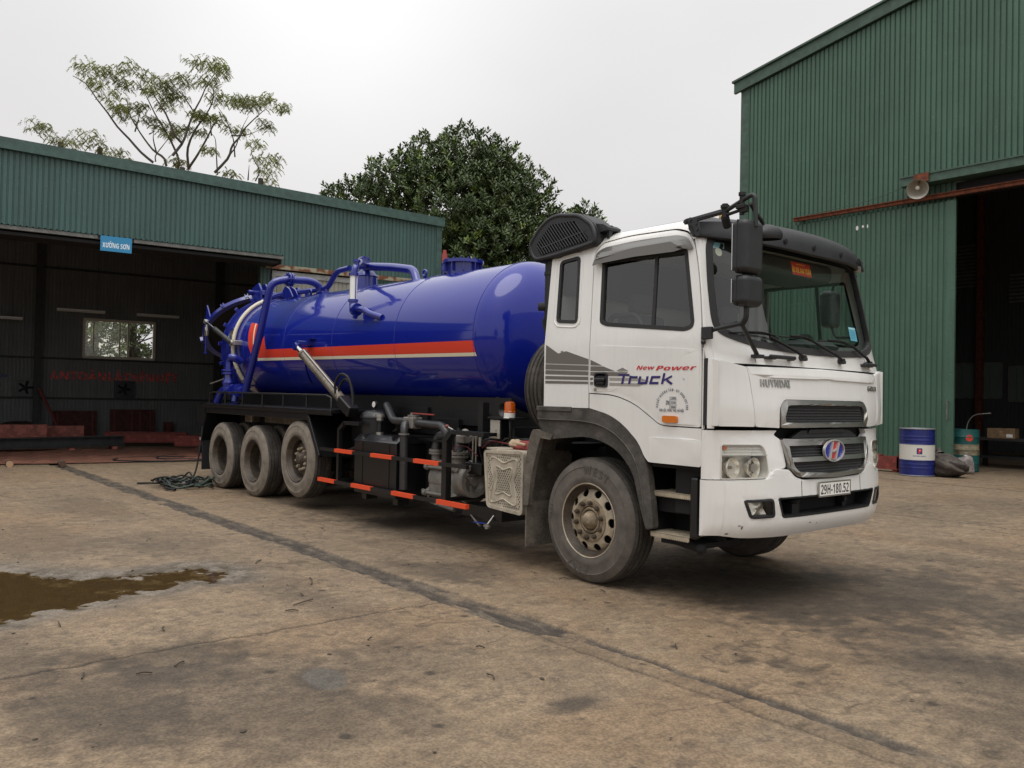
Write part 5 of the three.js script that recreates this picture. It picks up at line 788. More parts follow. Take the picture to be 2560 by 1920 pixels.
// ---- mirrors and their arms
{
  const housing = (x0, x1, y0, y1, z0, z1) => new RoundedBoxGeometry(x1 - x0, y1 - y0, z1 - z0, 5, 0.045).translate((x0 + x1) / 2, (y0 + y1) / 2, (z0 + z1) / 2);
  {
    const s = 1, f = (q) => [q], m = sub('mirror_set', truck), Z = 1.215;
    obj('main_mirror', f(housing(1.475, 1.60, 2.425, 2.80, Z - 0.115, Z + 0.115)), M.plastic, m);
    obj('wide_mirror', f(housing(1.475, 1.605, 2.20, 2.415, Z - 0.115, Z + 0.115)), M.plastic, m);
    obj('mirror_seam', f([box(1.528, 1.531, 2.43, 2.795, Z - 0.1165, Z + 0.1165, 0.001), box(1.528, 1.531, 2.205, 2.41, Z - 0.1165, Z + 0.1165, 0.001)]), M.matt, m);
    obj('mirror_glass', f([box(1.470, 1.478, 2.45, 2.775, Z - 0.095, Z + 0.095, 0.003), box(1.470, 1.478, 2.225, 2.39, Z - 0.095, Z + 0.095, 0.003)]), M.chrome, m);
    obj('mirror_arm', f([pipe([[1.0, 2.878, 1.205], [1.34, 2.895, 1.21], [1.50, 2.955, Z], [1.59, 2.985, Z], [1.60, 2.75, Z]], 0.016, 0.05, 10), bar([0.98, 2.872, 1.21], [1.34, 2.9, 1.21], 0.02, 0.04, 0.008), pipe([[1.535, 2.21, Z], [1.535, 2.12, Z], [1.49, 2.08, 1.2]], 0.02, 0.03), pipe([[1.50, 2.09, 1.2], [1.22, 2.045, 1.235]], 0.016), pipe([[1.49, 2.08, 1.2], [1.395, 1.88, 0.86]], 0.016), pipe([[1.45, 2.10, 1.2], [1.30, 2.07, 1.22], [1.22, 2.0, 1.25], [1.215, 1.99, 1.26]], 0.009, 0.05, 6)]), M.plastic, m);
    obj('arm_clamp', f([rod([1.34, 2.85, 1.21], [1.34, 2.95, 1.21], 0.022), disc([1.34, 2.93, 1.21], 0.032, 0.02, 'y'), rod([1.485, 2.85, Z], [1.485, 3.0, Z], 0.018), disc([1.485, 2.995, Z], 0.025, 0.022, 'y'), box(1.45, 1.52, 2.89, 2.92, Z - 0.03, Z + 0.03, 0.006), rod([1.36, 2.87, 1.21], [1.48, 2.885, Z], 0.012), box(1.48, 1.53, 2.865, 2.90, Z - 0.02, Z + 0.02), rod([1.32, 2.80, 1.15], [1.34, 2.86, 1.21], 0.03)]), M.frame, m);
    obj('mirror_base', f([box(1.185, 1.275, 1.985, 2.075, 1.232, 1.262, 0.006), new THREE.SphereGeometry(0.019, 12, 8).translate(1.21, 1.965, 1.262), box(1.36, 1.43, 1.862, 1.89, 0.82, 0.90, 0.006)]), M.plastic, m);
    if (s > 0) obj('kerb_mirror', [new THREE.SphereGeometry(1, 28, 18, 0, 2 * PI, 0, 2.0).scale(0.085, 0.075, 0.145).rotateX(0.10).translate(1.53, 2.735, 0.965), pipe([[1.545, 2.92, 1.2], [1.54, 2.86, 1.12], [1.52, 2.83, 1.02], [1.52, 2.78, 0.99]], 0.014, 0.05)], M.plastic, m);
  }
}
{ // driver's side mirror, standing off the far door
  const m = sub('driver_mirror', truck);
  obj('main_mirror', new RoundedBoxGeometry(0.13, 0.36, 0.20, 4, 0.045).translate(0.68, 2.46, -1.44), M.plastic, m);
  obj('mirror_glass', box(0.610, 0.617, 2.31, 2.61, -1.52, -1.36, 0.003), M.chrome, m);
  obj('mirror_arm', [pipe([[1.06, 2.72, -1.20], [0.72, 2.70, -1.42], [0.69, 2.6, -1.44]], 0.014, 0.05), pipe([[1.12, 2.16, -1.24], [0.74, 2.18, -1.44], [0.69, 2.3, -1.44]], 0.014, 0.05)], M.plastic, m);
}
// ---- wipers, grab handles on the scuttle
for (const [z0, zt, b0, b1] of [[0.26, 0.66, 1.05, 0.53], [-0.33, 0.08, 0.51, 0.04], [-0.86, -0.55, -0.03, -0.57]]) {
  const w = sub('wiper', truck), P = (z, y, o) => [frontX(z, y) + o, y, z];
  obj('wiper_arm', [pipe([P(z0, 1.895, 0.035), P(lerp(z0, zt, 0.3), 1.935, 0.05), P(zt, 2.035, 0.03)], 0.011, 0.05, 6), bar(P(z0, 1.895, 0.036), P(lerp(z0, zt, 0.35), 1.945, 0.05), 0.024, 0.016, 0.004)], M.matt, w);
  obj('pivot', [disc(P(z0, 1.89, 0.022), 0.024, 0.05, 'x', 14), box(frontX(z0, 1.89) - 0.01, frontX(z0, 1.89) + 0.05, 1.87, 1.895, z0 - 0.03, z0 + 0.012, 0.005)], M.plastic, w);
  obj('blade', [hose([P(b0, 2.045, 0.012), P(lerp(b0, b1, 0.33), 2.05, 0.02), P(lerp(b0, b1, 0.7), 2.05, 0.02), P(b1, 2.03, 0.012)], 0.007, 16, 5), hose([P(lerp(b0, b1, 0.25), 2.058, 0.03), P(lerp(b0, b1, 0.6), 2.062, 0.034), P(lerp(b0, b1, 0.9), 2.045, 0.03)], 0.006, 10, 5)], M.matt, w);
}
for (const [a, b] of [[0.735, 0.40], [-0.72, -0.93]]) part('scuttle_handle', [new RoundedBoxGeometry(0.035, 0.03, Math.abs(a - b), 3, 0.013).translate(frontX((a + b) / 2, 1.88) + 0.045, 1.882, (a + b) / 2), box(1.34, frontX(a, 1.88) + 0.05, 1.862, 1.885, Math.min(a, a - 0.1), Math.max(a, a - 0.1), 0.006), box(1.34, frontX(b, 1.88) + 0.04, 1.862, 1.885, b, b + 0.05, 0.006)], M.plastic);
part('scuttle_seam', [[0.83, 0.95], [-0.83, -0.95]].map(([a, b]) => patch([[a, 1.955], [a + 0.005, 1.955], [a + 0.005, 1.835], [a, 1.835]], null, onFront(0.0015), { t: 0.003 })), M.frame);
// ---- wheel arch, mudguards, steps (right side and, mirrored, the far side)
for (const s of [1, -1]) {
  const f = s > 0 ? (q) => [q] : (q) => flips([q]), ff = (q) => (s > 0 ? q : flips(q)), a = sub('wheel_arch', truck);
  const outer = [[-0.58, 1.452], [0.04, 1.452], [0.25, 1.424, 0.12], [0.431, 1.34, 0.12], [0.593, 1.205, 0.12], [0.685, 1.03, 0.12], [0.735, 0.74, 0.1], [0.755, 0.56, 0.03], [0.67, 0.54, 0.02], [0.60, 0.72, 0.1], [0.53, 0.97, 0.1], [0.35, 1.145, 0.15], [0.05, 1.232, 0.15], [-0.40, 1.185], [-0.53, 1.25], [-0.585, 1.30]];
  obj('arch_flare', f(plate(round(outer, 0.015), null, inXY(1.225), 0.05, 0.2)), M.fender, a);
  const upper = [[-0.585, 1.456], [0.04, 1.456], [0.255, 1.428, 0.12], [0.435, 1.344, 0.12], [0.597, 1.208, 0.12], [0.69, 1.03, 0.12], [0.742, 0.74, 0.1], [0.758, 0.56, 0.02], [0.70, 0.56], [0.66, 0.74, 0.1], [0.605, 0.98, 0.12], [0.53, 1.115, 0.12], [0.39, 1.235, 0.12], [0.23, 1.31, 0.12], [0.04, 1.345], [-0.585, 1.352]];
  obj('arch_upper_band', f(plate(round(upper, 0.012), null, inXY(1.246), 0.022, 0.2)), M.fender, a);
  obj('arch_ledge', ff([box(-0.59, -0.15, 1.425, 1.468, 1.20, 1.258, 0.008), hose([[-0.58, 1.353, 1.247], [0.04, 1.346, 1.247], [0.23, 1.311, 1.247], [0.39, 1.236, 1.247], [0.53, 1.116, 1.247], [0.605, 0.98, 1.247], [0.66, 0.74, 1.247], [0.70, 0.56, 1.247]], 0.006, 40, 5)]), M.fender, a);
  // inside liner
  obj('arch_liner', ff([patch([[0.60, 0], [0.60, 0.75], [-0.001, 0.75], [-0.001, 0]].map(([q, w]) => [q / 0.6, w]), null, (t, w, d) => { const P = [[-0.60, 1.26], [-0.4, 1.24], [0.05, 1.27], [0.36, 1.18], [0.55, 1.0], [0.63, 0.72], [0.70, 0.50]], k = clamp(t) * 6, i = Math.min(5, Math.floor(k)), e = k - i; return [lerp(P[i][0], P[i + 1][0], e), lerp(P[i][1], P[i + 1][1], e) + d, 1.2 - w]; }, { t: 0.02, max: 0.1 })]), M.frame, a);
  // rear quarter mudguard with its rubber flap
  const mg = sub('mudguard', truck);
  obj('guard', ff([plate(round([[-0.655, 1.262, 0.03], [-0.40, 1.225], [-0.42, 1.175], [-0.555, 1.185], [-0.62, 1.0, 0.1], [-0.675, 0.80, 0.1], [-0.70, 0.575], [-0.765, 0.57], [-0.765, 0.80, 0.2], [-0.73, 1.05, 0.2], [-0.69, 1.20, 0.1]], 0.01), null, inXY(1.235), 0.05, 0.2), patch([[0, 0], [1, 0], [1, 0.5], [0, 0.5]], null, (t, w, d) => { const P = [[-0.45, 1.245], [-0.66, 1.255], [-0.73, 1.05], [-0.765, 0.57]], k = t * 3, i = Math.min(2, Math.floor(k)), e = k - i; return [lerp(P[i][0], P[i + 1][0], e) - 0.004 + d * 0.5, lerp(P[i][1], P[i + 1][1], e) + 0.002, 1.2 - w]; }, { t: 0.02, max: 0.1 })]), M.fenderDust, mg);
  obj('flap', f(box(-0.745, -0.728, 0.20, 0.60, 0.80, 1.225)), M.fenderDust, mg);
  obj('mount', ff([rod([-0.66, 1.30, 1.13], [-0.60, 1.30, 1.13], 0.035), box(-0.64, -0.6, 1.2, 1.42, 0.9, 1.15)]), M.plastic, mg);
  const st = sub('steps', truck);
  for (const y of s > 0 ? [0.845, 0.535] : [0.845]) {
    const z1 = y > 0.7 ? 1.19 : 1.21, hole = []; for (let i = 0; i < 7; i++) for (let j = 0; j < 3; j++) { const x = 0.755 + i * 0.045 + (j & 1) * 0.012, z = 1.03 + j * 0.055; hole.push([[x - 0.013, z], [x, z + 0.017], [x + 0.013, z], [x, z - 0.017]]); }
    obj('tread_plate', ff([plate([[0.705, 0.97], [1.07, 0.97], [1.07, z1], [0.705, z1]], hole, (u, v, d) => [u, y - d, v], 0.006), box(0.705, 1.07, y - 0.034, y - 0.003, z1 - 0.006, z1), ...Array.from({ length: 18 }, (_, i) => box(0.712 + i * 0.02, 0.722 + i * 0.02, y - 0.039, y - 0.034, z1 - 0.006, z1))]), M.rim, st);
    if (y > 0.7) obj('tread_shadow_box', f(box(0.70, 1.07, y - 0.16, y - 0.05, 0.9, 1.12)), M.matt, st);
  }
  obj('step_post', f(new RoundedBoxGeometry(0.075, s > 0 ? 0.46 : 0.36, 0.06, 4, 0.025).translate(1.11, s > 0 ? 0.755 : 0.805, 1.19)), M.black, st);
  obj('step_back', ff([box(0.70, 1.15, s > 0 ? 0.48 : 0.60, 1.10, 0.86, 0.90), box(0.70, 1.16, 1.03, 1.33, 1.14, 1.2), ...(s > 0 ? [box(0.72, 1.1, 0.44, 0.48, 0.6, 1.1), rod([0.75, 0.47, 1.05], [1.1, 0.45, 1.12], 0.03), new THREE.SphereGeometry(0.04, 12, 8).translate(1.13, 0.455, 1.14)] : [])]), M.matt, st);
}
// ---- wheels
function tyreProfile(R, w) { const h = w / 2; return [[0.292, -h + 0.035], [0.31, -h + 0.012], [R * 0.72, -h], [R * 0.87, -h + 0.004], [R * 0.955, -h + 0.02], [R * 0.985, -h + 0.04]].concat([[R * 0.985, h - 0.04], [R * 0.955, h - 0.02], [R * 0.87, h - 0.004], [R * 0.72, h], [0.31, h - 0.012], [0.292, h - 0.035]]); }
function makeTyre(parent, R, w, sideMat, lettering) {
  const h = w / 2, side = (s) => { const p = [[0.300, h - 0.03], [0.306, h - 0.012], [0.318, h - 0.005], [R * 0.66, h], [R * 0.70, h + 0.003], [R * 0.715, h], [R * 0.84, h - 0.002], [R * 0.85, h + 0.002], [R * 0.868, h - 0.004], [R * 0.95, h - 0.018], [R * 0.972, h - 0.03]]; return lathe(p.map(([a, b]) => [a, b]), 'z', 56); };
  obj('sidewall', [side(1), flip(side(1))], sideMat, parent);
  const tp = [[R * 0.972, h - 0.03], [R * 0.99, h - 0.048]], gr = [-0.55, -0.2, 0.2, 0.55].reverse(); tp.push(...gr.flatMap((k) => [[R, h * k + 0.011], [R - 0.014, h * k + 0.006], [R - 0.014, h * k - 0.006], [R, h * k - 0.011]]), [R * 0.99, -h + 0.048], [R * 0.972, -h + 0.03]);
  obj('tread', lathe(tp, 'z', 56), M.tread, parent);
  if (lettering) for (const [s, a0, r0, size] of lettering) {
    let a = a0; const gs = []; for (const ch of s) { const g = text3(ch, size, 0.004), w2 = g.boundingBox.max.x; if (gs.length) a -= w2 / 2 / r0; gs.push(g.translate(-w2 / 2, 0, h - 0.001).translate(0, r0, 0).rotateZ(a)); a -= (w2 / 2 + 0.012) / r0; }
    obj('tyre_lettering', gs, M.wornRubber, parent);
  }
}
function boltRing(n, r, z, rad2, len, m) { return Array.from({ length: n }, (_, i) => { const a = i / n * 2 * PI + 0.2; return [disc([r * Math.cos(a), r * Math.sin(a), z + len / 2], rad2, len, 'z', 6), disc([r * Math.cos(a), r * Math.sin(a), z + len + 0.006], rad2 * 0.55, 0.014, 'z', 8)]; }).flat(); }
const barrel = (z0, z1) => lathe([[0.255, z0], [0.262, z0 + 0.02], [0.262, z1 - 0.05], [0.275, z1 - 0.035], [0.289, z1 - 0.02], [0.300, z1 - 0.006], [0.303, z1], [0.298, z1 + 0.004], [0.285, z1 - 0.016], [0.270, z1 - 0.04], [0.256, z1 - 0.055], [0.252, z0]], 'z', 48);
function ringPlate(prof, holes, hr, hrad, hz, thick) { // a dished disc with oval hand holes bored through it
  const pts = []; const loop = circ(0, 0, prof[0][0], 48), hs = Array.from({ length: holes }, (_, i) => { const a = i / holes * 2 * PI; return Array.from({ length: 12 }, (_, k) => { const b = k / 12 * 2 * PI, e = hr * 1.25 * Math.cos(b), q = hr * Math.sin(b); const c = hrad + q, aa = a + e / hrad; return V2(c * Math.cos(aa), c * Math.sin(aa)); }); });
  return patch(loop, [...hs, circ(0, 0, prof[prof.length - 1][0], 32)], (x, y, d) => { const r = Math.hypot(x, y); return [x, y, tab([...prof].reverse().map((p) => p[0]), [...prof].reverse().map((p) => p[1]), r) - d]; }, { t: thick, max: 0.035, crease: 0.6 });
}
function frontWheel(x, y, z, s, letters) {
  const w = sub('front_wheel', truck, [x, y, z]); if (s < 0) w.rotation.y = PI;
  makeTyre(w, 0.524, 0.30, M.sidewall, letters);
  obj('rim', [barrel(-0.14, 0.138)], M.rimBrown, w); obj('rim_edge', lathe([[0.296, 0.134], [0.303, 0.142], [0.309, 0.146], [0.313, 0.142]], 'z', 48), M.rim, w);
  obj('rim_disc', ringPlate([[0.268, 0.055], [0.255, 0.085], [0.225, 0.105], [0.175, 0.112]], 10, 0.031, 0.229, 0, 0.012), M.rim, w);
  obj('hub_flange', [lathe([[0.182, 0.095], [0.18, 0.122], [0.165, 0.126], [0.118, 0.114], [0.112, 0.06], [0, 0.05]], 'z', 40)], M.hub, w);
  obj('rim_well', disc([0, 0, 0.0], 0.256, 0.01, 'z', 40), M.matt, w);
  for (const g of boltRing(10, 0.146, 0.124, 0.02, 0.026)) 0;
  const br = boltRing(10, 0.146, 0.124, 0.02, 0.026); for (let i = 0; i < 10; i++) obj('wheel_nut', [br[i * 2], br[i * 2 + 1]], M.hubDark, w);
  obj('hub_ring', [new THREE.TorusGeometry(0.098, 0.012, 8, 36).translate(0, 0, 0.108), lathe([[0.10, 0.06], [0.088, 0.085], [0.085, 0.06]], 'z', 30)], M.hub, w);
  obj('hub_cap', [lathe([[0.08, 0.05], [0.078, 0.115], [0.066, 0.138], [0.05, 0.165], [0.03, 0.18], [0, 0.184]], 'z', 30), ...Array.from({ length: 6 }, (_, i) => disc([0.07 * Math.cos(i * PI / 3), 0.07 * Math.sin(i * PI / 3), 0.115], 0.007, 0.012, 'z', 6))], M.hub, w);
  return w;
}
frontWheel(0, 0.524, 1.04, 1, [['WEST', 0.02, 0.385, 0.072], ['AS67', 3.12, 0.39, 0.064], ['TR22', 1.62, 0.43, 0.028]]);
frontWheel(0, 0.524, -1.04, -1);
function rimEdge(w) { obj('rim_edge', lathe([[0.288, 0.118], [0.297, 0.130], [0.304, 0.137], [0.308, 0.132]], 'z', 48), M.rimSteel, w); obj('bead_gap', new THREE.TorusGeometry(0.313, 0.0055, 6, 48).translate(0, 0, 0.134), M.matt, w); }
function rearWheel(x, y, z, s, inner = true) { // dual tyres, deep dish
  const w = sub('rear_wheel', truck, [x, y, z]); if (s < 0) w.rotation.y = PI;
  makeTyre(w, 0.524, 0.285, M.sidewallRear);
  obj('rim', [barrel(-0.15, 0.132)], M.rimBrown, w); rimEdge(w);
  obj('rim_disc', ringPlate([[0.256, -0.06], [0.235, -0.09], [0.20, -0.112], [0.10, -0.115]], 8, 0.024, 0.218, 0, 0.012), M.rimBrown, w);
  obj('rim_well', disc([0, 0, -0.15], 0.256, 0.01, 'z', 40), M.matt, w);
  const br = boltRing(10, 0.1425, -0.112, 0.0165, 0.028); for (let i = 0; i < 10; i++) obj('wheel_nut', [br[i * 2], br[i * 2 + 1]], M.hubDark, w);
  obj('hub', [lathe([[0.105, -0.12], [0.10, -0.06], [0.085, -0.02], [0.07, -0.01], [0, -0.008]], 'z', 30), ...Array.from({ length: 8 }, (_, i) => disc([0.075 * Math.cos(i * PI / 4), 0.075 * Math.sin(i * PI / 4), -0.01], 0.008, 0.014, 'z', 6))], M.hubDark, w);
  if (inner) { const q = sub('inner_tyre', w); q.position.z = -0.34; w.remove(q); const iw = sub('inner_wheel', truck, [x, y, z - s * 0.34]); makeTyre(iw, 0.524, 0.285, M.sidewallRear); obj('rim', [barrel(-0.11, 0.12)], M.rimSteel, iw); }
}
for (const s of [1, -1]) { rearWheel(-6.887, 0.524, s * 1.068, s); rearWheel(-8.188, 0.524, s * 1.068, s); }
for (const s of [1, -1]) { // lifted axle wheel with its studs in view
  const w = sub('lift_axle_wheel', truck, [-5.44, 0.655, s * 1.075]); if (s < 0) w.rotation.y = PI;
  makeTyre(w, 0.524, 0.285, M.sidewallRear);
  obj('rim', [barrel(-0.14, 0.132)], M.rimBrown, w); rimEdge(w);
  obj('rim_disc', ringPlate([[0.256, 0.0], [0.235, 0.025], [0.21, 0.038], [0.12, 0.04]], 10, 0.012, 0.228, 0, 0.012), M.rimBrown, w);
  const br = boltRing(10, 0.1425, 0.04, 0.022, 0.036); for (let i = 0; i < 10; i++) obj('wheel_nut', [br[i * 2], br[i * 2 + 1]], M.rim, w);
  obj('hub', [lathe([[0.118, -0.02], [0.115, 0.04], [0.10, 0.05], [0.08, 0.07], [0.07, 0.10], [0.06, 0.115], [0.03, 0.123], [0, 0.123]], 'z', 30)], M.hubDark, w);
  obj('rim_well', disc([0, 0, -0.06], 0.256, 0.01, 'z', 40), M.matt, w);
}
part('axle', [rod([0, 0.5, -1], [0, 0.5, 1], 0.07), box(-0.09, 0.09, 0.42, 0.52, -0.8, 0.8), ...[-5.44, -6.887, -8.188].map((x) => rod([x, 0.55, -1], [x, 0.55, 1], 0.085)), ...[-6.887, -8.188].map((x) => new THREE.SphereGeometry(0.22, 16, 12).translate(x, 0.55, 0))], M.frame);
// ---- chassis
part('chassis_frame', [box(-9.0, 1.0, 0.80, 1.08, 0.36, 0.44), box(-9.0, 1.0, 0.80, 1.08, -0.44, -0.36), ...[-8.9, -7.5, -6.2, -4.9, -3.5, -2.2, -0.9].map((x) => box(x - 0.06, x + 0.06, 0.84, 1.04, -0.36, 0.36))], M.frame);
part('tank_cradle', [box(-8.95, -1.75, 1.08, 1.22, -0.52, 0.52), ...[-8.6, -7.2, -5.8, -4.4, -3.0, -1.95].map((x) => plate([[-0.58, 1.22], [0.58, 1.22], [0.58, 1.54], [0.4, 1.44], [0.2, 1.375], [0, 1.352], [-0.2, 1.375], [-0.4, 1.44], [-0.58, 1.54]], null, inZY(x), 0.06)), box(-8.8, -1.72, 1.22, 1.53, 0.56, 0.60), box(-8.8, -1.72, 1.22, 1.53, -0.60, -0.56), box(-4.2, -3.2, 1.25, 1.40, 0.60, 0.64), box(-2.6, -2.1, 1.22, 1.36, 0.60, 0.66), box(-3.0, -2.5, 1.18, 1.28, 0.60, 0.70)], M.black);
part('engine', [box(-0.5, 0.95, 0.62, 1.36, -0.5, 0.5, 0.05), box(-0.42, 0.55, 1.26, 1.34, -1.1, 1.1), box(-1.1, -0.5, 0.7, 1.3, -0.34, 0.34, 0.05)], M.matt);
// gear hung on the far side and below the frame
part('fuel_tank', [new RoundedBoxGeometry(1.5, 0.62, 0.62, 4, 0.08).translate(-2.2, 0.70, -0.86), box(-2.7, -2.6, 0.36, 1.04, -1.19, -0.5), box(-1.8, -1.7, 0.36, 1.04, -1.19, -0.5)], M.frame);
part('far_locker', box(-4.5, -3.3, 0.36, 1.05, -1.16, -0.5, 0.02), M.black);
part('air_tank', [lathe([[0, -1.35], [0.12, -1.33], [0.14, -1.28], [0.14, -0.62], [0.12, -0.57], [0, -0.55]], 'x', 24).translate(0, 0.66, -0.75), lathe([[0, -4.6], [0.12, -4.58], [0.14, -4.52], [0.14, -3.7], [0.12, -3.65], [0, -3.63]], 'x', 24).translate(0, 0.62, -0.2)], M.frame);
part('drive_shaft', [rod([-0.9, 0.80, 0], [-6.6, 0.58, 0], 0.06), box(-0.95, -0.3, 0.5, 0.85, -0.22, 0.22, 0.05), box(0.0, 0.85, 0.42, 0.66, -0.3, 0.3, 0.04)], M.frame);
part('leaf_spring', [...[1, -1].flatMap((s) => [hose([[0.85, 0.72, s * 0.42], [0, 0.62, s * 0.42], [-0.85, 0.76, s * 0.42]], 0.045, 14, 6), hose([[-6.2, 0.72, s * 0.5], [-7.53, 0.62, s * 0.5], [-8.8, 0.72, s * 0.5]], 0.05, 14, 6)])], M.frame);
part('spring_bracket', [box(-7.72, -7.46, 1.07, 1.18, 0.86, 1.0, 0.01), box(-7.2, -5.6, 1.08, 1.2, 0.5, 0.9)], M.rimSteel);
// ---------------------------------------------------------------- tank: a cylinder that dips a little towards the cab
{
  const R = 0.855, T0 = [-3, 2.21, 0], tank = sub('tank', truck, T0); tank.rotation.z = -0.01; const X = (x) => x + 3;
  const dome = Array.from({ length: 15 }, (_, i) => { const a = i / 14 * PI / 2; return [R * Math.sin(a), X(-2.07) + 0.43 * Math.cos(a)]; });
  const shell = (p) => lathe(p, 'x', 96);
  obj('tank_shell', shell([...dome, ...[-3.63, -5.2, -6.713, -8.2, -8.75, -9.0].map((x) => [R, X(x)])]), M.blue, tank);
  for (const x of [-2.07, -3.63, -5.2, -6.713, -8.2]) obj('weld_seam', new THREE.TorusGeometry(R + 0.0005, 0.0045, 6, 96).rotateY(PI / 2).translate(X(x), 0, 0), M.blue, tank);
  obj('rear_flange', [lathe([[R - 0.02, X(-8.96)], [0.915, X(-8.965)], [0.915, X(-9.03)], [R - 0.05, X(-9.03)], [R - 0.05, X(-8.6)]], 'x', 72)], M.bluePipe, tank);
  obj('rear_gasket', [new THREE.TorusGeometry(R - 0.02, 0.018, 8, 72).rotateY(PI / 2).translate(X(-9.035), 0, 0)], M.rubber, tank);
  for (let i = 0; i < 18; i++) { const a = i / 18 * 2 * PI + 0.1; obj('flange_lug', box(-0.02, 0.02, -0.05, 0.05, -0.03, 0.03, 0.006).translate(0, 0.93, 0).rotateX(a).translate(X(-8.99), 0, 0), M.bluePipe, tank); }
  obj('tank_inside', [disc([X(-8.6), 0, 0], R - 0.06, 0.02, 'x', 48)], M.matt, tank);
  // stripes laid on the shell: u = x, v = angle in degrees above the side
  const on = (o) => (x, a, d) => { const r = R + o - d; return [X(x), r * Math.sin(rad(a)), r * Math.cos(rad(a))]; }, band = (n, p, m, o) => { const sc = 30; obj(n, patch(p.map(([x, a]) => [x * 10, a]), null, (x, a, d) => on(o)(x / 10, a, d), { t: 0.002, max: 2.5 }), m, tank); };
  for (const s of [1, -1]) {
    const k = (p) => (s > 0 ? p : p.map(([x, a]) => [x, 180 - a]));
    band('red_stripe', k([[-2.065, -4.7], [-2.045, -13.2], [-7.66, -12.4], [-7.60, -5], [-7.43, 10.4], [-7.33, -3.9]]), M.red, 0.003);
    band('cream_stripe', k([[-2.045, -13.3], [-2.035, -15.9], [-7.70, -15.3], [-7.66, -12.5]]), M.cream, 0.003);
    band('red_flash', k([[-8.13, 27.7], [-7.76, 24.6], [-7.70, 16.5], [-7.74, 3.8], [-7.9, -9], [-8.0, 0.3], [-8.06, 10.2], [-8.11, 20.7]]), M.red, 0.003);
    band('cream_flash', k([[-7.945, 26.0], [-7.905, 25.6], [-7.83, 13], [-7.79, 2.0], [-7.82, 2.0], [-7.87, 13]]), M.cream, 0.0045);
    band('support_plate', k([[-6.20, -17.5], [-6.05, -17.5], [-6.16, -41], [-6.42, -41]]), M.blue, 0.012);
  }
  // manhole, relief valve and eye on the crown
  const mh = sub('manhole', truck), mx = -3.42, mz = 0.0;
  obj('neck', lathe([[0.20, 2.98], [0.20, 3.19]], 'y', 40).translate(mx, 0, mz), M.bluePipe, mh);
  obj('manhole_lid', lathe([[0.20, 3.185], [0.255, 3.185], [0.255, 3.22], [0.23, 3.226], [0.1, 3.24], [0, 3.242]], 'y', 44).translate(mx, 0, mz), M.bluePipe, mh);
  for (let i = 0; i < 16; i++) { const a = i / 16 * 2 * PI; obj('lid_bolt', disc([mx + 0.235 * Math.cos(a), 3.225, mz + 0.235 * Math.sin(a)], 0.013, 0.03, 'y', 6), M.bluePipe, mh); }
  obj('stiffener', Array.from({ length: 10 }, (_, i) => { const a = i / 10 * 2 * PI; return box(0.20, 0.245, 3.08, 3.185, -0.006, 0.006).rotateY(a).translate(mx, 0, mz); }), M.bluePipe, mh);
  const rv = sub('relief_valve', truck), rx = -3.66, rz = 0.12;
  obj('valve_stem', [disc([rx, 3.09, rz], 0.03, 0.08, 'y'), disc([rx, 3.14, rz], 0.045, 0.05, 'y', 8), disc([rx, 3.185, rz], 0.034, 0.05, 'y', 6), box(rx - 0.06, rx, 3.16, 3.19, rz - 0.012, rz + 0.012)], M.bluePipe, rv);
  obj('valve_cap', [disc([rx, 3.27, rz], 0.036, 0.12, 'y', 8), disc([rx, 3.35, rz], 0.024, 0.05, 'y', 8)], std([0.33, 0.06, 0.05], 0.5), rv);
  part('lifting_eye', [new THREE.TorusGeometry(0.04, 0.016, 8, 20).translate(-3.95, 3.10, 0.22), new THREE.TorusGeometry(0.04, 0.016, 8, 20).translate(-7.2, 3.13, 0.2)], M.bluePipe);
  // ---- pipework along the crown
  const pw = sub('top_pipe', truck);
  obj('pipe_run', pipe([[-8.75, 3.10, 0.32], [-8.45, 3.18, 0.2], [-8.10, 3.20, 0.15], [-7.34, 3.17, 0.15], [-6.72, 3.155, 0.15], [-6.44, 3.39, 0.15], [-6.05, 3.40, 0.15]], 0.042, 0.12, 12), M.bluePipe, pw);
  obj('pipe_run', pipe([[-5.78, 3.40, 0.1], [-4.95, 3.30, 0.1], [-4.36, 3.20, 0.12], [-4.22, 3.02, 0.16]], 0.058, 0.14, 12), M.bluePipe, pw);
  obj('pipe_foot', [box(-6.85, -6.65, 3.05, 3.10, 0.05, 0.28, 0.01), rod([-6.75, 3.05, 0.15], [-6.75, 3.15, 0.15], 0.04), box(-8.1, -8.0, 3.06, 3.14, 0.12, 0.2), box(-7.4, -7.3, 3.06, 3.12, 0.12, 0.2)], M.bluePipe, pw);
  const sep = sub('separator', truck), sx = -5.72, sz = 0.05;
  obj('separator_body', lathe([[0.16, 2.98], [0.16, 3.24], [0.15, 3.28], [0.10, 3.33], [0.085, 3.36], [0.085, 3.42]], 'y', 32).translate(sx, 0, sz), M.bluePipe, sep);
  obj('separator_band', [new THREE.TorusGeometry(0.163, 0.012, 6, 32).rotateX(PI / 2).translate(sx, 3.25, sz), disc([sx - 0.06, 3.45, sz + 0.02], 0.10, 0.03, 'x', 20), disc([sx - 0.02, 3.45, sz + 0.02], 0.10, 0.025, 'x', 20), ...Array.from({ length: 8 }, (_, i) => disc([sx - 0.04, 3.45 + 0.085 * Math.cos(i * PI / 4), sz + 0.02 + 0.085 * Math.sin(i * PI / 4)], 0.012, 0.10, 'x', 6))], M.bluePipe, sep);
  // ---- sight tube with its elbows, outside the shell
  const sg = sub('sight_gauge', truck), gx = -4.65, gz = 0.85;
  obj('tube', rod([gx, 2.755, gz], [gx, 3.075, gz], 0.050, 20), phy([0.80, 0.80, 0.78], 0.25, 0, { clearcoat: 1 }), sg);
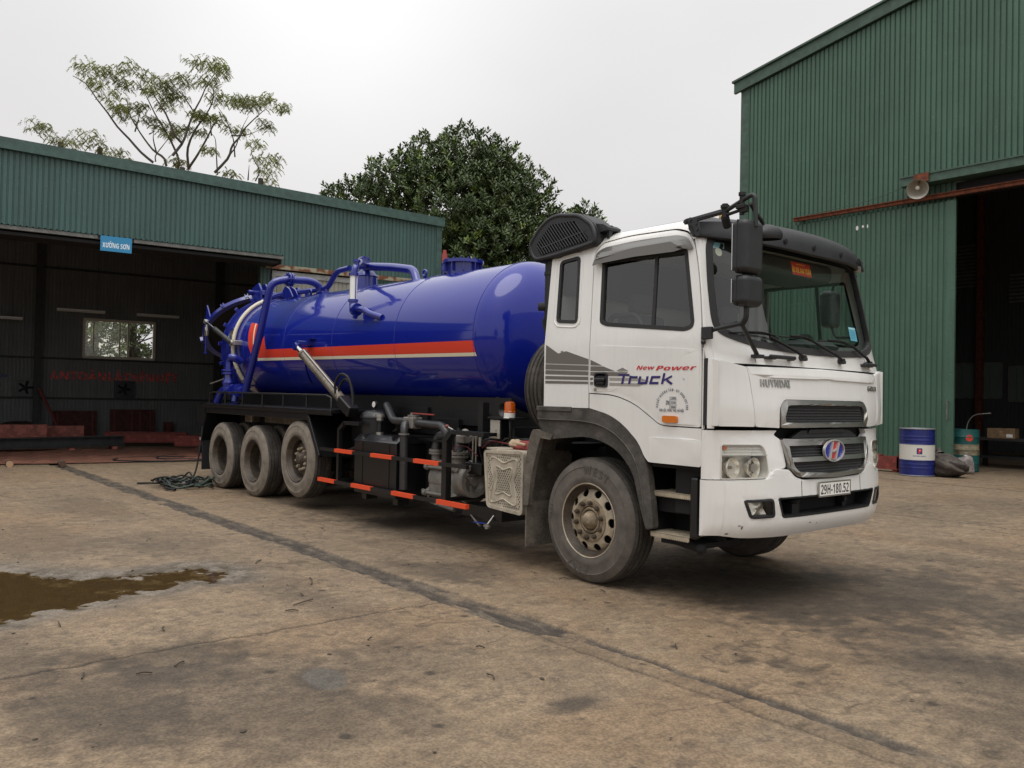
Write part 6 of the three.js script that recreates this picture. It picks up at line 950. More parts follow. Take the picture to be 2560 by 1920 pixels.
  obj('tube_cap', [disc([gx, 3.085, gz], 0.064, 0.035, 'y'), disc([gx, 2.745, gz], 0.064, 0.035, 'y'), rod([gx - 0.058, 2.74, gz], [gx - 0.058, 3.09, gz], 0.006, 6), rod([gx + 0.058, 2.74, gz], [gx + 0.058, 3.09, gz], 0.006, 6), disc([gx - 0.02, 3.27, gz - 0.05], 0.05, 0.03, 'y'), disc([gx - 0.02, 3.23, gz - 0.05], 0.035, 0.08, 'y')], M.bluePipe, sg);
  obj('upper_elbow', pipe([[gx, 3.09, gz], [gx, 3.19, gz - 0.02], [gx - 0.2, 3.30, gz - 0.2], [sx, 3.42, sz]], 0.042, 0.12, 12), M.bluePipe, sg);
  obj('lower_elbow', [pipe([[gx, 2.75, gz], [gx + 0.01, 2.66, gz + 0.01], [gx + 0.12, 2.62, gz + 0.03]], 0.048, 0.09, 12), rod([gx + 0.11, 2.625, gz + 0.03], [gx + 0.16, 2.615, gz + 0.03], 0.085, 16), rod([gx + 0.115, 2.53, gz + 0.04], [gx + 0.15, 2.525, gz + 0.04], 0.03, 10), pipe([[gx + 0.15, 2.62, gz + 0.03], [gx + 0.33, 2.61, gz + 0.04], [gx + 0.45, 2.55, gz + 0.02], [gx + 0.66, 2.49, gz - 0.04]], 0.04, 0.1, 12)], M.bluePipe, sg);
  // ---- big suction pipe climbing the side and crossing to the crown
  const bp = sub('suction_pipe', truck);
  obj('riser', pipe([[-7.68, 1.55, 1.02], [-7.18, 2.37, 1.03], [-6.93, 3.19, 0.97], [-6.90, 3.25, 0.72]], 0.056, 0.22, 14), M.bluePipe, bp);
  obj('crossover', pipe([[-6.90, 3.25, 0.66], [-6.92, 3.27, 0.36], [-6.93, 3.22, 0.18], [-6.93, 3.0, 0.15]], 0.056, 0.14, 14), M.bluePipe, bp);
  obj('pipe_flange', [disc([-6.9, 3.25, 0.71], 0.105, 0.024, 'z'), disc([-6.9, 3.25, 0.67], 0.105, 0.024, 'z'), ...Array.from({ length: 8 }, (_, i) => disc([-6.9 + 0.088 * Math.cos(i * PI / 4), 3.25 + 0.088 * Math.sin(i * PI / 4), 0.69], 0.013, 0.11, 'z', 6)), disc([-6.93, 3.06, 0.16], 0.10, 0.03, 'y')], M.bluePipe, bp);
  // ---- rear valves at the foot of the riser
  const vb = sub('rear_valve', truck, [0.32, 0, 0]);
  obj('valve_body', [pipe([[-8.5, 2.02, 0.90], [-8.5, 2.10, 1.05], [-8.62, 2.06, 1.05], [-8.62, 1.86, 1.05]], 0.062, 0.12, 12), disc([-8.62, 1.88, 1.05], 0.115, 0.03, 'y'), disc([-8.62, 1.83, 1.05], 0.115, 0.03, 'y'), lathe([[0.07, 1.52], [0.075, 1.6], [0.10, 1.68], [0.075, 1.76], [0.07, 1.83]], 'y', 24).translate(-8.62, 0, 1.05), disc([-8.62, 1.60, 1.05], 0.11, 0.028, 'y'), disc([-8.62, 1.565, 1.05], 0.11, 0.028, 'y')], M.bluePipe, vb);
  obj('manifold', [pipe([[-8.95, 1.36, 1.10], [-8.82, 1.55, 1.08], [-8.5, 1.55, 1.06], [-8.0, 1.56, 1.04]], 0.066, 0.14, 12), disc([-8.35, 1.555, 1.055], 0.105, 0.028, 'x'), disc([-8.30, 1.555, 1.055], 0.105, 0.028, 'x'), disc([-8.18, 1.557, 1.05], 0.105, 0.028, 'x'), disc([-8.13, 1.557, 1.05], 0.105, 0.028, 'x'), rod([-8.24, 1.55, 1.06], [-8.24, 1.38, 1.1], 0.05), lathe([[0.09, 1.36], [0.05, 1.30]], 'y', 16).translate(-8.24, 0, 1.1)], M.bluePipe, vb);
  obj('valve_lever', [bar([-8.62, 1.74, 1.12], [-8.95, 1.66, 1.22], 0.028, 0.012), bar([-8.75, 1.605, 1.05], [-8.35, 1.61, 1.12], 0.02, 0.012)], M.steel, vb);
  // cream hose round the back of the shell
  { const P = []; for (let a = 72; a >= -42; a -= 9) { const r = R + 0.035; P.push([-8.55 - 0.06 * Math.sin(rad(a + 10)), 2.265 + r * Math.sin(rad(a)), r * Math.cos(rad(a))]); } part('suction_hose', [hose(P, 0.031, 60, 12), ...Array.from({ length: 70 }, (_, i) => { const c = new THREE.CatmullRomCurve3(P.map((p) => V(...p))), p = c.getPointAt(i / 70), t = c.getTangentAt(i / 70); return new THREE.TorusGeometry(0.031, 0.005, 4, 12).applyQuaternion(new THREE.Quaternion().setFromUnitVectors(V(0, 0, 1), t)).translate(p.x, p.y, p.z); })], M.cream); }
  const sp = sub('sight_glass', truck); { const a = rad(15), q = V(-8.72, 2.265 + (R + 0.03) * Math.sin(a), (R + 0.03) * Math.cos(a)), put = (g) => g.rotateX(-a).translate(q.x, q.y, q.z); obj('ring', put(new THREE.TorusGeometry(0.10, 0.018, 8, 28)), M.bluePipe, sp); obj('pane', put(disc([0, 0, 0], 0.10, 0.012)), phy([0.1, 0.1, 0.1], 0.05, 0, { clearcoat: 1 }), sp); }
  // ---- opened rear door: a dished lid hinged at the top, swung up
  const dr = sub('rear_door', truck, [-9.065, 3.27, 0]); dr.rotation.z = -rad(53); // hangs down -y when closed
  const RD = 0.90, cy = -0.94;
  obj('door_rim', lathe([[RD - 0.07, -0.02], [RD + 0.02, -0.02], [RD + 0.02, 0.045], [RD - 0.07, 0.045], [RD - 0.07, -0.02]], 'x', 64).translate(0, cy, 0), M.bluePipe, dr);
  obj('door_shell', lathe([[RD - 0.03, 0], [RD * 0.75, -0.10], [RD * 0.5, -0.16], [RD * 0.25, -0.19], [0.001, -0.20]], 'x', 56).translate(0, cy, 0), M.bluePipe, dr);
  obj('door_inside', lathe([[RD - 0.06, 0.012], [RD * 0.75, -0.085], [RD * 0.5, -0.145], [RD * 0.25, -0.175], [0.001, -0.185]], 'x', 56).translate(0, cy, 0), M.matt, dr);
  for (const a of [35, 62, 118, 145, 205, 250, 290, 335]) { const c = rad(a); obj('door_latch', [box(-0.03, 0.05, 0.90, 0.965, -0.03, -0.018), box(-0.03, 0.05, 0.90, 0.965, 0.018, 0.03), box(-0.03, 0.01, 0.90, 0.93, -0.018, 0.018)].map((g) => g.rotateX(c - PI / 2).translate(0, cy, 0)), M.bluePipe, dr); }
  obj('door_gusset', [[-1, 1].map((s) => plate([[0, -0.05], [-0.26, -0.05], [-0.05, -0.32], [0, -0.32]], null, inXY(s * 0.9), 0.02).translate(-0.0, cy + 0.28, 0))], M.bluePipe, dr);
  const hg = sub('door_hinge', truck);
  for (const z of [0.36, 0.24, -0.24, -0.36]) obj('hinge_plate', plate(round([[-8.75, 3.08], [-8.75, 3.30], [-8.86, 3.42], [-9.12, 3.34], [-9.16, 3.22], [-8.98, 3.08]], 0.03), null, inXY(z), 0.03), M.bluePipe, hg);
  obj('hinge_pin', [rod([-9.06, 3.27, -0.45], [-9.06, 3.27, 0.45], 0.035), box(-8.98, -8.72, 3.2, 3.28, 0.24, 0.34, 0.01)], M.bluePipe, hg);
  const fins = sub('crown_fin', truck); for (const z of [0.32, 0.22]) obj('fin_plate', plate(round([[-7.9, 3.06], [-7.98, 3.2], [-7.86, 3.28], [-7.72, 3.22], [-7.58, 3.08]], 0.02), null, inXY(z), 0.02), M.bluePipe, fins);
  // door ram
  const ram = (n, a, b, k, r1, r2, p = truck) => { const g = sub(n, p), A = V(...a), B = V(...b), m = A.clone().lerp(B, k); obj('barrel', [rod(a, m.toArray(), r1, 18), rod(m.clone().lerp(A, 0.03).toArray(), m.toArray(), r1 * 1.12, 18)], n === 'door_ram' ? M.pipeGrey : M.rimSteel, g); obj('rod', [rod(m.toArray(), b, r2, 14)], M.chrome, g); return g; };
  for (const s of [1, -1]) { const g = ram('door_ram', [-8.42, 2.33, s * 0.97], [-9.74, 2.76, s * 0.93], 0.62, 0.042, 0.020); obj('ram_eye', [disc([-8.42, 2.33, s * 0.97], 0.05, 0.06, 'z'), disc([-9.74, 2.76, s * 0.93], 0.04, 0.06, 'z'), box(-8.5, -8.3, 2.29, 2.37, s > 0 ? 0.82 : -0.98, s > 0 ? 0.98 : -0.82, 0.01)], M.steel, g); const q = ram('door_ram', [-8.5, 2.37, s * 0.99], [-9.0, 2.53, s * 0.975], 0.95, 0.014, 0.012); }
  // hook bolt hanging from the door
  const hb = sub('hook_bolt', truck); obj('eye', [pipe([[-9.72, 2.60, 0.93], [-9.74, 2.68, 0.93], [-9.68, 2.70, 0.93], [-9.66, 2.60, 0.93]], 0.016, 0.04, 8), box(-9.74, -9.64, 2.50, 2.60, 0.91, 0.95, 0.01)], M.steel, hb); obj('bolt', [rod([-9.69, 2.5, 0.93], [-9.72, 2.2, 0.93], 0.016, 8), rod([-9.78, 2.2, 0.93], [-9.64, 2.2, 0.93], 0.014, 8)], M.bluePipe, hb);
  // tipping ram on the side and its upper lug
  { const g = ram('lift_ram', [-4.35, 1.42, 1.10], [-5.84, 2.18, 1.05], 0.86, 0.062, 0.036); obj('ram_pipe', [rod([-4.55, 1.60, 1.12], [-5.55, 2.12, 1.09], 0.013, 8), pipe([[-4.52, 1.58, 1.12], [-4.50, 1.52, 1.13], [-4.46, 1.50, 1.12]], 0.013)], M.steel, g); obj('ram_foot', [bar([-4.42, 1.46, 1.1], [-4.13, 1.31, 1.1], 0.15, 0.14, 0.02)], M.black, g); obj('ram_head', [disc([-5.84, 2.18, 1.05], 0.055, 0.09), box(-5.89, -5.77, 2.20, 2.26, 0.84, 1.06, 0.01), box(-5.84, -5.66, 2.29, 2.31, 0.84, 0.93)], M.bluePipe, g); obj('hydraulic_hose', [hose([[-4.52, 1.52, 1.14], [-4.52, 1.66, 1.15], [-4.40, 1.78, 1.14], [-4.25, 1.74, 1.12], [-4.17, 1.55, 1.1], [-4.14, 1.32, 1.1]], 0.016, 30, 8), hose([[-4.53, 1.54, 1.1], [-4.49, 1.64, 1.1], [-4.38, 1.72, 1.09], [-4.25, 1.66, 1.08], [-4.19, 1.50, 1.07], [-4.17, 1.32, 1.07]], 0.014, 30, 8)], M.frame, g); }
}
// ---------------------------------------------------------------- rear walkway with rails, mudguards
for (const s of [1, -1]) {
  const f = s > 0 ? (q) => q : (q) => flips(q), dk = sub('walkway', truck);
  obj('deck_plate', f([box(-8.83, -4.47, 1.285, 1.335, 0.60, 1.235, 0.008), box(-8.83, -4.47, 1.262, 1.29, 1.20, 1.225)]), M.black, dk);
  obj('rail', f([pipe([[-8.70, 1.335, 1.205], [-8.70, 1.525, 1.205], [-4.50, 1.515, 1.205], [-4.50, 1.335, 1.205]], 0.013, 0.07, 8)]), M.black, dk);
  for (const x of [-8.02, -7.33, -6.60, -5.90, -5.19]) obj('rail_post', f([rod([x, 1.33, 1.205], [x, 1.515, 1.205], 0.012, 8)]), M.black, dk);
  const fd = sub('rear_mudguard', truck);
  obj('guard_top', f([box(-8.80, -5.13, 1.185, 1.262, 1.16, 1.222, 0.006), box(-8.80, -5.13, 1.19, 1.2, 0.62, 1.17)]), M.black, fd);
  obj('guard_front', f([bar([-5.14, 1.225, 0.92], [-4.79, 0.72, 0.92], 0.60, 0.012), bar([-5.14, 1.235, 1.20], [-4.80, 0.73, 1.20], 0.035, 0.07, 0.006)]), M.black, fd);
  obj('guard_rear', f([bar([-8.80, 1.22, 0.92], [-9.0, 0.72, 0.92], 0.60, 0.012), bar([-8.80, 1.22, 1.2], [-9.0, 0.72, 1.2], 0.03, 0.04)]), M.black, fd);
  obj('rear_flap', f([box(-9.01, -8.995, 0.23, 0.75, 0.64, 1.2)]), M.rubber, fd);
  obj('inner_guard', f([box(-8.9, -4.9, 0.75, 1.26, 0.56, 0.60), box(-4.95, -4.35, 0.55, 1.28, 0.60, 0.66)]), M.frame, fd);
}
part('rear_underrun', [box(-9.2, -9.1, 0.5, 0.62, -1.2, 1.2), box(-9.2, -8.9, 1.0, 1.3, -1.2, 1.2)], M.black);
part('tail_lamp', [box(-9.02, -8.99, 0.72, 0.76, 1.19, 1.235, 0.005)], M.whitePlastic);
// ---------------------------------------------------------------- side guard rails with bright markings
for (const s of [1, -1]) {
  const f = s > 0 ? (q) => q : (q) => flips(q), g = sub('side_guard', truck);
  obj('upper_rail', f([box(-4.77, -1.655, 0.818, 0.856, 1.18, 1.22)]), M.black, g);
  obj('lower_rail', f([box(-4.79, -1.65, 0.428, 0.468, 1.18, 1.22)]), M.black, g);
  for (const [a, b] of [[-4.37, -3.93], [-3.50, -3.04], [-2.60, -2.13]]) obj('red_marking', f([box(a, b, 0.8155, 0.8585, 1.178, 1.2225)]), M.orangeRed, g);
  for (const [a, b] of [[-4.795, -4.36], [-3.94, -3.48], [-3.03, -2.59], [-2.155, -1.645]]) obj('red_marking', f([box(a, b, 0.4255, 0.4705, 1.178, 1.2225)]), M.orangeRed, g);
  obj('guard_post', f([box(-4.385, -4.335, 0.468, 1.10, 1.13, 1.179), bar([-4.36, 1.09, 1.155], [-4.22, 1.185, 1.155], 0.05, 0.05), box(-4.24, -3.85, 1.16, 1.205, 1.13, 1.18)]), M.black, g);
  obj('guard_post', f([box(-2.13, -2.05, 0.468, 1.10, 1.11, 1.179), bar([-2.09, 1.08, 1.145], [-1.985, 1.175, 1.145], 0.07, 0.06), box(-2.0, -1.45, 1.15, 1.185, 1.0, 1.17)]), M.black, g);
  obj('guard_brace', f([bar([-4.35, 0.80, 1.13], [-3.75, 1.12, 0.7], 0.03, 0.03), bar([-4.35, 0.47, 1.13], [-4.3, 0.47, 0.5], 0.04, 0.04), bar([-2.1, 0.47, 1.13], [-2.1, 0.47, 0.5], 0.04, 0.04)]), M.black, g);
}
// ---------------------------------------------------------------- gear between the axles
{
  const tb = sub('toolbox', truck);
  obj('box_body', [box(-4.03, -3.09, 0.36, 0.985, 0.45, 1.13, 0.012), box(-3.84, -3.825, 0.4, 0.97, 1.13, 1.136), box(-3.24, -3.225, 0.4, 0.97, 1.13, 1.136), box(-3.96, -3.86, 0.28, 0.36, 0.9, 1.05), box(-3.26, -3.16, 0.28, 0.36, 0.9, 1.05)], M.black, tb);
  obj('box_lid', [plate(round([[0.45, 0.985], [1.135, 0.985], [1.03, 1.062], [0.45, 1.062]], 0.008), null, (z, y, d) => [-3.075 - d, y, z], 0.97, 2), box(-3.86, -3.83, 1.02, 1.066, 0.5, 1.1).translate(0, 0.002, 0), box(-3.24, -3.2, 1.02, 1.066, 0.5, 1.1).translate(0, 0.002, 0)], phy([0.03, 0.03, 0.035], 0.3, 0.2, { map: grimeMap, clearcoat: 0.4 }), tb);
  obj('second_box', [box(-2.98, -2.3, 0.42, 1.03, 0.46, 0.80, 0.01), box(-3.0, -2.2, 1.03, 1.05, 0.46, 0.9)], M.black, tb);
  const fl = sub('air_filter', truck), fx = -3.98, fz = 0.84;
  obj('filter_can', lathe([[0.21, 0.98], [0.21, 1.245], [0.222, 1.25], [0.222, 1.262], [0.215, 1.275], [0.19, 1.315], [0.13, 1.345], [0, 1.355]], 'y', 36).translate(fx, 0, fz), M.black, fl);
  obj('pressure_dial', [disc([fx + 0.0, 1.415, fz + 0.05], 0.042, 0.03, 'z'), rod([fx, 1.34, fz + 0.05], [fx, 1.39, fz + 0.05], 0.012)], M.frame, fl); obj('dial_face', disc([fx, 1.415, fz + 0.066], 0.036, 0.004, 'z'), M.whitePlastic, fl);
  obj('filler_cap', [disc([-3.70, 1.285, 0.98], 0.058, 0.03, 'y', 12), disc([-3.70, 1.25, 0.98], 0.045, 0.05, 'y'), disc([-3.70, 1.06, 0.98], 0.045, 0.06, 'y')], M.steel, fl); obj('level_pipe', [rod([-3.70, 1.0, 0.98], [-3.70, 1.24, 0.98], 0.036), disc([-3.7, 1.22, 0.98], 0.055, 0.02, 'y')], M.black, fl);
  const ap = sub('air_pipe', truck);
  obj('pipe_run', [pipe([[-3.95, 1.36, 0.72], [-3.86, 1.42, 0.80], [-3.45, 1.235, 0.95], [-3.10, 1.235, 0.95]], 0.046, 0.08, 12), pipe([[-2.96, 1.225, 0.95], [-2.45, 1.215, 0.95], [-2.36, 1.12, 0.95], [-2.36, 0.95, 0.9]], 0.046, 0.09, 12), pipe([[-3.06, 1.22, 0.97], [-3.05, 1.215, 1.05], [-3.01, 1.14, 1.08], [-3.0, 0.48, 1.08]], 0.046, 0.10, 12)], M.pipeGrey, ap);
  obj('valve_block', [box(-3.14, -2.94, 1.16, 1.29, 0.88, 1.02, 0.015), disc([-3.10, 1.228, 0.95], 0.068, 0.02, 'x'), disc([-2.97, 1.222, 0.95], 0.068, 0.02, 'x'), disc([-3.05, 1.315, 0.95], 0.022, 0.05, 'y'), disc([-3.02, 1.305, 0.95], 0.07, 0.02, 'y', 8), disc([-3.01, 1.10, 1.08], 0.06, 0.016, 'y')], M.castIron, ap);
  obj('red_lever', bar([-3.03, 1.335, 0.95], [-2.58, 1.33, 0.98], 0.024, 0.012), std([0.33, 0.06, 0.05], 0.5), ap);
  // vacuum pump
  const pm = sub('vacuum_pump', truck);
  obj('pump_body', [lathe([[0, -2.80], [0.17, -2.79], [0.19, -2.76], [0.19, -2.2], [0.17, -2.16], [0, -2.15]], 'x', 32).translate(0, 0.62, 0.72), box(-2.78, -2.18, 0.42, 0.66, 0.55, 0.90, 0.03), lathe([[0.21, -2.28], [0.225, -2.25], [0.225, -2.16], [0.16, -2.10], [0, -2.09]], 'x', 28).translate(0, 0.62, 0.72), box(-2.75, -2.2, 0.79, 0.83, 0.6, 0.84, 0.01)], M.castIron, pm);
  obj('tie_bolt', [[0.745, 0.90], [0.46, 0.92]].flatMap(([y, z]) => [rod([-2.84, y, z], [-2.12, y, z], 0.018, 8), disc([-2.80, y, z], 0.035, 0.05, 'x', 8), disc([-2.22, y, z], 0.035, 0.06, 'x', 8), bar([-2.77, y, z], [-2.80, y + 0.05, z - 0.1], 0.05, 0.05), bar([-2.27, y, z], [-2.27, y + 0.05, z - 0.1], 0.05, 0.05)]), M.castIron, pm);
  obj('port_flange', [disc([-2.74, 0.93, 0.82], 0.085, 0.026, 'y'), disc([-2.74, 0.90, 0.82], 0.085, 0.022, 'y'), disc([-2.74, 0.86, 0.82], 0.055, 0.08, 'y'), disc([-2.26, 0.93, 0.86], 0.105, 0.028, 'y'), disc([-2.26, 0.895, 0.86], 0.105, 0.024, 'y'), disc([-2.26, 0.82, 0.86], 0.08, 0.14, 'y'), ...Array.from({ length: 8 }, (_, i) => disc([-2.26 + 0.085 * Math.cos(i * PI / 4), 0.915, 0.86 + 0.085 * Math.sin(i * PI / 4)], 0.012, 0.09, 'y', 6))], M.castIron, pm);
  obj('port_pipe', [pipe([[-2.74, 0.94, 0.82], [-2.74, 1.08, 0.80], [-2.60, 1.10, 0.78], [-2.40, 1.10, 0.76]], 0.062, 0.12, 14), pipe([[-2.26, 0.94, 0.86], [-2.27, 1.08, 0.84], [-2.42, 1.10, 0.78]], 0.062, 0.12, 14), rod([-2.44, 1.095, 0.76], [-1.62, 1.06, 0.72], 0.055, 14), disc([-2.40, 1.16, 0.77], 0.022, 0.06, 'y')], M.pipeGrey, pm);
  obj('drive_pulley', [lathe([[0.125, -0.04], [0.17, -0.045], [0.172, -0.02], [0.155, 0], [0.172, 0.02], [0.17, 0.045], [0.125, 0.04], [0.12, 0], [0.125, -0.04]], 'x', 40).translate(-1.93, 0.665, 0.93), ...[0.5, 2.6, 4.7].map((a) => bar([-1.93, 0.665, 0.93], [-1.93, 0.665 + 0.14 * Math.sin(a), 0.93 + 0.14 * Math.cos(a)], 0.05, 0.03, 0.006)), disc([-1.93, 0.665, 0.93], 0.05, 0.1, 'x')], M.castIron, pm);
  obj('oil_gauge', [disc([-2.40, 0.92, 0.86], 0.03, 0.02), new THREE.TorusGeometry(0.032, 0.01, 6, 20).translate(-2.50, 0.92, 0.87), new THREE.TorusGeometry(0.03, 0.006, 6, 20).translate(-1.98, 0.84, 0.92)], M.steel, pm);
  obj('drain_pipe', [rod([-2.8, 0.42, 0.8], [-2.15, 0.37, 0.82], 0.03), pipe([[-3.0, 0.46, 0.82], [-2.85, 0.44, 0.84], [-2.8, 0.36, 0.86], [-2.3, 0.32, 0.88]], 0.022), disc([-2.62, 0.37, 0.87], 0.045, 0.06, 'y', 8), rod([-1.95, 0.31, 0.92], [-1.7, 0.24, 1.0], 0.010)], M.castIron, pm);
  obj('drain_tap', [disc([-1.58, 0.25, 1.0], 0.022, 0.05, 'y', 8), disc([-1.58, 0.25, 1.0], 0.015, 0.08, 'x', 8), rod([-1.58, 0.26, 1.0], [-1.58, 0.36, 0.9], 0.012, 8)], M.steel, pm); obj('tap_lever', bar([-1.60, 0.275, 1.0], [-1.76, 0.275, 1.03], 0.016, 0.008), std([0.02, 0.05, 0.35], 0.4), pm);
  // control levers, cabling and box
  part('pump_bearer', box(-2.1, -1.45, 0.3, 0.42, 0.6, 0.92), M.black);
  const cl = sub('control_levers', truck);
  obj('lever_rod', [rod([-1.93, 0.84, 0.93], [-1.90, 1.15, 0.95], 0.011, 6), rod([-1.86, 0.84, 0.94], [-1.84, 1.13, 0.96], 0.011, 6), rod([-2.10, 1.14, 0.96], [-2.28, 1.21, 1.0], 0.009, 6), disc([-1.78, 1.08, 0.95], 0.022, 0.09, 'y', 8)], M.steel, cl);
  obj('lever_knob', [new THREE.SphereGeometry(0.022, 10, 8).scale(1.5, 1, 1).translate(-2.30, 1.215, 1.0)], std([0.14, 0.035, 0.02], 0.4), cl);
  obj('gear_head', [new THREE.SphereGeometry(0.05, 14, 10).translate(-2.04, 1.15, 0.95), box(-2.14, -2.0, 1.05, 1.13, 0.88, 1.0, 0.01)], M.castIron, cl);
  obj('valve_bank', [box(-2.0, -1.72, 0.74, 0.86, 0.84, 0.98, 0.01)], M.black, cl);
  const r = rngOf(5); obj('cable', Array.from({ length: 9 }, (_, i) => hose([[-1.95 + i * 0.06, 0.82, 0.9 - 0.02 * i], [-2.0 + i * 0.09, 1.0 + 0.06 * r(), 0.95 - 0.03 * r()], [-1.75 + i * 0.07, 1.10 + 0.03 * r(), 0.93 - 0.05 * r()], [-1.2 + 0.06 * i, 1.06 + 0.04 * r(), 0.85 - 0.03 * i]], 0.009, 20, 5)), M.rubber, cl);
  obj('red_cable', [hose([[-2.22, 0.84, 0.92], [-2.24, 0.98, 0.95], [-2.05, 1.02, 0.95], [-1.8, 0.93, 0.96]], 0.006, 20, 5), hose([[-1.72, 1.02, 0.97], [-1.6, 1.09, 0.97], [-1.3, 1.08, 0.95]], 0.008, 16, 5)], std([0.13, 0.02, 0.025], 0.5), cl);
  const cb = sub('control_box', truck); obj('box_case', [box(-1.60, -1.44, 1.12, 1.315, 0.82, 0.965, 0.008), box(-1.62, -1.2, 1.325, 1.34, 0.8, 0.99)], M.black, cb); obj('box_door', [box(-1.597, -1.45, 1.125, 1.31, 0.964, 0.972, 0.004), disc([-1.50, 1.215, 0.976], 0.009, 0.012, 'z', 10)], std([0.38, 0.35, 0.30], 0.5, 0.1), cb);
  const post = part('tank_bracket_post', [box(-1.84, -1.76, 1.1, 1.48, 0.86, 0.94)], M.black);
  const hn = sub('horn', truck); obj('bell', lathe([[0.02, 0.05], [0.025, 0.10], [0.05, 0.15], [0.068, 0.17], [0.066, 0.168], [0.04, 0.15], [0.018, 0.11]], 'z', 24).translate(-1.53, 1.41, 0.70), M.black, hn); obj('horn_core', disc([-1.53, 1.41, 0.83], 0.014, 0.02), M.steel, hn);
  const bc = sub('warning_beacon', truck), bx = -1.325, bz = 0.95;
  obj('base', [lathe([[0.056, 1.335], [0.056, 1.39], [0.05, 1.392]], 'y', 28).translate(bx, 0, bz), disc([bx, 1.336, bz], 0.062, 0.004, 'y')], M.whitePlastic, bc);
  obj('dome', lathe([[0.058, 1.388], [0.060, 1.40], [0.056, 1.405], [0.054, 1.47], [0.048, 1.488], [0.03, 1.497], [0, 1.499]], 'y', 32).translate(bx, 0, bz), M.amber, bc);
  obj('lamp_inside', [disc([bx, 1.42, bz], 0.02, 0.05, 'y', 12), box(bx - 0.035, bx - 0.03, 1.40, 1.47, bz - 0.03, bz + 0.03)], std([0.75, 0.42, 0.05], 0.4), bc);
  obj('stand', [rod([bx, 1.06, bz - 0.02], [bx, 1.336, bz - 0.02], 0.016, 8), hose([[bx, 1.33, bz], [bx + 0.03, 1.2, bz + 0.02], [bx, 1.12, bz], [bx + 0.01, 1.02, bz]], 0.006, 16, 5)], M.black, bc);
}
{ // pressed beige cover of the battery box
  const b = sub('battery_box', truck), top = [[-1.385, 1.03], [-0.80, 1.05], [-0.80, 0.462], [-1.325, 0.488]], face = round(top, 0.055), on = inXY(1.215);
  obj('cover', patch(face, null, (x, y, d) => [x, y, 1.205 - d], { t: 0.35, max: 0.2, crease: 0.4 }), M.beige, b);
  obj('cover_rim', plate(face, [grow(face, -0.03)], inXY(1.217), 0.014), M.beige, b);
  const ring = (loop, r, z = 1.208) => new THREE.TubeGeometry(new THREE.CatmullRomCurve3(loop.map((p) => V(p.x ?? p[0], p.y ?? p[1], z)), true), 80, r, 6, true);
  const wav = (s) => { const o = [], cx = -1.085, cy = 0.755; for (let i = 0; i < 48; i++) { const a = i / 48 * 2 * PI, k = 1 / Math.max(Math.abs(Math.cos(a)) / 0.19, Math.abs(Math.sin(a)) / 0.205) * (1 + 0.0 * a); const w = 1 - 0.22 * Math.pow(Math.cos(2 * a), 2) * (Math.abs(Math.cos(2 * a)) > 0 ? 1 : 0); o.push([cx + s * k * w * Math.cos(a) + 0.0, cy + s * k * w * Math.sin(a) * 1.05]); } return o; };
  obj('pressed_rib', [ring(wav(1), 0.007), ring(wav(0.62), 0.007)], M.beige, b);
  const hs = [], inP = (loop, x, y) => { let c = false; for (let i = 0, j = loop.length - 1; i < loop.length; j = i++) { const [ax, ay] = loop[i].x !== undefined ? [loop[i].x, loop[i].y] : loop[i], [qx, qy] = loop[j].x !== undefined ? [loop[j].x, loop[j].y] : loop[j]; if ((ay > y) !== (qy > y) && x < (qx - ax) * (y - ay) / (qy - ay) + ax) c = !c; } return c; };
  const inn = grow(face, -0.045), w1 = wav(1.1), w2 = wav(0.55); let k = 0; for (let y = 0.5; y < 1.04; y += 0.0215, k++) for (let x = -1.36 + (k & 1) * 0.015; x < -0.82; x += 0.030) if (inP(inn, x, y) && (!inP(w1, x, y) || inP(w2, x, y))) hs.push(disc([x, y, 1.2055], 0.0072, 0.004, 'z', 7));
  obj('perforation', hs, std([0.085, 0.073, 0.058], 0.9), b).userData.kind = 'stuff';
  obj('box_body', [box(-1.36, -0.80, 0.5, 1.02, 0.6, 0.87), box(-1.42, -0.8, 1.035, 1.05, 0.7, 1.15)], M.beige, b);
}
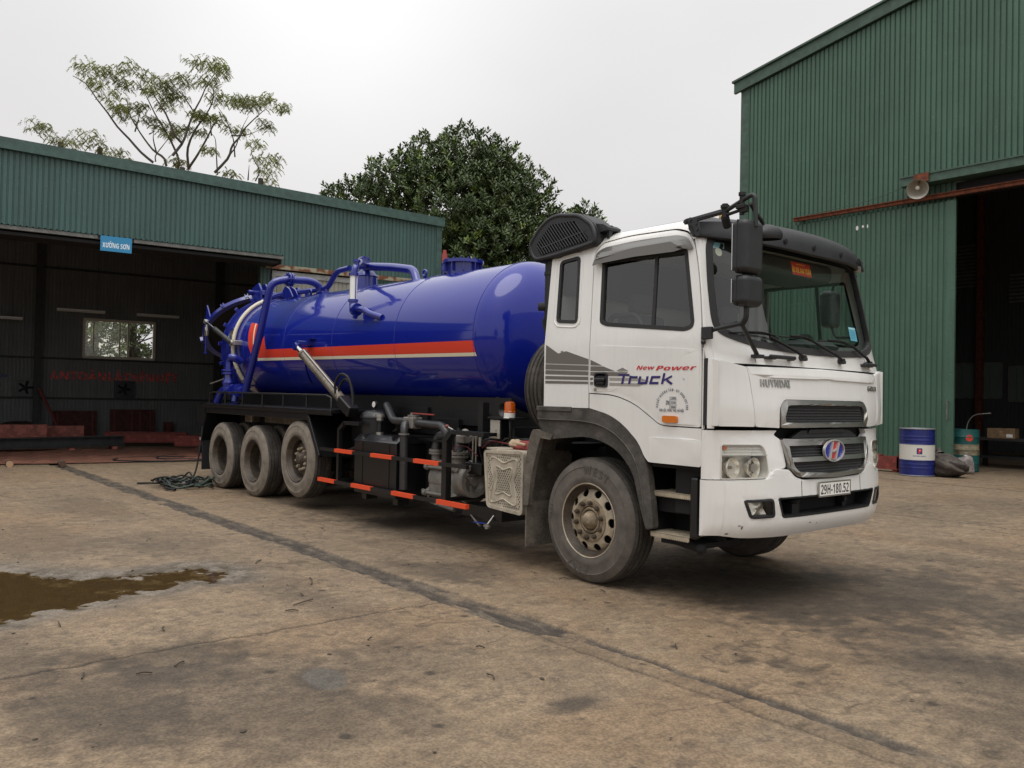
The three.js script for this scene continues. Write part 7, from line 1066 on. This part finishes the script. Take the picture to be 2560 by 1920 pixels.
{ // snorkel and air cleaner behind the cab
  const a = sub('air_intake', truck), Z = 1.2, hood = round([[-0.785, 2.93, 0.04], [-0.66, 3.06, 0.06], [-0.54, 3.13, 0.06], [-0.42, 3.148, 0.05], [-0.15, 3.105, 0.05], [0.0, 3.01, 0.04], [0.05, 2.915, 0.04], [0.04, 2.84, 0.03], [-0.45, 2.785, 0.05], [-0.70, 2.775, 0.05], [-0.765, 2.84, 0.05]], 0.02), open = round([[-0.69, 2.91], [-0.50, 3.07], [-0.20, 3.06], [-0.025, 2.89], [-0.04, 2.865], [-0.62, 2.81]], 0.015);
  const sh = (loop, hole, z, t) => patch(loop, hole, (x, y, d) => [x, y, z - d - 0.0], { t, max: 0.2, crease: 0.45 });
  obj('hood_shell', [sh(hood, [open], Z + 0.01, 0.03), sh(grow(hood, 0.014), [grow(hood, -0.02)], Z - 0.012, 0.22), sh(grow(hood, 0.004), null, Z - 0.22, 0.02)], M.plastic, a);
  obj('hood_edge', new THREE.TubeGeometry(new THREE.CatmullRomCurve3(grow(hood, -0.008).map((p) => V(p.x, p.y, Z - 0.002)), true), 120, 0.022, 8, true), M.plastic, a);
  obj('grille_backing', sh(grow(open, 0.01), null, Z - 0.03, 0.01), M.matt, a);
  const inP = (x, y) => { let c = false; for (let i = 0, j = open.length - 1; i < open.length; j = i++) if ((open[i].y > y) !== (open[j].y > y) && x < (open[j].x - open[i].x) * (y - open[i].y) / (open[j].y - open[i].y) + open[i].x) c = !c; return c; };
  for (let i = 0; i < 30; i++) { // slanted slats
    const x0 = -0.98 + i * 0.036; let s = null, e = null; for (let t = 0; t <= 1; t += 0.01) { const x = x0 + 0.26 * (1 - t), y = lerp(2.79, 3.09, t); if (inP(x, y)) { s ??= [x, y]; e = [x, y]; } }
    if (s && Math.hypot(e[0] - s[0], e[1] - s[1]) > 0.02) obj('grille_slat', bar([s[0], s[1], Z], [e[0], e[1], Z], 0.03, 0.013, 0.004), M.plastic, a);
  }
  obj('grille_rib', [bar([-0.62, 2.88, Z + 0.002], [-0.06, 2.96, Z + 0.002], 0.02, 0.012)], M.plastic, a);
  obj('hood_screw', [[-0.39, 2.865], [-0.14, 2.90]].flatMap(([x, y]) => [disc([x, y, Z + 0.004], 0.026, 0.012), disc([x + 0.004, y, Z + 0.012], 0.009, 0.01)]), M.matt, a);
  obj('hood_beak', [pipe([[0.0, 2.95, 1.08], [0.12, 2.965, 1.08]], 0.03), patch(round([[-0.02, 3.02], [0.10, 2.995], [0.15, 2.965, 0.02], [0.14, 2.945, 0.01], [0.0, 2.93]], 0.01), null, (x, y, d) => [x, y, 1.16 - d], { t: 0.16, max: 0.3 }), box(0.10, 0.125, 2.88, 2.96, 1.08, 1.12)], M.plastic, a);
  obj('snorkel', [pipe([[-0.585, 2.80, 1.06], [-0.585, 2.2, 1.06], [-0.62, 1.75, 0.9]], 0.095, 0.1, 16), disc([-0.585, 2.66, 1.06], 0.102, 0.03, 'y')], M.plastic, a);
  obj('snorkel_outlet', [pipe([[-0.62, 2.36, 1.1], [-0.70, 2.365, 1.15]], 0.038), hose([[-0.6, 2.3, 1.12], [-0.66, 2.24, 1.12], [-0.62, 2.05, 1.1], [-0.55, 1.6, 1.1]], 0.02, 16, 6)], M.rubber, a);
}
{ // spare wheel standing behind the cab
  const w = sub('spare_wheel', truck, [-1.02, 1.64, 0.0]); w.rotation.y = PI / 2; w.position.z = 0.42;
  makeTyre(w, 0.524, 0.29, M.tread); obj('rim', [barrel(-0.14, 0.12), disc([0, 0, 0], 0.255, 0.02, 'z', 40)], M.rimSteel, w);
  part('spare_carrier', [box(-1.3, -0.6, 1.06, 1.12, -0.2, 0.9), box(-0.9, -0.84, 1.1, 1.9, 0.2, 0.3)], M.frame);
}
// ---------------------------------------------------------------- small things in the yard
{ // blue and white oil drum by the sliding door
  const R = 0.35, H = 1.05, t = thing('oil_drum', 'blue and white oil drum standing before the green sliding door', 'drum', [-3.33, 0, -12.38]);
  const seg = (y0, y1) => { const p = [[R, y0]]; const n = Math.round((y1 - y0) / 0.01); for (let i = 1; i < n; i++) { const y = lerp(y0, y1, i / n); p.push([R + 0.006 * Math.pow(Math.abs(Math.sin(y * 42)), 6) * ((y > 0.14 && y < 0.32) || (y > 0.72 && y < 0.92) ? 1 : 0) + (Math.abs(y - 0.36) < 0.02 || Math.abs(y - 0.69) < 0.02 ? 0.010 : 0), y]); } p.push([R, y1]); return lathe(p, 'y', 48); };
  obj('lower_body', [seg(0.02, 0.36), lathe([[0, 0.03], [R, 0.02]], 'y', 48)], std([0.018, 0.03, 0.22], 0.4, 0, { map: grimeMap }), t); obj('upper_body', [seg(0.69, 1.03)], std([0.018, 0.03, 0.22], 0.4, 0, { map: grimeMap }), t);
  const tx = canvasTex(2048, 320, (x, w, h) => { x.fillStyle = '#cfcdc4'; x.fillRect(0, 0, w, h); for (let k = 0; k < 3; k++) { const cx = (k + 0.5) / 3 * w; x.fillStyle = '#27306f'; x.beginPath(); x.roundRect(cx - 52, 70, 104, 128, 16); x.fill(); x.fillStyle = '#d8352c'; x.beginPath(); x.moveTo(cx - 22, 184); x.lineTo(cx - 22, 88); x.lineTo(cx + 16, 88); x.quadraticCurveTo(cx + 40, 90, cx + 38, 118); x.quadraticCurveTo(cx + 34, 150, cx + 8, 148); x.lineTo(cx + 2, 184); x.closePath(); x.fill(); x.fillStyle = '#e8e6de'; x.beginPath(); x.arc(cx + 6, 118, 9, 0, 7); x.fill(); x.fillStyle = '#27306f'; x.font = 'bold 40px sans-serif'; x.textAlign = 'center'; x.fillText('PETROLIMEX', cx, 252); } });
  const g = new THREE.CylinderGeometry(R + 0.002, R + 0.002, 0.33, 64, 1, true).rotateY(rad(-28)).translate(0, 0.525, 0); obj('white_band', g, new THREE.MeshStandardMaterial({ map: tx, roughness: 0.5, side: THREE.DoubleSide }), t, true);
  obj('drum_rim', [new THREE.TorusGeometry(R + 0.004, 0.012, 8, 48).rotateX(PI / 2).translate(0, 1.03, 0), new THREE.TorusGeometry(R + 0.004, 0.012, 8, 48).rotateX(PI / 2).translate(0, 0.02, 0)], std([0.25, 0.25, 0.27], 0.4, 0.5), t); obj('drum_lid', lathe([[0, 1.015], [R, 1.015]], 'y', 48), std([0.018, 0.03, 0.2], 0.4), t);
}
{ // green and cream drum inside the doorway
  const R = 0.33, t = thing('oil_drum', 'teal drum with a cream band just inside the dark doorway', 'drum', [-3.30, 0, -14.75]);
  const s = (a, b) => lathe([[R, a], [R, (a + b) / 2 - 0.02], [R + 0.01, (a + b) / 2], [R, (a + b) / 2 + 0.02], [R, b]], 'y', 40);
  obj('drum_body', [s(0.02, 0.40), s(0.65, 1.0), lathe([[0, 0.985], [R, 0.99]], 'y', 40)], std([0.02, 0.15, 0.14], 0.5, 0, { map: grimeMap }), t); obj('cream_band', s(0.40, 0.65), std([0.42, 0.38, 0.26], 0.6, 0, { map: dustMap }), t); obj('red_mark', patch(circ(0, 0.80, 0.08, 12), null, (x, y, d) => [R * Math.sin(x / R + 0.75) * 1.01, y, R * Math.cos(x / R + 0.75) * 1.01], { t: 0, max: 0.05 }), M.red, t);
}
{ const t = thing('bent_rod', 'thin bent metal rod sticking up out of the teal drum', 'rod', [-3.25, 0.99, -14.75]); obj('rod_bar', pipe([[0, -0.6, 0], [0.02, 0.15, 0], [0.16, 0.36, 0], [0.5, 0.40, 0]], 0.012, 0.12), M.steel, t); obj('rod_tip', rod([0.5, 0.4, 0], [0.54, 0.405, 0], 0.016), M.steel, t); }
function sackMesh(w, h, d, seed) { const g = new THREE.SphereGeometry(1, 40, 28), p = g.attributes.position; for (let i = 0; i < p.count; i++) { let x = p.getX(i), y = p.getY(i), z = p.getZ(i); const sgn = (v, e) => Math.sign(v) * Math.pow(Math.abs(v), e), n = (fbm(x * 2.2 + seed, y * 2.2 + z * 1.7 + 5, 4, seed & 7) - 0.5) * 0.34 + (fbm(x * 7 + seed, y * 5 + z * 6, 3, 3) - 0.5) * 0.12; x = sgn(x, 0.7) * (1 + n); z = sgn(z, 0.75) * (1 + n); y = sgn(y, 0.7) * (1 + n * 0.7) * (0.78 + 0.32 * x); p.setXYZ(i, x * w / 2, Math.max(0, (y + 0.72) * h / 1.6), z * d / 2); } g.computeVertexNormals(); return g; }
{ const t = thing('sack', 'grubby brown filled sack slumped beside the blue drum', 'sack', [-2.82, 0, -12.72], 2.6); obj('sack_body', sackMesh(0.85, 0.50, 0.62, 3), std([0.115, 0.098, 0.09], 0.85, 0, { map: dustMap }), t); obj('sack_neck', lathe([[0.10, 0], [0.05, 0.06], [0.08, 0.12], [0.02, 0.13]], 'y', 14).rotateZ(-0.6).translate(0.30, 0.48, 0.02), std([0.125, 0.105, 0.095], 0.85), t); }
{ const t = thing('plastic_bag', 'small crumpled pale plastic bag between the sack and teal drum', 'bag', [-2.98, 0, -13.95], 1.0); obj('bag_body', sackMesh(0.42, 0.42, 0.36, 6), std([0.42, 0.38, 0.38], 0.6, 0, { map: dustMap }), t); obj('bag_knot', lathe([[0.05, 0], [0.02, 0.04], [0.05, 0.09]], 'y', 10).translate(0.05, 0.4, 0), std([0.42, 0.38, 0.38], 0.6), t); }
{ const t = thing('steel_bracket', 'red primed steel box section left of the blue drum', 'steel part', [-4.15, 0, -12.85]); obj('channel', [box(-0.55, 0.24, 0.06, 0.09, -0.12, 0.12), box(-0.55, 0.24, 0.09, 0.36, 0.09, 0.12), box(-0.55, 0.24, 0.09, 0.36, -0.12, -0.09), box(0.21, 0.24, 0.09, 0.4, -0.12, 0.12), box(-0.5, -0.2, 0.36, 0.39, -0.1, 0.1)], M.primer, t); obj('foot', [box(-0.5, -0.4, 0, 0.06, -0.1, 0.1), box(0.1, 0.2, 0, 0.06, -0.1, 0.1)], M.primer, t); }
{ // workbench and carton in the warehouse
  const t = thing('workbench', 'dark workbench standing inside the open warehouse door', 'workbench', [-2.85, 0, -16.9]);
  obj('bench_top', box(-1.1, 1.6, 0.70, 0.76, -0.6, 0.45), std([0.03, 0.028, 0.026], 0.7, 0, { map: grimeMap }), t); for (const [x, z] of [[-0.95, 0.3], [0.9, 0.3], [-0.95, -0.5], [0.9, -0.5]]) obj('leg', box(x - 0.05, x + 0.05, 0, 0.70, z - 0.05, z + 0.05), M.frame, t); obj('stretcher', [box(-0.95, 0.9, 0.25, 0.31, 0.28, 0.33), box(-0.95, 0.9, 0.25, 0.31, -0.52, -0.48)], M.frame, t);
  const c = thing('carton', 'brown cardboard carton lying on the dark workbench', 'box', [-3.15, 0.76, -16.75], 0.1); obj('carton_body', box(-0.31, 0.31, 0, 0.24, -0.2, 0.2, 0.004), std([0.36, 0.24, 0.13], 0.8, 0, { map: dustMap }), c); obj('carton_flap', [box(-0.31, 0.31, 0.241, 0.244, -0.2, -0.005), box(-0.31, 0.31, 0.241, 0.244, 0.005, 0.2)], std([0.34, 0.225, 0.12], 0.8), c); obj('carton_label', box(0.12, 0.26, 0.03, 0.11, 0.2005, 0.2025), M.whitePlastic, c);
}
// ---- steel and timber lying in the workshop mouth
const lay = (name, label, cat, a, b, w, h, y, mat, group) => { const A = V(...inShop(a[0], y, a[1])), B = V(...inShop(b[0], y, b[1])), t = thing(name, label, cat, A.clone().lerp(B, 0.5).toArray(), -Math.atan2(B.z - A.z, B.x - A.x), group), L = A.distanceTo(B); return [t, L, mat, w, h]; };
{ // beams: long sections with webs and flanges
  const ibeam = ([t, L, m, w, h]) => { obj('flange', box(-L / 2, L / 2, h - 0.02, h, -w / 2, w / 2), m, t); obj('flange', box(-L / 2, L / 2, 0, 0.02, -w / 2, w / 2), m, t); obj('web', box(-L / 2, L / 2, 0.02, h - 0.02, -0.01, 0.01), m, t); };
  const tube = ([t, L, m, w, h]) => { obj('tube_body', box(-L / 2, L / 2, 0, h, -w / 2, w / 2, 0.01), m, t); obj('end_plate', [box(L / 2 - 0.004, L / 2 + 0.006, 0.0, h + 0.01, -w / 2 - 0.005, w / 2 + 0.005), box(-L / 2 - 0.006, -L / 2 + 0.004, 0.0, h + 0.01, -w / 2 - 0.005, w / 2 + 0.005)], m, t); };
  ibeam(lay('steel_beam', 'dark grey steel beam lying in front of the pink girders', 'beam', [-2.6, -2.85], [2.75, -4.3], 0.26, 0.25, 0.10, std([0.055, 0.058, 0.062], 0.5, 0.3, { map: grimeMap })));
  tube(lay('steel_girder', 'long pink primed girder stacked at the far left of the workshop mouth', 'girder', [-3.4, -5.6], [1.1, -5.3], 0.34, 0.48, 0.12, M.pinkPrimer));
  tube(lay('steel_girder', 'second pink girder reaching further right behind the grey beam', 'girder', [-2.4, -6.1], [2.0, -5.9], 0.3, 0.42, 0.12, M.pinkPrimer));
  tube(lay('steel_girder', 'red girder lying behind the tanker at the right of the workshop mouth', 'girder', [2.6, -6.3], [4.6, -5.7], 0.3, 0.26, 0.1, M.primer));
  tube(lay('steel_girder', 'low red girder in front of the right hand red stack', 'girder', [2.9, -5.6], [4.2, -5.3], 0.28, 0.24, 0.1, M.primer));
  tube(lay('steel_girder', 'red girder nearest the truck tail in the shop mouth', 'girder', [4.0, -4.1], [4.85, -3.6], 0.26, 0.28, 0.08, M.primer));
  for (const [u, n, l] of [[-1.6, -2.9, 'wooden bearer under the left of the grey beam'], [1.5, -3.7, 'small red bearer block under the grey beam middle'], [2.5, -4.2, 'bearer block under the right end of the grey beam']]) { const t = thing('bearer_block', l, 'block', inShop(u, 0, n), shop.rotation.y); obj('block_body', box(-0.06, 0.06, 0, 0.098, -0.28, 0.28, 0.006), M.primer, t); obj('block_end', box(-0.055, 0.055, 0.005, 0.093, 0.28, 0.284), M.pinkPrimer, t); }
  for (const [u, n, l] of [[0.07, 0.12, 'round wood offcut at the left of the concrete edge'], [0.95, 0.35, 'dark wood offcut at the right end of the pink sheet edge']]) { const t = thing('wood_offcut', l, 'offcut', inShop(u, 0, n), shop.rotation.y); obj('offcut_body', rod([-0.0, 0.05, -0.25], [0, 0.05, 0.18], 0.06, 12), std(u > 0.5 ? [0.09, 0.05, 0.035] : [0.42, 0.27, 0.16], 0.85), t); obj('bark', rod([0, 0.05, -0.2], [0, 0.05, 0.1], 0.063, 12), std([0.10, 0.065, 0.04], 0.9), t); }
  // red dust sheet under the work
  const g = new THREE.PlaneGeometry(9.5, 4.4, 90, 44).rotateX(-PI / 2), p = g.attributes.position; for (let i = 0; i < p.count; i++) { const x = p.getX(i), z = p.getZ(i), w = (fbm(x * 1.7 + 20, z * 2.3 + 20, 4, 12) - 0.4); p.setXYZ(i, x, 0.022 + Math.max(0, w) * 0.12 * sstep(2.2, 1.6, Math.abs(z)), z + (fbm(x * 0.9 + 40, 3, 3, 9) - 0.5) * 0.5 * sstep(1.5, 2.2, z)); } g.computeVertexNormals();
  const t = thing('ground_sheet', 'wrinkled pink paint splashed sheet spread on the workshop floor', 'sheet', inShop(-0.4, 0, -2.35), shop.rotation.y - 0.05); obj('sheet', g, std([0.36, 0.16, 0.11], 0.75, 0, { map: dustMap }), t);
  // painted panels leaning on the back wall
  for (const [u, w, h, l] of [[2.2, 1.2, 0.85, 'wide low red panel leaning on the workshop back wall'], [3.55, 0.75, 0.9, 'left of two tall red panels leaning on the back wall'], [4.2, 0.55, 0.9, 'right of two tall red panels leaning on the back wall'], [4.9, 0.3, 0.5, 'smallest red panel leaning at the right of the back wall']]) { const q = thing('scrap_sheet', l, 'panel', inShop(u, 0, -9.72), shop.rotation.y); obj('panel_sheet', box(-w / 2, w / 2, 0, h, -0.015, 0.015).rotateX(-0.14), std([0.13, 0.042, 0.038], 0.8, 0, { map: dustMap }), q); obj('panel_rib', [box(-w / 2 + 0.1, -w / 2 + 0.14, 0.02, h - 0.03, 0.015, 0.04).rotateX(-0.14), box(w / 2 - 0.14, w / 2 - 0.1, 0.02, h - 0.03, 0.015, 0.04).rotateX(-0.14)], std([0.17, 0.04, 0.035], 0.75), q); }
  const rd = thing('leaning_bar', 'red bar leaning against the workshop column at left', 'bar', inShop(1.2, 0, -9.3), shop.rotation.y); obj('bar_body', bar([0, 1.5, -0.3], [0.65, 0, 0.2], 0.06, 0.06), std([0.2, 0.045, 0.04], 0.7), rd); obj('bar_end', box(0.6, 0.7, 0, 0.02, 0.15, 0.25), M.primer, rd);
  const pl = thing('dirt_heap', 'low dark heap of swept rubbish at the left workshop wall', 'heap', inShop(0.6, 0, -9.2)); obj('heap', sackMesh(2.2, 0.55, 0.9, 9), std([0.05, 0.045, 0.035], 0.95, 0, { map: dustMap }), pl);
}
{ // hoses: coil by the rear wheel, lines trailing into the workshop
  const r = rngOf(31), t = thing('hose_coil', 'tangled dark green hose and cable heap by the rearmost wheel', 'hose', [-8.55, 0, 1.62]);
  for (let k = 0; k < 9; k++) { const P = [], rx = 0.22 + 0.24 * r(), rz = 0.16 + 0.2 * r(), ph = r() * 6.28, ox = (r() - 0.5) * 0.3, oz = (r() - 0.5) * 0.3; for (let i = 0; i <= 14; i++) { const a = ph + i / 14 * 5.4; P.push([ox + rx * Math.cos(a) + (r() - 0.5) * 0.08, 0.03 + 0.14 * r() * r() + 0.02 * (k % 4), oz + rz * Math.sin(a) + (r() - 0.5) * 0.08]); } obj('hose_loop', hose(P, 0.013 + 0.006 * r(), 70, 7), k % 3 ? std([0.018, 0.035, 0.026], 0.6) : M.frame, t); }
  obj('hose_end', [hose([[0.1, 0.05, 0.25], [0.3, 0.04, 0.38], [0.55, 0.03, 0.32]], 0.02, 16, 7), hose([[-0.3, 0.04, 0.2], [-0.6, 0.03, 0.35], [-0.75, 0.02, 0.5]], 0.016, 16, 7)], M.frame, t);
  obj('fitting', [rod([-0.05, 0.06, 0.3], [0.1, 0.09, 0.26], 0.025), rod([0.2, 0.08, 0.1], [0.28, 0.1, 0.06], 0.022)], M.galv, t); obj('rising_hose', hose([[-0.25, 0.08, -0.2], [-0.3, 0.25, -0.28], [-0.32, 0.6, -0.34], [-0.33, 0.95, -0.38]], 0.014, 24, 7), M.frame, t);
  const c = obj('trailing_cable', [hose([inShop(3.9, 0.03, -0.6), inShop(3.0, 0.03, -1.1), inShop(2.2, 0.03, -0.9), inShop(2.0, 0.03, -0.35), inShop(2.6, 0.03, 0.1), inShop(4.0, 0.03, 0.2), inShop(4.8, 0.05, 0.6)], 0.018, 80, 6), hose([inShop(4.4, 0.03, 0.0), inShop(3.6, 0.03, -0.2), inShop(2.9, 0.03, -0.6), inShop(3.4, 0.03, -1.6), inShop(4.4, 0.03, -1.9)], 0.016, 60, 6)], M.frame); tag(c, 'black cables trailing over the concrete from the workshop mouth', 'cable');
}
{ // gloves on the battery box
  const m = (c) => std(c, 0.9), t = thing('work_gloves', 'crumpled red and cream work gloves lying on the beige battery box', 'gloves', [-0.98, 1.05, 1.04], 0.4);
  const blob = (w, h, d, s) => { const g = new THREE.SphereGeometry(1, 24, 16), p = g.attributes.position; for (let i = 0; i < p.count; i++) { const n = 0.75 + 0.7 * fbm(p.getX(i) * 2 + s, p.getY(i) * 2 + p.getZ(i) * 3, 3, 5); p.setXYZ(i, p.getX(i) * w * n, Math.max(0, p.getY(i) * h * n + h * 0.5), p.getZ(i) * d * n); } g.computeVertexNormals(); return g; };
  obj('glove', [blob(0.13, 0.05, 0.08, 4), rod([0.1, 0.03, 0.02], [0.2, 0.03, 0.05], 0.022, 8, 0.016), rod([0.1, 0.03, -0.02], [0.21, 0.03, -0.01], 0.022, 8, 0.016)], m([0.25, 0.045, 0.045]), t); obj('glove', [blob(0.06, 0.04, 0.05, 9).translate(-0.08, 0.03, 0.03), rod([-0.06, 0.06, 0.06], [0.05, 0.05, 0.09], 0.018, 8, 0.014)], m([0.40, 0.30, 0.2]), t);
}
{ // bits of litter: dry twigs and leaves on the concrete
  const r = rngOf(91), spots = [[-1.33, 3.02, 0.25, 0.4], [-0.72, 3.38, 0.2, 1.2], [-0.95, 3.28, 0.08, 0.2], [-0.55, 3.55, 0.09, 2.2], [0.05, 5.02, 0.10, 0.3], [1.35, 3.28, 0.09, 0.2], [0.35, 3.45, 0.05, 1], [-2.3, 3.05, 0.16, 0.7], [1.6, 2.0, 0.1, 0.8], [0.3, 1.3, 0.07, 0.3], [-0.2, 1.25, 0.09, 2.5], [0.15, 4.55, 0.09, 0.9], [0.2, 4.75, 0.08, 2.0], [-0.6, 4.4, 0.09, 0.3], [-1.1, 4.9, 0.12, 0.1], [0.9, 3.0, 0.06, 2.7]], gs = [];
  for (const [x, z, l, a] of spots) { const c = Math.cos(a) * l / 2, s = Math.sin(a) * l / 2; gs.push(hose([[x - c, 0.012, z - s], [x + 0.02 * (r() - 0.5), 0.018, z + 0.02 * (r() - 0.5)], [x + c, 0.011, z + s]], 0.0045, 8, 5)); }
  for (let i = 0; i < 90; i++) { const x = -6 + r() * 9, z = 0.6 + r() * 5, k = 0.004 + 0.010 * r() * r(); gs.push(new THREE.IcosahedronGeometry(k, 0).scale(1 + r(), 0.35, 1 + 0.5 * r()).rotateY(r() * 6).translate(x, 0.006, z)); }
  const o = obj('litter', gs, std([0.055, 0.042, 0.03], 0.9)); o.userData.kind = 'stuff'; tag(o, 'dry twigs and crumbs scattered over the concrete', 'litter');
}
// ---------------------------------------------------------------- beyond the frame: what the paint and glass mirror
for (const [x, z, k, l] of [[-22, 31, 1, 'broad tree across the yard behind the viewer'], [24, 22, 4, 'tree beyond the front of the truck']]) bushyTree([x, 0, z], [[0, 4.6, 0, 2.6], [2.4, 3.8, 0.5, 2.0], [-2.4, 4.0, -0.4, 2.1], [0.4, 6.3, 0.2, 1.9]], 40 + k, 420, 0.3, l, 'yard_tree', [0.045, 0.07, 0.024]);
{ const t = thing('boundary_wall', 'plain rendered boundary wall across the yard', 'wall', [4, 0, 33]); for (let i = -6; i <= 6; i++) obj('wall_bay', box(i * 5 - 2.35, i * 5 + 2.35, 0, 2.6, -0.1, 0.1), std([0.30, 0.28, 0.24], 0.9, 0, { map: dustMap }), t); for (let i = -6; i <= 7; i++) obj('pier', box(i * 5 - 2.65, i * 5 - 2.35, 0, 2.75, -0.16, 0.16), std([0.32, 0.30, 0.26], 0.9, 0, { map: dustMap }), t); }
{ const t = thing('boundary_wall', 'low rendered wall closing the yard between workshop and warehouse', 'wall', [-20, 0, -24], 0.5); for (let i = -4; i <= 4; i++) obj('wall_bay', box(i * 4 - 1.9, i * 4 + 1.9, 0, 2.4, -0.1, 0.1), std([0.28, 0.27, 0.23], 0.9, 0, { map: dustMap }), t); for (let i = -4; i <= 5; i++) obj('pier', box(i * 4 - 2.1, i * 4 - 1.9, 0, 2.55, -0.15, 0.15), std([0.3, 0.28, 0.25], 0.9), t); }
renderer.render(scene, camera);
